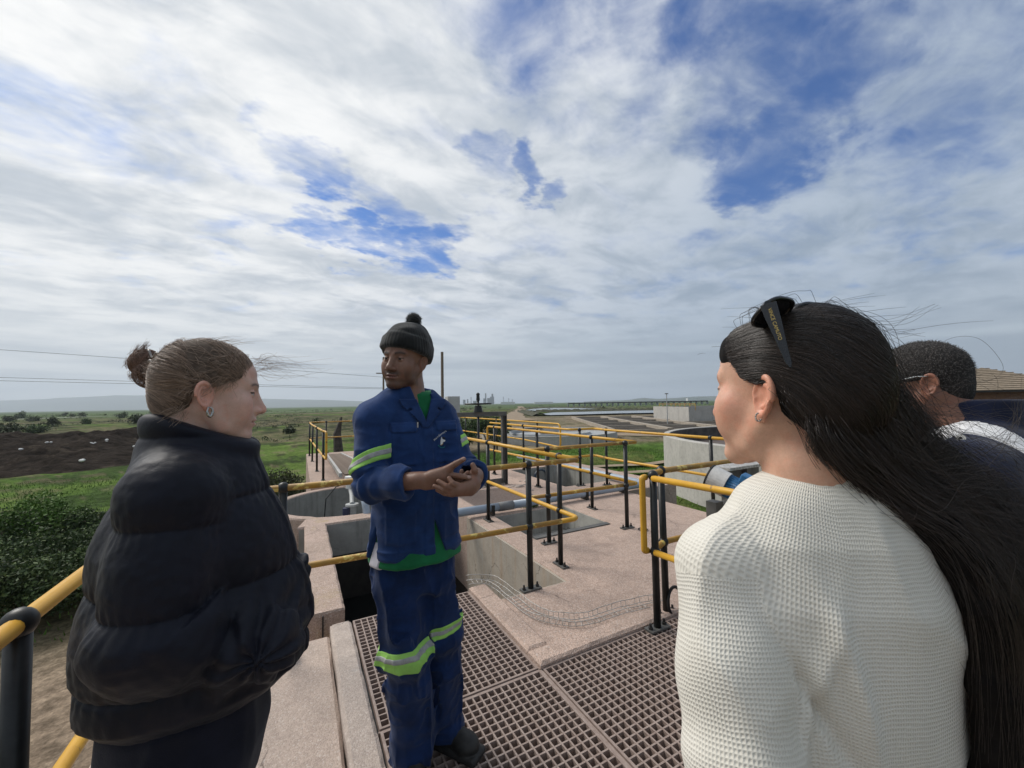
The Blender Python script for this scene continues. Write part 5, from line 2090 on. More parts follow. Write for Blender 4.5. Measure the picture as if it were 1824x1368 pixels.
    # ---- beanie
    def hat_f(P):
        p = HF.loc(P)
        q = p - np.array([0, -.012, .052], F32)
        M = Frame((0, 0, 0), fwd=(0, 1, .12)).M
        d = ell(q, (0, -.010, .024), (.096, .112, .092))
        d = smin(d, ell(q, (.0, -.035, .085), (.045, .05, .03)), .03)
        s = q[:, 2] - .31 * q[:, 1]                      # brim dips at the back
        band = smax(ell(q, (0, -.004, -.006), (.104, .120, .13)), np.abs(s - .010) - .036, .014)
        band = smax(band, -ell(q, (0, -.004, -.006), (.078, .090, .12)), .004)
        d = smax(d, -(s + .014), .01)
        d = smin(d, band, .006)
        ribs = np.sin(np.arctan2(q[:, 0], q[:, 1]) * 46)
        return (d - .0006 * ribs + .009 * (vn(P, 26, 2) - .5)) * F32(HF.s)
    hatm = cloth_mat('dark_knit', (.008, .009, .009), (.014, .016, .016), .95, 500, .6, .25)
    hat = sculpt('beanie', hat_f, HF.o - .19, HF.o + .22, .003, hatm, t, 1)
    pc = A(737, 571, 1.70)
    pom = sculpt('pompom', lambda P: ball(P, pc, .030) + .006 * (vn(P, 120, 5) - .5), pc - .05, pc + .05, .003, hatm, None, 0)
    pom.parent = hat
    S = []
    gg = np.random.default_rng(4)
    for k in range(900):
        v = gg.normal(size=3)
        v /= np.linalg.norm(v)
        S.append(np.array([pc + v * .024, pc + v * (.032 + .006 * gg.random()) + gg.normal(size=3) * .0025]))
    f = hair_curves('yarn_ends', S, .0009, hair_mat('pompom_yarn', (.03, .034, .034), (.22, .23, .23), .8, .2), None)
    f.parent = hat

    # ---- overall jacket
    arms = ((rs, re, A(727, 859, 1.44)), (ls, le, A(843, 848, 1.53)))

    def fold(P, p):
        n = vn(P * np.array([1, 1, .40], F32), 12, 1)
        m = vn(P * np.array([.7, .7, 1.5], F32), 20, 8)
        return .014 * (1 - np.abs(2 * n - 1)) ** 2 + .004 * (1 - np.abs(2 * m - 1)) ** 2
    ZJ = [.898, .95, 1.08, 1.24, 1.38, 1.47, 1.555]
    JA = [.190, .184, .170, .170, .174, .150, .070]
    JF = [.142, .138, .130, .126, .122, .105, .068]
    JB = [.128, .122, .116, .118, .120, .108, .072]

    def torso_f(P):
        p = TF.loc(P)
        d = prof(p, ZJ, JA, JF, JB, p=2.25)
        return d, p

    def sleeve(P, a, b, c):
        s, _ = along(P, [a, b, c])
        L = np.linalg.norm(b - a)
        w = .010 * np.sin((s - L) * 95) * np.exp(-((s - L) / .07) ** 2) + .006 * np.sin(s * 60 + 4 * vn(P, 8, 3)) * sstep(.12, .3, s)
        d = chain(P, [a, b, c], [.056, .054, .054], .02)
        e = (c - b) / np.linalg.norm(c - b)
        d = smax(d - w, (P - c.astype(F32)) @ e.astype(F32), .004)
        return smax(d, -cone(P, c - e * .07, c + e * .03, .046, .050), .004)

    def jacket_base(P):
        d, p = torso_f(P)
        for a, b, c in arms:
            d = smin(d, sleeve(P, a, b, c), .035)
        d = smin(d, cone(P, nb, rs, .055, .058), .03)
        d = smin(d, cone(P, nb, ls, .055, .058), .03)
        return d - fold(P, p) + .005, p

    def jacket_f(P):
        d, p = jacket_base(P)
        x, y, z = p.T
        pl = smax(d - .0045, np.abs(x + .006) - .020, .003)                  # placket
        pl = smax(pl, -y, .01)
        d = np.minimum(d, pl)
        for (x0, x1, z0, z1, o) in ((-.138, -.042, 1.395, 1.43, .007), (-.134, -.046, 1.26, 1.42, .004), (.042, .138, 1.395, 1.43, .007), (.046, .134, 1.26, 1.42, .004), (-.155, -.05, .96, 1.10, .004), (.05, .155, .96, 1.10, .004)):
            r2 = np.maximum(np.abs(x - (x0 + x1) / 2) - (x1 - x0) / 2, np.abs(z - (z0 + z1) / 2) - (z1 - z0) / 2)
            d = np.minimum(d, smax(smax(d - o, r2, .003), .05 - y, .01))
        hemb = smax(d - .003, np.abs(z - .920) - .016, .003)
        d = np.minimum(d, hemb)
        # neck opening and the open front
        hole = cone(p, (0, .012, 1.48), (0, -.02, 1.68), .062, .075)
        d = smax(d, -hole, .008)
        vee = smax(np.abs(x + .004) - np.maximum((z - 1.425) * .36, -.05), .03 - y, .01)
        d = smax(d, -vee, .006)
        split = smax(np.abs(x + .03 + (1.05 - z) * .16) - np.maximum((1.04 - z) * .15, -.05), -y, .01)
        d = smax(d, -split, .006)
        side = smax(np.abs(y - .03) - np.maximum((1.02 - z) * .24, -.03), -x, .01)
        d = smax(d, -side, .006)
        inner = prof(p, ZJ, [v - .013 for v in JA], [v - .013 for v in JF], [v - .013 for v in JB], p=2.25)
        d = np.where(z < 1.07, smax(d, -inner, .004), d)
        # collar
        nd = np.sqrt(x * x + (y - .004) ** 2 * 1.1)
        top = 1.565 + .030 * np.clip(-y * 8, -.6, 1)
        col = smax(smax(np.abs(nd - .088 - (z - 1.50) * -.10) - .006, z - top, .004), 1.46 - z, .006)
        gap = smax(np.abs(x) - (.020 + np.maximum(1.585 - z, 0) * .40), -y, .006)
        col = smax(col, -gap, .004)
        d = smin(d, col, .006)
        return d
    blue = cloth_mat('overall_blue', (.015, .046, .150), (.010, .031, .103), .88, 700, .4, .12, (.04, .088, .225))
    jl, jh = TF.w(0, 0, 1.1) + np.array([-.42, -.42, -.26]), TF.w(0, 0, 1.1) + np.array([.42, .42, .54])
    jacket = sculpt('jacket', jacket_f, jl, jh, .0042, blue, t, 1)

    def lapel(sgn):
        def f(P):
            d, p = jacket_base(P)
            x, y, z = p.T
            x = x * sgn
            e = np.maximum((z - 1.425) * .36, 0) + .0
            w = .055 * np.clip((z - 1.40) / .10, 0, 1) + .012
            reg = np.maximum(np.maximum(e - .004 - x, x - e - w), np.maximum(1.405 - z + .25 * (x - e), z - 1.525))
            reg = np.maximum(reg, -(np.abs(z - 1.487 + .5 * (x - e - .03)) - .004) * (x - e > .034) - 1.0 * (x - e <= .034))
            return smax(smax(np.abs(d - .008) - .0035, reg, .003), .02 - y, .01)
        return f
    for s in (-1, 1):
        c = TF.w(s * .06, .1, 1.46)
        sculpt('collar_flap', lapel(s), c - .12, c + .12, .0032, blue, t, 1)
    # reflective bands
    lime = cloth_mat('lime_band', (.36, .68, .15), (.30, .58, .13), .7, 600, .2, 0)
    silver = mat('reflective_tape', (.40, .40, .39), (.31, .31, .31), 60, .5, .2, 120, .001)

    def band(nm, f, s_of, c, w, material, off, box):
        return sculpt(nm, lambda P: smax(f(P) - off, np.abs(s_of(P) - c) - w, .002), box[0], box[1], .0035, material, t, 0)
    for (a, b, c), bc in ((arms[0], .165), (arms[1], .150)):
        S_ = lambda P, a=a, b=b, c=c: along(P, [a, b, c])[0] + .45 * ((P - (a + (b - a) * .6).astype(F32)) @ RTH.astype(F32))
        f_ = lambda P, a=a, b=b, c=c: jacket_base(P)[0]
        m = a + (b - a) * .6
        box = (m - .13, m + .13)

        def only(P, f_=f_, a=a, b=b, c=c):
            xl = TF.loc(P)[:, 0]
            return smax(smax(f_(P), along(P, [a, b, c])[1] - .098, .004), (.140 - xl) if a is rs else (xl + .150), .002)
        band('reflective_band', only, S_, bc, .027, lime, .003, box)
        band('silver_tape', only, S_, bc, .0105, silver, .0048, box)
    # ---- trousers
    legs = ((rh, rk, A(737, 1330, 1.635)), (lh, lk, A(786, 1291, 1.755)))

    def trouser_base(P):
        p = TF.loc(P)
        d = prof(p, [.74, .80, .88, .96], [.145, .150, .148, .135], [.105, .112, .112, .105], [.108, .114, .112, .104], p=2.2)
        for a, b, c in legs:
            s, _ = along(P, [a, b, c])
            L = np.linalg.norm(b - a)
            w = .010 * np.sin((s - L) * 55 + 3 * vn(P, 9, 4)) * np.exp(-((s - L) / .09) ** 2) + .012 * np.sin(s * 50 + 5 * vn(P, 7, 6)) * sstep(.62, .80, s)
            q = chain(P, [a, b, c], [.084, .079, .076], .03)
            e = (c - b) / np.linalg.norm(c - b)
            q = smax(q, (P - c.astype(F32)) @ e.astype(F32) - .005, .008)
            d = smin(d, q - w, .028)
        return d - .022 * (1 - np.abs(2 * vn(P * np.array([1, 1, .4], F32), 12, 9) - 1)) ** 3 - .006 * (1 - np.abs(2 * vn(P * np.array([1, 1, .7], F32), 30, 4) - 1)) ** 3 + .004
    navy = cloth_mat('trouser_navy', (.009, .029, .105), (.006, .019, .068), .9, 700, .4, .1, (.018, .05, .16))
    tl = TF.w(0, 0, 0) + np.array([-.36, -.40, .02])
    th_ = TF.w(0, 0, 0) + np.array([.36, .40, .98])
    sculpt('trousers', trouser_base, tl, th_, .0048, navy, t, 1)
    for (a, b, c), bc in ((legs[0], .335), (legs[1], .262)):
        S_ = lambda P, a=a, b=b, c=c: along(P, [a, b, c])[0] + .012 * (vn(P, 9, 5) - .5)
        m = a + (b - a) * (.85 if a is rh else .7)
        box = (m - .17, m + .17)

        def only(P, a=a, b=b, c=c):
            o_ = legs[1] if a is rh else legs[0]
            dd = along(P, [a, b, c])[1]
            return smax(smax(trouser_base(P), dd - .125, .004), (dd - along(P, list(o_))[1]) * .5 + .008, .002)
        band('reflective_band', only, S_, bc, .024, lime, .003, box)
        band('silver_tape', only, S_, bc, .0095, silver, .0048, box)
    # ---- green shirt
    green = cloth_mat('green_shirt', (.012, .165, .058), (.009, .125, .045), .8, 800, .3, .1)

    def shirt_f(P):
        p = TF.loc(P)
        d = prof(p, [.866, .96, 1.08, 1.24, 1.38, 1.47, 1.56], [v - .014 for v in [.210, .178, .158, .156, .160, .140, .082]], [v - .012 for v in [.166, .138, .118, .114, .112, .102, .082]], [v - .018 for v in JB], p=2.25)
        d = d - .004 * (1 - np.abs(2 * vn(P * np.array([1, 1, .4], F32), 14, 3) - 1))
        x, y, z = p.T
        nd = np.sqrt(x * x + (y - .004) ** 2)
        col = smax(smax(np.abs(nd - .074) - .005, z - 1.565 + .25 * np.maximum(y, 0), .004), 1.47 - z, .006)
        d = smin(d, col, .006)
        hole = cone(p, (0, .01, 1.46), (0, -.02, 1.68), .058, .066)
        return smax(d, -hole, .006)
    sh = sculpt('shirt', shirt_f, TF.w(0, 0, 1.1) + np.array([-.3, -.3, -.32]), TF.w(0, 0, 1.1) + np.array([.3, .3, .50]), .005, green, t, 1)

    def stripe_f(P):
        p = TF.loc(P)
        d = shirt_f(P) - .0025
        return smax(smax(d, np.abs(p[:, 1] - .040) - .030, .002), np.maximum(p[:, 2] - .955, .10 - p[:, 0]), .002)
    q = TF.w(.175, .04, .9)
    st = sculpt('white_side_panel', stripe_f, q - .14, q + .14, .004, cloth_mat('white_jersey', (.62, .60, .66), None, .8, 800, .2, .1), t, 0)
    # ---- boots
    bm_ = mat('boot_leather', (.016, .015, .014), (.032, .030, .027), 30, .6, .4, 160, .002)
    for a, phi, in ((ra, 168), (la, 118)):
        BF = Frame((a[0], a[1], 0), phi)

        def boot_f(P, BF=BF):
            p = BF.loc(P)
            d = chain(p, [(0, -.01, .20), (0, -.015, .10)], [.052, .050], .02)
            d = smin(d, chain(p, [(0, -.035, .055), (0, .05, .065), (0, .125, .045)], [.042, .045, .040], .02), .03)
            d = smin(d, ell(p, (0, .135, .045), (.050, .058, .040)), .02)
            sole = smax(slab(p, (0, .06, .014), (.052, .145, .016), .014), .0 - p[:, 2], .002)
            up = smax(d, .024 - p[:, 2], .006)
            lace = np.minimum.reduce([cone(p, (-.028, y_, z_), (.028, y_, z_), .0045, .0045) for y_, z_ in ((.045, .118), (.066, .110), (.086, .100))])
            return smin(smin(up, sole, .004), lace, .003)
        sculpt('boot', boot_f, BF.o + np.array([-.24, -.24, -.01]), BF.o + np.array([.24, .24, .25]), .0045, bm_, t, 1)
    # ---- small things on the jacket
    w_ = mat('badge_white', (.70, .70, .68), None, rough=.7)
    bq = at(787, 757.5, 1.55)

    def on_chest(px, py, lift=.004):
        """point on the jacket surface seen at that spot of the photograph"""
        o = CAM
        dd = at(px, py, 1.0) - CAM
        s = np.linspace(1.35, 1.9, 500)
        P = (o + dd * s[:, None]).astype(F32)
        f_ = jacket_base(P)[0] - lift
        i = int(np.argmax(f_ < 0))
        return o + dd * s[i]
    b = MB().ball((0, 0, 0), .0055, 10, 6).build('snap_button', MT['motorcap'])
    b.location = on_chest(787, 757)
    reparent(b, t)
    zp = MB().tube([(0, 0, 0), (0, 0, -.022)], .003, 6).build('zip_pull', MT['motorcap'])
    zp.location = on_chest(744, 752, .006)
    reparent(zp, t)
    # embroidered arc of lettering and emblem on the left chest
    cx, cy = 794, 789
    word = 'Mandenoys'
    for i, ch in enumerate(word):
        k = i / (len(word) - 1)
        px, py = 775.5 + 19.5 * k, 784.5 - 15.5 * k ** .8
        p0 = on_chest(px, py, .0055)
        cu = bpy.data.curves.new('letter', 'FONT')
        cu.body = ch
        cu.size = .0125
        cu.extrude = .0004
        cu.align_x = 'CENTER'
        o = text_mesh('letter', cu, w_)
        f = on_chest(px + 3, py, .0055) - p0
        g = on_chest(px, py - 3, .0055) - p0
        f, g = f / np.linalg.norm(f), g / np.linalg.norm(g)
        a = R(38)
        xx = f * math.cos(a) + g * math.sin(a)
        n = np.cross(f, g)
        n /= np.linalg.norm(n)
        yy = np.cross(n, xx)
        o.matrix_world = Matrix(((xx[0], yy[0], n[0], p0[0]), (xx[1], yy[1], n[1], p0[1]), (xx[2], yy[2], n[2], p0[2]), (0, 0, 0, 1)))
        o.parent = t
        o.matrix_parent_inverse = Matrix.Translation(-Vector(t.location))

    def patch(nm, pts, material, lift):
        V = [tuple(on_chest(a, b, lift)) for a, b in pts]
        V2 = [tuple(on_chest(a, b, lift - .0025)) for a, b in pts]
        n = len(pts)
        F = [tuple(range(n - 1, -1, -1))] + [(i, (i + 1) % n, n + (i + 1) % n, n + i) for i in range(n)]
        reparent(MB().add(V + V2, F).build(nm, material), t)
    patch('emblem', [(784.5, 793), (784.8, 784), (786.5, 777.5), (788, 781.5), (790.5, 783), (793.5, 784), (792.5, 786.5), (789, 787.5), (788.2, 791), (786.5, 793.5)], w_, .0055)
    patch('emblem', [(788, 778.5), (791, 778), (793, 780), (792.6, 782.6), (789.5, 781.6)], MT['dark'], .0057)
    patch('emblem', [(784.6, 792.8), (788, 790.5), (790, 788), (789, 791.5), (786.5, 793.6)], mat('badge_ochre', (.42, .30, .10), None), .0062)
    patch('emblem', [(780, 793), (784, 797), (789, 798), (793, 796), (792.4, 795), (788.6, 797), (784.4, 796), (780.8, 792.4)], mat('badge_teal', (.02, .22, .22), None), .0055)
    return t


worker()


# ------------------------------------------------------------------ the woman in the black puffer jacket
def surface_push(P, f, off, it=4):
    """move points out to the given distance from a field"""
    P = P.astype(F32).copy()
    for _ in range(it):
        d = f(P)
        e = F32(.002)
        g = np.stack([f(P + np.array(v, F32) * e) - f(P - np.array(v, F32) * e) for v in ((1, 0, 0), (0, 1, 0), (0, 0, 1))], 1)
        g /= np.linalg.norm(g, axis=1)[:, None] + 1e-9
        k = np.maximum(off - d, 0)
        P += g * k[:, None]
    return P


def puffer_woman():
    BF = Frame(np.array([0, 0, 0]) + RTH * -.775 + FWH * .985, 63)
    t = thing('person', 'woman in black puffer jacket with brown hair in a clipped bun', 'person', tuple(BF.o))
    ear = at(365, 706, .905)
    HF = Frame((0, 0, 0), 52, pitch=-5, scale=1.02)
    HF.o = ear - HF.M @ np.array([.075, -.010, -.004]) * HF.s
    skin = np.array([.60, .395, .315])

    def body_f(P):
        d = head_field(HF.loc(P), True, (1, 1)) * F32(HF.s)
        b0 = HF.w(0, -.05, -.17)
        return smin(d, cone(P, b0, b0 + np.array([0, 0, -.09]), .056, .065), .03)

    def trunk_f(P):
        p = BF.loc(P)
        d = prof(p, [.72, .85, 1.1, 1.3, 1.40], [.14, .12, .12, .13, .07], [.09, .08, .09, .09, .06], [.10, .09, .09, .09, .06])
        for s in (-1, 1):
            d = smin(d, chain(p, [(.17 * s, 0, 1.31), (.22 * s, -.07, 1.03), (.15 * s, .12, .95)], [.04, .036, .026], .01), .03)
            d = smin(d, chain(p, [(.08 * s, 0, .80), (.085 * s, .02, .45), (.085 * s, 0, .06)], [.07, .05, .035], .01), .03)
        return d
    tv = poly(trunk_f, BF.o + np.array([-.45, -.45, 0]), BF.o + np.array([.45, .45, 1.5]), .016)

    def sk(V):
        p = HF.loc(V)
        c = head_colour(p, skin, (.50, .24, .21), True, (.075, .048, .034), blush=.5, closed=.25, iris=(.05, .06, .06))
        c[np.linalg.norm(p, axis=1) > .24] = skin
        return rgba(c)
    body = sculpt('body', body_f, HF.o - .17 - np.array([0, 0, .10]), HF.o + .17, .0024, skin_mat('fair_skin', .15, .45), t, 1, {'skin': ('FLOAT_COLOR', sk)}, [tv])

    # ---- jacket
    ZS = [.825, .87, .95, 1.08, 1.20, 1.30, 1.375, 1.42]
    A_ = [.150, .190, .205, .200, .195, .182, .140, .085]
    Bf = [.175, .235, .250, .225, .185, .150, .115, .090]
    Bb = [.150, .195, .205, .195, .178, .150, .115, .090]
    arm_n = [BF.w(.165, -.010, 1.315), BF.w(.185, -.030, 1.055), BF.w(.155, .150, .975)]
    arm_f = [BF.w(-.185, .0, 1.315), BF.w(-.235, .03, 1.05), BF.w(-.19, .165, .985)]
    seams = [.80, .905, 1.035, 1.165, 1.29, 1.40]

    def puff(s, z0, sp, k=.5):
        return np.abs(np.sin(math.pi * (s - z0) / sp)) ** k

    def arm_f_(P, J):
        s, _ = along(P, J)
        d = chain(P, J, [.076, .082, .070], .03)
        wr = vn(P * np.array([1, 1, 1], F32), 26, 3) * .008 * np.exp(-((s - .31) / .12) ** 2)
        rad = .004 * np.sin(90 * s + 6 * vn(P, 14, 5)) * sstep(.22, .34, s)
        ax = (J[1] - J[0]) / np.linalg.norm(J[1] - J[0])
        e1 = np.cross(ax, BF.M[:, 1])
        e2 = np.cross(ax, e1)
        q = P - J[1].astype(F32)
        an = np.arctan2(q @ e1.astype(F32), q @ e2.astype(F32))
        ph = np.abs(np.mod(s - .055 + .08, .160) - .08)
        gat = .0014 * np.sin(an * 26 + 9 * vn(P, 11, 6)) * np.exp(-(ph / .030) ** 2)
        return d - .019 * puff(s, .055, .160, .42) + .007 - wr - rad - gat

    def jacket_f(P):
        p = BF.loc(P)
        z = p[:, 2]
        tor = prof(p, ZS, A_, Bf, Bb, p=2.2)
        zz = z + .05 * p[:, 1] * (p[:, 1] > 0)
        ph = np.abs(np.mod(zz - .745 + .0925, .185) - .0925)
        tor = tor -   .0012 * np.sin(np.arctan2(p[:, 0], p[:, 1]) * 44 + 9 * vn(P, 11, 2)) * np.exp(-(ph / .030) ** 2)
        tor = tor - .018 * puff(zz, .745, .185, .42) + .004 * sstep(.78, .84, z) + .010
        d = smin(tor, cone(p, (.06, -.02, 1.375), (.165, -.01, 1.325), .062, .080), .05)
        d = smin(d, cone(p, (-.06, -.02, 1.375), (-.165, -.01, 1.325), .062, .080), .05)
        for J in (arm_n, arm_f):
            a = arm_f_(P, J)
            d = smin(d, a, .030)
        # gathered pocket entries
        for J in (arm_n, arm_f):
            q = J[2]
            r = np.linalg.norm(P - q.astype(F32), axis=1)
            ang = np.arctan2((P - q.astype(F32)) @ BF.M[:, 1].astype(F32), P[:, 2] - q[2])
            d = d + .010 * np.exp(-(r / .07) ** 2) + .005 * np.sin(ang * 9 + 5 * vn(P, 18, 4)) * np.exp(-((r - .09) / .05) ** 2)
        # front closure
        fl = smax(d - .006, np.abs(p[:, 0] - .012) - .022, .006)
        d = np.minimum(d, smax(fl, -p[:, 1], .01))
        d = d - .002 * (vn(P * np.array([1, 1, 1.3], F32), 34, 2) - .5) - .003 * (vn(P, 80, 7) - .5)
        # collar
        c = BF.w(0, .035, 1.40)
        q = BF.loc(P)
        cx, cy, cz = q[:, 0], q[:, 1] - .004 - .10 * (q[:, 2] - 1.40), q[:, 2]
        ring = np.sqrt((cx * 1.05) ** 2 + cy ** 2)
        top = 1.490 - .42 * np.maximum(q[:, 1] + .06, 0) + .10 * np.maximum(q[:, 1] - .08, 0)
        th = .017 + .010 * puff(cz, 1.36, .075)
        col = smax(np.abs(ring - .098) - th, cz - top, .022)
        col = smax(col, 1.36 - cz, .02)
        gap = smax(np.abs(cx + .010) - .006 - np.maximum(cz - 1.40, 0) * .22, -cy, .01)
        col = smax(col, -gap, .01)
        hole = cone(q, (0, .005, 1.38), (0, .02, 1.60), .078, .084)
        d = smax(d, -hole, .01)
        return smin(d, col, .010)
    m, tt, b = principled('puffer_nylon')
    oc = tt.node('ShaderNodeTexCoord').outputs['Object']
    tt.put(b.inputs['Base Color'], tt.mix(tt.rng(tt.noise(oc, 9, 5), .3, .7), (.0030, .0040, .0100), (.0048, .0062, .0150)))
    b.inputs['Roughness'].default_value = .56
    b.inputs['Specular IOR Level'].default_value = .24
    b.inputs['Sheen Weight'].default_value = .05
    n1 = bump(tt, b, tt.noise(oc, 40, 6, .65, .6), .28, .005)
    bump(tt, b, tt.noise(oc, 900, 2), .15, .001, n1)
    lo, hi = BF.o + np.array([-.50, -.50, .72]), BF.o + np.array([.50, .50, 1.53])
    sculpt('puffer_jacket', jacket_f, lo, hi, .0042, m, t, 1, rlx=.3)

    def trousers_f(P):
        p = BF.loc(P)
        d = prof(p, [.62, .72, .85], [.165, .175, .165], [.135, .15, .14], [.145, .16, .15], p=2.2)
        for s in (-1, 1):
            d = smin(d, chain(p, [(.088 * s, .0, .72), (.095 * s, .03, .45), (.095 * s, .0, .03)], [.100, .085, .078], .02), .03)
        return d - .010 * (1 - np.abs(2 * vn(P * np.array([1, 1, .4], F32), 13, 9) - 1)) ** 2
    tm = cloth_mat('dark_denim', (.006, .007, .014), (.009, .010, .020), .9, 600, .4, .1)
    sculpt('trousers', trousers_f, BF.o + np.array([-.3, -.3, -.02]), BF.o + np.array([.3, .3, .9]), .007, tm, t, 1)
    bm_ = mat('dark_shoe', (.012, .012, .012), None, rough=.5)
    for s in (-1, 1):
        def shoe(P, s=s):
            p = BF.loc(P)
            d = chain(p, [(.095 * s, -.04, .0), (.10 * s, .07, .0), (.105 * s, .14, -.012)], [.042, .042, .034], .02)
            return smax(d, -.045 - p[:, 2], .004)
        sculpt('shoe', shoe, BF.o + np.array([-.3, -.3, -.05]), BF.o + np.array([.3, .3, .08]), .006, bm_, t, 1)

    # ---- hair: smooth cap drawn back into a bun
    bun = at(260, 647, 1.01)
    tie = at(283, 662, .99)

    def cap_f(P):
        p = HF.loc(P)
        d = ell(p, (0, -.014, .042), (.0815, .1015, .0915))
        d = smin(d, ell(p, (0, -.062, -.018), (.052, .044, .046)), .03)
        # hairline: forehead, temples, over the ear, nape
        x, y, z = np.abs(p[:, 0]), p[:, 1], p[:, 2]
        face = smin(z - .074 + .0 * x, .0 * z + 9, .01)
        cut = y - (.062 - .25 * np.maximum(.05 - z, 0) * 2.2 + .0 * x)
        cut = np.where(z > .05, y - .062 - (z - .05) * .75, y - .040 - np.maximum(z, -.02) * .45)
        cut = np.maximum(cut, -(z - (.006 - .55 * np.maximum(-.022 - y, 0) * 1.4)) * 1.0 - .0) if False else np.maximum(cut, np.where(y > -.032, .020 + .35 * np.maximum(y, 0) - z, -.062 - z)) + .010 * (vn(P, 95, 4) - .5)
        d = smax(d, cut, .010)
        return d * F32(HF.s)

    def bun_f(P):
        d = ell((P - bun.astype(F32)) @ HF.M.astype(F32), (0, 0, 0), (.030, .030, .034))
        d = smin(d, ell((P - at(268, 668, 1.0).astype(F32)) @ HF.M.astype(F32), (0, 0, 0), (.024, .026, .018)), .015)
        d = smin(d, cone(P, tie, bun, .016, .02), .015)
        return d + .006 * (vn(P, 90, 3) - .5)
    hb, hl = (.085, .055, .038), (.21, .145, .105)
    mass = hair_mass_mat('brown_hair_mass', (.075, .055, .042), (.125, .094, .073))
    strand = hair_mat('brown_hair', (.12, .083, .060), (.44, .315, .23), .42, .4)
    hair = sculpt('hair', lambda P: np.minimum(cap_f(P), bun_f(P)), np.minimum(HF.o - .16, bun - .06), np.maximum(HF.o + .16, bun + .06), .0035, mass, t, 1)
    g = np.random.default_rng(12)
    S = []
    tl = HF.loc(tie[None].astype(F32))[0]
    hairline = [(.0, .092, .098), (.030, .088, .088), (.052, .072, .068), (.066, .050, .045), (.074, .028, .028), (.077, .008, .026), (.078, -.014, .028), (.080, -.034, .012), (.070, -.050, -.030), (.050, -.068, -.058), (.0, -.078, -.066)]
    hl_ = np.array(hairline)
    N = 8500
    for k in range(N):
        u = g.random() * (len(hl_) - 1)
        i = int(u)
        r0 = hl_[i] + (hl_[min(i + 1, len(hl_) - 1)] - hl_[i]) * (u - i)
        if g.random() < .5:
            r0 = r0 * np.array([-1, 1, 1])
        back = g.random() ** 1.6 * .75
        r0 = r0 + g.normal(size=3) * .003
        r1 = tl + g.normal(size=3) * np.array([.012, .010, .012])
        ss = np.linspace(back, 1.0, 12)[:, None]
        mid = (r0 + r1) / 2 + np.array([0, 0, .035]) * (r0[2] > .03) + np.array([r0[0] * .5, 0, 0])
        pts = (1 - ss) ** 2 * r0 + 2 * ss * (1 - ss) * mid + ss ** 2 * r1
        S.append(HF.ws(pts))
    S = np.array(S)
    sh = S.shape
    off = np.repeat(.0005 + .0030 * g.random(N) ** 2, 12).astype(F32)
    P = surface_push(S.reshape(-1, 3), cap_f, 0.0, 0)
    d = cap_f(P)
    for _ in range(3):
        d = cap_f(P)
        e = F32(.003)
        G = np.stack([cap_f(P + np.array(v, F32) * e) - cap_f(P - np.array(v, F32) * e) for v in ((1, 0, 0), (0, 1, 0), (0, 0, 1))], 1)
        G /= np.linalg.norm(G, axis=1)[:, None] + 1e-9
        mv = np.where((d < off) | (np.tile(np.linspace(0, 1, 12), N) < .8), off - d, 0)
        P = P + G * np.clip(mv, -.02, .03)[:, None]
    S = P.reshape(sh)
    o = hair_curves('hair_strands', list(S), .00030, strand, None, .6)
    o.parent = hair
    # bun strands and stray ends
    S = []
    for k in range(1500):
        a = g.normal(size=3)
        a /= np.linalg.norm(a)
        b_ = np.cross(a, g.normal(size=3))
        b_ /= np.linalg.norm(b_)
        c_ = bun if g.random() < .7 else at(268, 667, 1.0)
        r_ = .031 + .004 * g.random()
        an = np.linspace(0, 1.2 + 1.2 * g.random(), 9)
        S.append(c_ + r_ * (np.cos(an)[:, None] * a + np.sin(an)[:, None] * b_) * np.array([1, 1, 1.05]))
    for k in range(260):                         # flicked ends blown up from the bun
        lk = [(262, 612, 250, 632), (247, 618, 238, 636), (228, 640, 232, 650), (232, 672, 240, 668), (262, 682, 256, 676)][k % 5]
        q_ = 4.5 if k % 5 < 2 else 3
        b0 = at(lk[2] + 6 * g.normal(), lk[3] + 6 * g.normal(), 1.005 + .012 * g.normal())
        tip = at(lk[0] + q_ * g.normal(), lk[1] + q_ * g.normal(), 1.005 + .012 * g.normal())
        md = (b0 + tip) / 2 + g.normal(size=3) * .002 - RTH * .006
        ss = np.linspace(0, 1, 8)[:, None]
        S.append((1 - ss) ** 2 * b0 + 2 * ss * (1 - ss) * md + ss ** 2 * tip)
    o = hair_curves('bun_strands', S, .00030, hair_mat('auburn_hair', (.095, .058, .040), (.30, .175, .12), .42, .4), None, .3)
    o.parent = hair
    S = []
    for k in range(46):                          # loose wind blown hairs over the forehead
        b0 = HF.w(.02 * g.normal(), .085 + .008 * g.normal(), .088 + .014 * g.normal())
        tip = b0 + RTH * (.03 + .07 * abs(g.normal())) + np.array([0, 0, .018 * g.normal()]) + FWH * .03 * g.normal()
        md = (b0 + tip) / 2 + np.array([0, 0, .022 * g.normal() + .006]) + RTH * .012 * g.normal()
        ss = np.linspace(0, 1, 12)[:, None]
        S.append((1 - ss) ** 2 * b0 + 2 * ss * (1 - ss) * md + ss ** 2 * tip)
    for k in range(60):
        b0 = HF.w(.02 * g.normal(), -.03 + .06 * g.random(), .126)
        tip = b0 + RTH * (.05 * g.normal()) + np.array([0, 0, .004 + .008 * g.random()])
        md = (b0 + tip) / 2 + np.array([0, 0, .012 * g.random()])
        ss = np.linspace(0, 1, 10)[:, None]
        S.append((1 - ss) ** 2 * b0 + 2 * ss * (1 - ss) * md + ss ** 2 * tip)
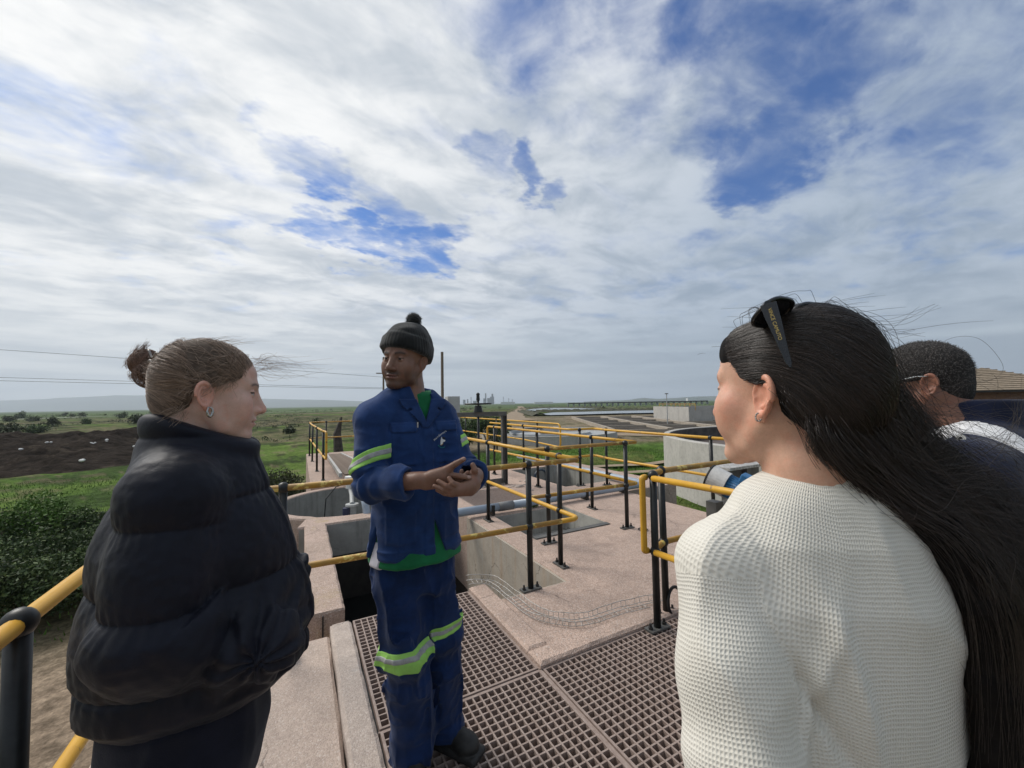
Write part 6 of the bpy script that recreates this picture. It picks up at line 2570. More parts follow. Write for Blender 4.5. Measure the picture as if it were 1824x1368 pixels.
    for k in range(150):                         # short wisps round the ear, temple and nape
        u = g.random()
        b0 = HF.w(.077 + .003 * g.normal(), .045 - .09 * u + .004 * g.normal(), .036 - .03 * u + .006 * g.normal()) if k < 95 else HF.w(.066 + .006 * g.normal(), -.045 + .008 * g.normal(), -.035 + .012 * g.normal())
        tip = b0 + HF.M @ np.array([.003, -.012 + .010 * g.normal(), -.012 - .014 * g.random()])
        md = (b0 + tip) / 2 + HF.M @ np.array([.004, .004 * g.normal(), .003])
        ss = np.linspace(0, 1, 7)[:, None]
        S.append((1 - ss) ** 2 * b0 + 2 * ss * (1 - ss) * md + ss ** 2 * tip)
    o = hair_curves('flyaway_hair', S, .00030, strand, None, .4)
    o.parent = hair
    # ---- hair clip, earring
    cl = thing('hair_clip', 'wavy grey metal hair claw holding the bun of brown hair', 'hair clip', tuple(tie))
    cm = mat('clip_metal', (.34, .31, .28), (.26, .24, .22), 40, .35, metal=.4)
    for k in range(4):
        z0 = (k - 1.5) * .011
        pts = []
        for s_ in np.linspace(0, 1, 22):
            px, py = 290 - 26 * s_, 652 + z0 * 900 + 5.5 * math.sin(s_ * 11 + k * 1.3) + 8 * s_ * (k - 1)
            pts.append(at(px, py, .952 + .018 * s_) - tie)
        MB().tube([tuple(q) for q in pts], .0022, 8).build('claw_prong', cm, cl, smooth=True)
    MB().tube([tuple(at(289 + 3 * math.sin(k), 646 + 4.4 * k, .953) - tie) for k in range(8)], .0028, 8).build('clip_spine', cm, cl, smooth=True)
    er = thing('earring', 'chunky silver hoop earring of the woman in puffer jacket', 'earring', tuple(at(374, 733, .895)))
    em = mat('silver', (.42, .41, .39), None, rough=.25, metal=1.0)
    c0 = at(374, 733, .893)
    MB().tube([tuple(at(374 + 4.6 * math.cos(a), 733.5 + 8.0 * math.sin(a), .893 + .004 * math.cos(a)) - c0) for a in np.linspace(-1.9, 4.2, 22)], [.0012 + .0022 * math.sin(s_ * math.pi) for s_ in np.linspace(0, 1, 22)], 10).build('hoop', em, er, smooth=True)
    MB().ball(tuple(at(371, 726, .893) - c0), .0022, 8, 6).build('stud', em, er, smooth=True)
    return t


puffer_woman()


# ------------------------------------------------------------------ the woman in the cream sweater
def sweater_woman():
    BF = Frame(RTH * .462 + FWH * .608, -6)
    t = thing('person', 'woman in cream waffle knit sweater with long black windblown hair', 'person', tuple(BF.o))
    ear = at(1364, 713, .575)
    HF = Frame((0, 0, 0), -28, pitch=0, scale=1.06)
    HF.o = ear - HF.M @ np.array([-.076, -.012, -.006]) * HF.s
    skin = np.array([.60, .355, .25])

    def body_f(P):
        d = head_field(HF.loc(P), True, (1, 1), .6, -.022) * F32(HF.s)
        n0, n1 = HF.w(0, -.028, -.09), BF.w(.0, .0, 1.33)
        return smin(d, cone(P, n0, n1, .049, .050), .025)
    sl_, sr_ = BF.w(-.168, -.005, 1.262), BF.w(.168, 0, 1.272)
    el, er_ = BF.w(-.205, -.095, .985), BF.w(.215, -.06, .99)
    wl, wr_ = BF.w(-.09, .13, .90), BF.w(.10, .14, .88)

    def trunk_f(P):
        p = BF.loc(P)
        d = prof(p, [.72, .85, 1.05, 1.25, 1.33], [.14, .12, .12, .13, .07], [.08, .07, .08, .08, .05], [.08, .08, .08, .08, .05])
        for a, b, c in ((sl_, el, wl), (sr_, er_, wr_)):
            d = smin(d, chain(P, [a, b, c], [.036, .032, .026], .01), .03)
        for s in (-1, 1):
            d = smin(d, chain(p, [(.08 * s, 0, .78), (.085 * s, .0, .42), (.085 * s, 0, .05)], [.075, .055, .035], .01), .03)
        return d
    tv = poly(trunk_f, BF.o + np.array([-.4, -.4, 0]), BF.o + np.array([.4, .4, 1.42]), .016)

    def sk(V):
        p = HF.loc(V)
        c = head_colour(p, skin, (.52, .22, .19), True, (.02, .014, .012), blush=.45, closed=.2, iris=(.03, .02, .015))
        k = np.exp(-((np.abs(p[:, 0]) - .048) ** 2 + (p[:, 1] - .045) ** 2 + (p[:, 2] + .012) ** 2) / .026 ** 2)
        c = c + (np.array([.62, .28, .215]) - c) * (.45 * k)[:, None]
        c[np.linalg.norm(p, axis=1) > .25] = skin
        return rgba(c)
    sculpt('body', body_f, np.minimum(HF.o - .17, at(1400, 900, .7) - .1), np.maximum(HF.o + .17, at(1560, 900, .6) + .06), .0022, skin_mat('warm_skin', .15, .42), t, 1, {'skin': ('FLOAT_COLOR', sk)}, [tv])

    # ---- sweater with a knitted waffle
    ZS = [.70, .80, .95, 1.10, 1.23, 1.305, 1.355, 1.395]
    A_ = [.175, .172, .165, .172, .180, .165, .120, .070]
    Bf = [.115, .115, .115, .120, .105, .085, .070, .055]
    Bb = [.115, .112, .105, .112, .115, .100, .080, .060]

    def sleeve_d(P, a, b, c):
        s, _ = along(P, [a, b, c])
        L = np.linalg.norm(b - a)
        w = .007 * np.sin((s - L) * 75 + 4 * vn(P, 9, 2)) * np.exp(-((s - L) / .07) ** 2) + .003 * np.sin(s * 45 + 5 * vn(P, 8, 3))
        return chain(P, [a, b, c], [.060, .064, .050], .02) - w

    def base(P):
        p = BF.loc(P)
        tor = prof(p, ZS, A_, Bf, Bb, p=2.15)
        return tor, p

    def sweater_f(P):
        d, p = base(P)
        arm = np.minimum(sleeve_d(P, sl_, el, wl), sleeve_d(P, sr_, er_, wr_))
        d = smin(d, arm, .026)
        x, y, z = p.T
        # pulled folds running from the arm pit across the back
        u = (z - 1.16) * .75 + (x + .10) * .85
        v = (x + .105) * .75 - (z - 1.15) * .65
        env = np.exp(-((x + .085) / .055) ** 2 - ((z - 1.13) / .10) ** 2) * (y < 0)
        d = d - env * (.018 * np.exp(-((x + .060 + .25 * (z - 1.13)) / .014) ** 2) - .016 * np.exp(-((x + .092 + .55 * (z - 1.10)) / .011) ** 2) + .010 * np.exp(-((x + .125 - .35 * (z - 1.10)) / .012) ** 2))
        d = d - .010 * (1 - np.abs(2 * vn(P * np.array([1, 1, .45], F32), 11, 5) - 1)) ** 2 + .004
        # shoulder seam pressed in, ribbed neckband
        hole = cone(p, (0, .0, 1.36), (0, -.01, 1.5), .060, .068)
        d = smax(d, -hole, .006)
        sd_ = np.minimum(sleeve_d(P, sl_, el, wl), sleeve_d(P, sr_, er_, wr_)) - base(P)[0]
        d = d - .0016 * np.exp(-(sd_ / .004) ** 2) * (z > 1.0)
        nd = np.sqrt(x ** 2 + (y + .002) ** 2 * 1.15)
        nb = smax(np.abs(nd - .070 + (z - 1.38) * .25) - .0055, np.abs(z - 1.376 + .22 * y) - .018, .006)
        ang = np.arctan2(x, y)
        nb = nb - .0009 * np.sin(ang * 120)
        return smin(d, nb, .004)

    def knit(me):
        """knit coordinates around and along the limb that each face belongs to"""
        V = np.zeros(len(me.vertices) * 3, F32)
        me.vertices.foreach_get('co', V)
        V = V.reshape(-1, 3)
        li = np.zeros(len(me.loops), np.int32)
        me.loops.foreach_get('vertex_index', li)
        p = BF.loc(V)
        x, y, z = p.T
        tor = prof(p, ZS, A_, Bf, Bb, p=2.15)
        sets = [np.stack([np.arctan2(x, -y) * .15, z - .35 * np.maximum(np.abs(x) - .05, 0) * sstep(1.18, 1.30, z), 0 * x], 1)]
        score = [np.zeros(len(V))]
        for a, b, c in ((sl_, el, wl), (sr_, er_, wr_)):
            s, dd = along(V, [a, b, c])
            ax = (b - a) / np.linalg.norm(b - a)
            u = CAM - a
            u = u - ax * (u @ ax)
            u /= np.linalg.norm(u)
            w = np.cross(ax, u)
            q = V - a
            sets.append(np.stack([np.arctan2(q @ w, q @ u) * .062, s, 0 * s], 1))
            score.append(tor - .004 - sleeve_d(V, a, b, c) - 9.0 * (s < .012))
        score = np.array(score)
        fs = score[:, li].reshape(3, -1, 4).mean(2)
        cls = np.repeat(fs.argmax(0), 4)
        out = np.array(sets)[cls, li]
        at_ = me.attributes.new('knit', 'FLOAT_VECTOR', 'CORNER')
        at_.data.foreach_set('vector', out.astype(F32).ravel())
    m, tt, b = principled('cream_waffle_knit')
    an = tt.node('ShaderNodeAttribute', attribute_name='knit')
    sp = tt.node('ShaderNodeSeparateXYZ')
    tt.put(sp.inputs[0], an.outputs['Vector'])
    oc = tt.node('ShaderNodeTexCoord').outputs['Object']
    wob = tt.math('ADD', tt.math('MULTIPLY', tt.math('SUBTRACT', tt.noise(oc, 45, 6, .7), .5), 1.8), tt.math('MULTIPLY', tt.noise(oc, 9, 3), 9.0))
    gx = tt.math('ABSOLUTE', tt.math('SINE', tt.math('ADD', tt.math('MULTIPLY', sp.outputs[0], math.pi / .0045), wob)))
    gy = tt.math('ABSOLUTE', tt.math('SINE', tt.math('ADD', tt.math('MULTIPLY', sp.outputs[1], math.pi / .0053), wob)))
    hx = tt.math('POWER', gx, 1.6)
    hy = tt.math('POWER', gy, 1.6)
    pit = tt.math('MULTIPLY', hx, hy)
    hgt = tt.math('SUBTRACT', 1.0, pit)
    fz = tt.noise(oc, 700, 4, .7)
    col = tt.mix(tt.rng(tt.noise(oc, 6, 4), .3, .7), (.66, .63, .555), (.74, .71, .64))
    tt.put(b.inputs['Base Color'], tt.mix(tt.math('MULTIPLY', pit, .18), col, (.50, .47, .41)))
    b.inputs['Roughness'].default_value = .95
    b.inputs['Specular IOR Level'].default_value = .1
    b.inputs['Sheen Weight'].default_value = .2
    n1 = bump(tt, b, hgt, .6, .0018)
    bump(tt, b, fz, .35, .0012, n1)
    sculpt('sweater', sweater_f, BF.o + np.array([-.42, -.42, .66]), BF.o + np.array([.42, .42, 1.40]), .0042, m, t, 1)
    knit(bpy.data.objects['sweater'].data)

    def trousers_f(P):
        p = BF.loc(P)
        d = prof(p, [.62, .72, .85], [.155, .165, .155], [.11, .12, .11], [.12, .13, .12], p=2.2)
        for s in (-1, 1):
            d = smin(d, chain(p, [(.085 * s, .0, .72), (.09 * s, .0, .45), (.09 * s, .0, .03)], [.095, .08, .07], .02), .03)
        return d
    sculpt('trousers', trousers_f, BF.o + np.array([-.3, -.3, -.02]), BF.o + np.array([.3, .3, .9]), .009, cloth_mat('charcoal_denim', (.02, .021, .025), None), t, 1)

    # ---- hair
    def cap_f(P):
        p = HF.loc(P)
        x, y, z = np.abs(p[:, 0]), p[:, 1], p[:, 2]
        d = ell(p, (0, -.014, .040), (.0800, .0980, .0880))
        d = smin(d, ell(p, (0, .040, .074), (.056, .042, .032)), .03)          # swept fringe
        d = smin(d, ell(p, (0, -.060, -.010), (.058, .050, .055)), .035)
        cut = np.where(z > .03, y - .064 - (z - .03) * .50, y - .052 - np.minimum(z - .03, 0) * .9)
        low = np.where(y > -.020, .020 - z + .35 * np.maximum(y - .03, 0), -.058 - z)
        d = smax(d, np.maximum(cut, low) + .010 * (vn(P, 90, 4) - .5), .012)
        return d * F32(HF.s)
    G = [  # flowing locks, picture position and distance, from the brow over the head and down the back
        [(1300, 585, .640), (1360, 556, .60), (1440, 541, .585), (1524, 576, .61), (1594, 690, .64), (1688, 805, .64), (1800, 880, .62), (1900, 1000, .60)],
        [(1292, 600, .640), (1370, 572, .59), (1460, 565, .56), (1542, 640, .58), (1612, 755, .60), (1710, 855, .60), (1815, 960, .58), (1885, 1180, .56)],
        [(1295, 620, .635), (1370, 604, .575), (1465, 615, .545), (1540, 700, .56), (1610, 810, .58), (1715, 900, .575), (1805, 1040, .56), (1855, 1420, .55)],
        [(1305, 645, .625), (1370, 638, .565), (1455, 665, .535), (1530, 750, .55), (1612, 850, .56), (1715, 935, .555), (1790, 1090, .545), (1825, 1430, .54)],
        [(1320, 668, .605), (1375, 670, .558), (1445, 708, .532), (1515, 790, .545), (1605, 876, .55), (1706, 950, .54), (1775, 1100, .53), (1800, 1430, .53)],
        [(1345, 684, .585), (1385, 692, .556), (1430, 742, .540), (1486, 815, .545), (1580, 890, .55), (1698, 962, .535), (1762, 1110, .525), (1772, 1430, .525)]]
    Gw = np.array([[at(a - (5, 2, 0, 0, 0, -6, -20, -22)[i], b_ + (0, 0, 0, 0, 4, 10, 14, 0)[i], c - (0, 0, .004, .018, .028, .036, .050, .055)[i]) for i, (a, b_, c) in enumerate(g_)] for g_ in G])

    def spl(C, n):
        """Catmull-Rom through control points"""
        C = np.concatenate([[2 * C[0] - C[1]], C, [2 * C[-1] - C[-2]]])
        m_ = len(C) - 3
        u = np.linspace(0, m_ - 1e-6, n)
        i = u.astype(int)
        f = (u - i)[:, None]
        a, b_, c, d = C[i], C[i + 1], C[i + 2], C[i + 3]
        return .5 * ((2 * b_) + (-a + c) * f + (2 * a - 5 * b_ + 4 * c - d) * f ** 2 + (-a + 3 * b_ - 3 * c + d) * f ** 3)
    mid = [spl(Gw[i], 26) for i in range(6)]

    def mass_f(P):
        d = cap_f(P)
        for i, (a, b_) in enumerate(((.016, .020), (.022, .028), (.026, .032), (.028, .034), (.024, .030), (.016, .022))):
            pts = mid[i][11:26:2]
            pts = np.concatenate([pts, [mid[i][-1]]])
            dep = (pts - CAM) @ FW
            off = FW * .030
            d = smin(d, chain(P, [q + off * (1.0 if i < 4 else .6) for q in pts], list(np.linspace(a, b_, len(pts)) * (.72 if i > 1 else .6)), .02), .02)
        d = smax(d, -(head_field(HF.loc(P), True, (1, 1)) * F32(HF.s) + .004), .004) if False else d
        return d + .004 * (vn(P, 60, 6) - .5) + .008 * (vn(P, 22, 3) - .5)
    hm = hair_mass_mat('black_hair_mass', (.006, .005, .005), (.011, .009, .008))
    hs = hair_mat('black_hair', (.009, .007, .006), (.048, .034, .028), .36, .5)
    allp = np.concatenate(mid)
    hair = sculpt('hair', mass_f, np.minimum(allp.min(0), HF.o - .15) - .05, np.maximum(allp.max(0), HF.o + .15) + .05, .0045, hm, t, 1)
    g = np.random.default_rng(77)
    S = []
    NP = 34
    NS = 11000
    for k in range(NS):
        u = g.random() * 5
        i = min(int(u), 4)
        f = u - i
        C = Gw[i] * (1 - f) + Gw[i + 1] * f
        lay = g.random()
        sp_ = np.linspace(.003, .020, len(C))[:, None] * (1 + .6 * (g.random() < .25))
        C = C + g.normal(size=(1, 3)) * sp_ * np.array([1, 1, 1]) * .55 + g.normal(size=C.shape) * np.linspace(.0012, .006, len(C))[:, None]
        C = C + FW * (lay * np.array([0, 0, 0, .012, .03, .05, .065, .075])[:, None])
        st = g.random() * .30 if g.random() < .55 else g.random() * .03
        q = spl(C, 72)
        S.append(q[np.linspace(st * 71, 71 * (.80 + .2 * g.random()), NP).astype(int)])
    S = np.array(S)
    P = S.reshape(-1, 3).astype(F32)
    off = np.repeat(.0005 + .006 * g.random(NS) ** 2, NP).astype(F32)
    near = np.linalg.norm(P - HF.o.astype(F32), axis=1) < .19
    Q = P[near]
    fo = off[near]
    for _ in range(3):
        d = cap_f(Q)
        e = F32(.003)
        Gd = np.stack([cap_f(Q + np.array(v, F32) * e) - cap_f(Q - np.array(v, F32) * e) for v in ((1, 0, 0), (0, 1, 0), (0, 0, 1))], 1)
        Gd /= np.linalg.norm(Gd, axis=1)[:, None] + 1e-9
        mv = np.where(d < fo, fo - d, np.where((d < .022) & (np.tile(np.arange(NP), NS)[near] < NP * .4), (fo - d) * .7, 0))
        Q = Q + Gd * mv[:, None]
    P[near] = Q
    S = P.reshape(S.shape)
    o = hair_curves('hair_strands', list(S), .00026, hs, None, .4)
    o.parent = hair
    S = []
    for k in range(750):                        # wind blown loose hair to the right
        u = g.random() * 5
        i = min(int(u), 4)
        f = u - i
        C = (Gw[i] * (1 - f) + Gw[i + 1] * f)[2:]
        C = C + g.normal(size=C.shape) * np.linspace(.006, .040, len(C))[:, None] + RTH * np.linspace(0, .05 * abs(g.normal()), len(C))[:, None] + FW * .05 * g.random()
        C[-3:] += np.array([0, 0, .05]) * g.normal() + RTH * .05 * g.random()
        q = spl(C, 30)
        a = int(g.random() * 8)
        q = q[a:a + 14 + int(8 * g.random())]
        dc = cap_f(q.astype(F32))
        if dc.min() < .001:
            q = q[dc > .001]
        if len(q) > 4:
            S.append(q)
    for k in range(70):                         # strays standing off the crown
        a_, b__ = .025 * g.normal(), -.02 + .04 * g.normal()
        b0 = HF.w(a_, b__, .040 + .086 * math.sqrt(max(.2, 1 - (a_ / .08) ** 2 - ((b__ + .014) / .098) ** 2)))
        tip = b0 + RTH * (.03 + .05 * g.normal()) + np.array([0, 0, .010 * abs(g.normal())])
        md = (b0 + tip) / 2 + np.array([0, 0, .006 * g.random()])
        ss = np.linspace(0, 1, 10)[:, None]
        S.append((1 - ss) ** 2 * b0 + 2 * ss * (1 - ss) * md + ss ** 2 * tip)
    big = [at(*q) for q in ((1652, 690, .62), (1655, 640, .62), (1690, 604, .62), (1745, 604, .62), (1786, 650, .62), (1770, 675, .62), (1720, 685, .62), (1660, 690, .62))]
    S.append(spl(np.array(big), 40))
    for q in (((1700, 880, .6), (1790, 800, .62), (1830, 700, .63)), ((1660, 840, .6), (1740, 790, .62), (1840, 780, .63)), ((1690, 830, .58), (1800, 760, .6), (1812, 690, .6)), ((1500, 562, .6), (1580, 575, .6), (1660, 545, .6)), ((1510, 566, .6), (1580, 590, .6), (1640, 592, .6))):
        for j in range(5):
            C = np.array([at(a + 8 * g.normal(), b_ + 8 * g.normal(), c) for a, b_, c in q])
            S.append(spl(C, 20))
    o = hair_curves('flyaway_hair', S, .00022, hair_mat('windblown_hair', (.012, .009, .008), (.06, .042, .034), .45, .4), None, .5)
    o.parent = hair

    # ---- earring, sunglasses pushed up on the hair
    e0 = at(1350, 744, .566)
    er = thing('earring', 'small beaded hoop earring of the woman in cream sweater', 'earring', tuple(e0))
    em = bpy.data.materials.get('silver') or mat('silver', (.75, .73, .70), None, rough=.2, metal=1.0)
    for k in range(8):
        a = -2.4 + k * .52
        MB().ball(tuple(at(1352 - 6.0 * math.cos(a * .9), 743 - 7.0 * math.sin(a), .566) - e0), .0013, 8, 6).build('bead', em, er, smooth=True)
    MB().tube([tuple(at(1352 - 6.0 * math.cos(a * .9), 743 - 7.0 * math.sin(a), .567) - e0) for a in np.linspace(-2.6, 1.6, 16)], .0006, 6).build('hoop', em, er, smooth=True)
    g0 = at(1372, 540, .535)
    sg = thing('sunglasses', 'black sunglasses pushed up on the black hair', 'sunglasses', tuple(g0))
    bk = mat('black_acetate', (.006, .006, .007), None, rough=.22, coat=.4)
    hinge, tip = at(1368, 541, .535), at(1408, 655, .512)
    ax = (tip - hinge) / np.linalg.norm(tip - hinge)
    nrm = -(at(1388, 600, 1.0) - CAM)
    nrm /= np.linalg.norm(nrm)
    sd = np.cross(ax, nrm)
    sd /= np.linalg.norm(sd)
    nrm = np.cross(sd, ax)
    L = np.linalg.norm(tip - hinge)
    prof_ = [(0, .0095), (.25, .0082), (.5, .0062), (.75, .0045), (.93, .0034), (1.0, .0012)]
    V, F = [], []
    for s_, w in prof_:
        c = hinge + ax * L * s_
        for a, b_ in ((-1, -1), (1, -1), (1, 1), (-1, 1)):
            V.append(tuple(c + sd * w * a + nrm * .0016 * b_ - g0))
    for i in range(len(prof_) - 1):
        for j in range(4):
            F.append((4 * i + j, 4 * i + (j + 1) % 4, 4 * i + 4 + (j + 1) % 4, 4 * i + 4 + j))
    F += [(3, 2, 1, 0), tuple(4 * (len(prof_) - 1) + j for j in range(4))]
    tm = MB().add(V, F).build('temple_arm', bk, sg, bevel=.0006)
    # front frame across the crown
    ctr = HF.w(0, .030, .147)
    for s_ in (-1, 1):
        c = hinge + HF.M @ np.array([.036 if s_ < 0 else .108, .014, -.006])
        fx = HF.M[:, 0]
        fy = HF.M @ np.array([0, .70, -.62])
        fy /= np.linalg.norm(fy)
        ring = [tuple(c + fx * .031 * math.copysign(abs(math.cos(a)) ** .7, math.cos(a)) + fy * .024 * math.copysign(abs(math.sin(a)) ** .7, math.sin(a)) - g0) for a in np.linspace(0, 2 * math.pi, 40, endpoint=False)]
        MB().tube(ring + [ring[0]], .0032, 8, False).build('rim', bk, sg, smooth=True)
        MB().add(ring, [tuple(range(40))]).build('lens', mat('dark_lens', (.01, .01, .012), None, rough=.08, spec=.6), sg)
    MB().tube([tuple(hinge + HF.M @ np.array([.066, .016, -.004]) - g0), tuple(hinge + HF.M @ np.array([.078, .016, -.004]) - g0)], .003, 8).build('bridge', bk, sg)
    MB().tube([tuple(hinge - g0), tuple(hinge + HF.M @ np.array([.008, .010, -.002]) - g0)], .005, 8).build('hinge_piece', bk, sg)
    MB().tube([tuple(hinge + HF.M @ np.array([.139, .010, -.002]) - g0), tuple(hinge + HF.M @ np.array([.150, -.05, -.05]) - g0)], .003, 8).build('temple_arm', bk, sg)
    gold = mat('gold_print', (.55, .40, .13), None, rough=.4, metal=.5)
    cu = bpy.data.curves.new('temple_lettering', 'FONT')
    cu.body = 'VINCE CAMUTO'
    cu.size = .0062
    cu.extrude = .0001
    o = text_mesh('temple_lettering', cu, gold)
    o.parent = tm
    p0 = hinge + ax * L * .08 + nrm * .0022 - g0 + sd * -.0022
    yy = np.cross(nrm, ax)
    if yy @ sd < 0:
        p0 = hinge + ax * L * .08 + nrm * .0022 - g0 + sd * .0022
    o.matrix_local = Matrix(((ax[0], yy[0], nrm[0], p0[0]), (ax[1], yy[1], nrm[1], p0[1]), (ax[2], yy[2], nrm[2], p0[2]), (0, 0, 0, 1)))
    # thin gold chain at the nape
    nk = [at(a, b_, c) for a, b_, c in ((1440, 846, .575), (1475, 850, .560), (1510, 853, .560), (1545, 856, .575))]
    ch = MB().tube([tuple(q) for q in spl(np.array(nk), 16)], .0007, 6).build('necklace', gold, smooth=True)
    tag(ch, 'fine gold chain at the nape of the woman in cream sweater', 'necklace')
    return t


sweater_woman()


# ------------------------------------------------------------------ the man in the navy jacket
def navy_man():
    ear = at(1657, 688, 1.0)
    HF = Frame((0, 0, 0), -50, pitch=-8, roll=-2, scale=.95)
    HF.o = ear - HF.M @ np.array([-.076, -.012, -.004]) * HF.s
    BF = Frame(np.array([HF.o[0], HF.o[1], 0]) + RTH * .085 + FWH * -.03 + np.array([0, 0, -.03]), -40)
    t = thing('person', 'man in navy jacket with white shoulder band and short greying hair', 'person', (BF.o[0], BF.o[1], 0))
    skin = np.array([.23, .115, .078])

    def body_f(P):
        d = head_field(HF.loc(P), False, (1, 1)) * F32(HF.s)
        n0 = HF.w(0, -.05, -.16)
        return smin(d, cone(P, n0, n0 + np.array([0, 0, -.1]), .062, .08), .03)

    def trunk_f(P):
        p = BF.loc(P)
        d = prof(p, [.8, .95, 1.2, 1.38, 1.46], [.14, .13, .14, .14, .07], [.10, .09, .1, .09, .05], [.1, .09, .1, .09, .05])
        for s in (-1, 1):
            d = smin(d, chain(p, [(.18 * s, 0, 1.36), (.22 * s, -.03, 1.08), (.2 * s, .12, .9)], [.045, .036, .028], .01), .03)
            d = smin(d, chain(p, [(.09 * s, 0, .86), (.095 * s, .0, .46), (.095 * s, 0, .06)], [.08, .055, .038], .01), .03)
        return d
    tv = poly(trunk_f, BF.o + np.array([-.45, -.45, 0]), BF.o + np.array([.45, .45, 1.55]), .018)

    def sk(V):
        p = HF.loc(V)
        c = head_colour(p, skin, (.2, .09, .075), False, (.02, .016, .014), blush=.25)
        c[np.linalg.norm(p, axis=1) > .25] = skin
        return rgba(c)
    sculpt('body', body_f, HF.o - .17 - np.array([0, 0, .10]), HF.o + .17, .0028, skin_mat('brown_skin', .08, .42), t, 1, {'skin': ('FLOAT_COLOR', sk)}, [tv])

    def crop_f(P):
        p = HF.loc(P)
        x, y, z = np.abs(p[:, 0]), p[:, 1], p[:, 2]
        d = ell(p, (0, -.012, .040), (.0785, .0985, .0875))
        d = smin(d, ell(p, (0, -.055, -.020), (.054, .045, .050)), .03)
        cut = np.where(z > .045, y - .075, y - .030 - np.maximum(z, 0) * .9)
        low = np.where(y > -.030, .012 - z, -.070 - z)
        return smax(d, np.maximum(cut, low), .012) * F32(HF.s) + .002 * (vn(P, 260, 2) - .5)
    m, tt, b = principled('cropped_grey_hair')
    oc = tt.node('ShaderNodeTexCoord').outputs['Object']
    tt.put(b.inputs['Base Color'], tt.mix(tt.rng(tt.noise(oc, 240, 5, .7), .50, .72), (.016, .013, .012), (.16, .145, .135)))
    b.inputs['Roughness'].default_value = .9
    bump(tt, b, tt.noise(oc, 420, 4, .7), .9, .004)
    hair = sculpt('hair', crop_f, HF.o - .15, HF.o + .16, .003, m, t, 1)
    g = np.random.default_rng(6)
    S = []
    for k in range(4200):
        a = g.normal(size=3)
        a /= np.linalg.norm(a)
        q = HF.w(*(np.array([0, -.012, .040]) + a * np.array([.0785, .0985, .0875])))
        l = HF.loc(q[None].astype(F32))[0]
        z_, y_ = l[2], l[1]
        if crop_f(q[None].astype(F32))[0] > .004:
            continue
        n = HF.M @ (a / np.array([.0785, .0985, .0875]))
        n /= np.linalg.norm(n)
        S.append(np.array([q, q + n * .0018 + g.normal(size=3) * .0008, q + n * .0026 + g.normal(size=3) * .0016]))
    o = hair_curves('cropped_strands', S, .00032, hair_mat('grey_black_hair', (.012, .010, .010), (.22, .205, .195), .6, .3), None, .6)
    o.parent = hair

    ZS = [.74, .95, 1.15, 1.30, 1.395, 1.44, 1.475]
    A_ = [.205, .205, .205, .205, .180, .130, .085]
    Bf = [.15, .16, .15, .14, .12, .10, .08]
    Bb = [.14, .145, .15, .145, .125, .10, .08]

    def base(P):
        p = BF.loc(P)
        d = prof(p, ZS, A_, Bf, Bb, p=2.2)
        for s in (-1, 1):
            d = smin(d, chain(p, [(.185 * s, 0, 1.352), (.245 * s, -.03, 1.08), (.21 * s, .13, .92)], [.073, .070, .060], .02), .03)
        d = d - .013 * (1 - np.abs(2 * vn(P * np.array([1, 1, .6], F32), 12, 4) - 1)) ** 2 + .004
        return d, p

    def jacket_f(P):
        d, p = base(P)
        x, y, z = p.T
        hole = cone(p, (0, .0, 1.42), (0, -.02, 1.6), .07, .08)
        d = smax(d, -hole, .008)
        nd = np.sqrt(x * x + (y + .012) ** 2)
        top = 1.520 - .35 * np.maximum(y + .01, 0)
        col = smax(smax(np.abs(nd - .088 + (z - 1.45) * .05) - .007, z - top, .005), 1.40 - z, .006)
        return smin(d, col, .006)
    navy = cloth_mat('navy_jacket', (.010, .016, .045), (.007, .011, .030), .85, 700, .4, .15)
    jk = sculpt('jacket', jacket_f, BF.o + np.array([-.42, -.42, .72]), BF.o + np.array([.42, .42, 1.57]), .0055, navy, t, 1)

    tape = cloth_mat('white_tape', (.70, .70, .70), (.60, .60, .62), .7, 300, .4, .1)
    for s in (-1, 1):
        def yoke(P, s=s):
            d, p = base(P)
            x, y, z = p.T
            c = x * s - .122 - .10 * np.abs(y)
            return smax(smax(d - .005, np.abs(c) - .021, .002), 1.30 - z, .004)
        sculpt('white_shoulder_band', yoke, BF.o + np.array([-.3, -.3, 1.25]), BF.o + np.array([.3, .3, 1.5]), .0042, tape, t, 0)
    bt = thing('coat_button', 'round pale button on the shoulder of the navy jacket', 'button', (0, 0, 0))
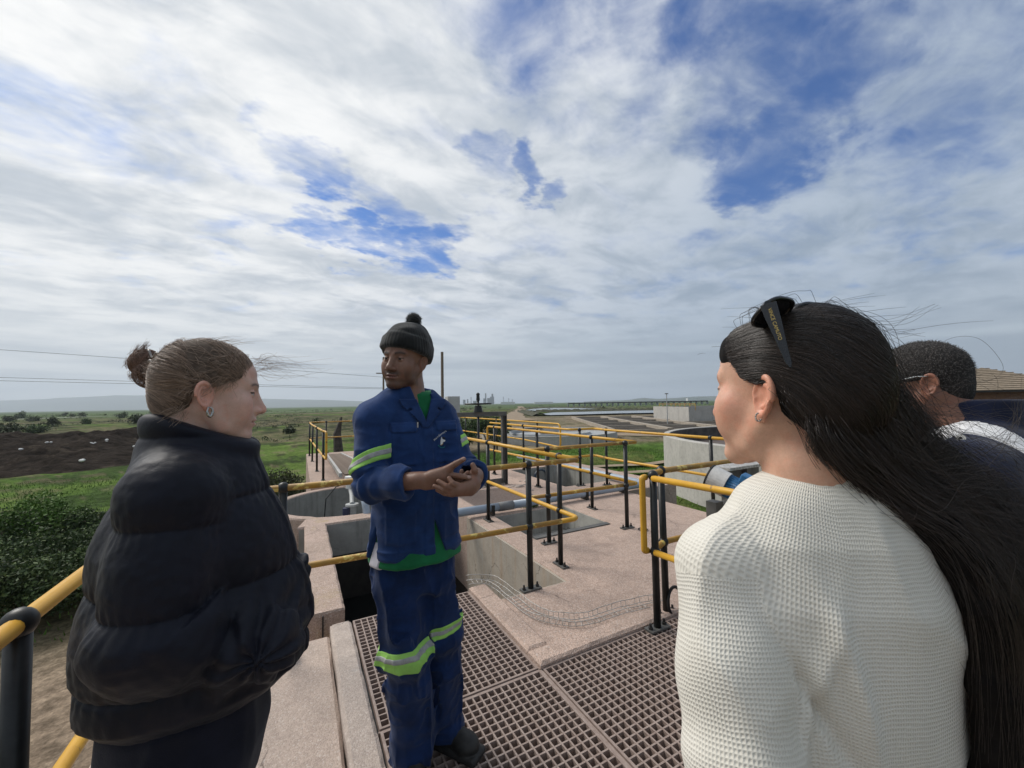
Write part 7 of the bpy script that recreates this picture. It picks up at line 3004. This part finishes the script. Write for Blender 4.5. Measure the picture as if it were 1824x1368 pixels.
    dd = at(1711, 780, 1.0) - CAM
    s = np.linspace(.5, 1.4, 900)
    f_ = base((CAM + dd * s[:, None]).astype(F32))[0] - .003
    p0 = CAM + dd * s[int(np.argmax(f_ < 0))]
    bt.location = p0
    n = -dd / np.linalg.norm(dd)
    MB().tube([tuple(-n * .002), tuple(n * .003)], .0085, 18).build('button_disc', mat('horn_button', (.62, .61, .58), None, rough=.4), bt)
    MB().tube([tuple(n * .003), tuple(n * .0036)], .003, 10).build('button_eye', MT['dark'], bt)

    def trousers_f(P):
        p = BF.loc(P)
        d = prof(p, [.66, .78, .92], [.17, .175, .165], [.12, .13, .12], [.125, .135, .125], p=2.2)
        for s in (-1, 1):
            d = smin(d, chain(p, [(.09 * s, .0, .78), (.1 * s, .0, .46), (.1 * s, .0, .03)], [.1, .085, .078], .02), .03)
        return d
    sculpt('trousers', trousers_f, BF.o + np.array([-.3, -.3, -.02]), BF.o + np.array([.3, .3, .95]), .01, cloth_mat('grey_trousers', (.05, .05, .055), None), t, 1)
    sp = thing('spectacles', 'thin silver spectacles worn by the man in navy jacket', 'spectacles', tuple(HF.o))
    sm = mat('spectacle_metal', (.62, .62, .60), None, rough=.25, metal=.8)
    for s_ in (-1, 1):
        pts = [HF.w(.083 * s_, -.012, .022), HF.w(.084 * s_, .01, .026), HF.w(.080 * s_, .05, .022), HF.w(.068 * s_, .094, .016)]
        MB().tube([tuple(q - HF.o) for q in pts], .0016, 8).build('temple_arm', sm, sp, smooth=True)
        c = HF.w(.036 * s_, .104, .006)
        ring = [tuple(c + HF.M[:, 0] * .026 * math.cos(a) + HF.M[:, 2] * .018 * math.sin(a) - HF.o) for a in np.linspace(0, 2 * math.pi, 28, endpoint=False)]
        MB().tube(ring + [ring[0]], .0011, 6, False).build('rim', sm, sp, smooth=True)
    MB().tube([tuple(HF.w(-.010, .106, .01) - HF.o), tuple(HF.w(.010, .106, .01) - HF.o)], .0012, 6).build('bridge', sm, sp)
    return t


navy_man()
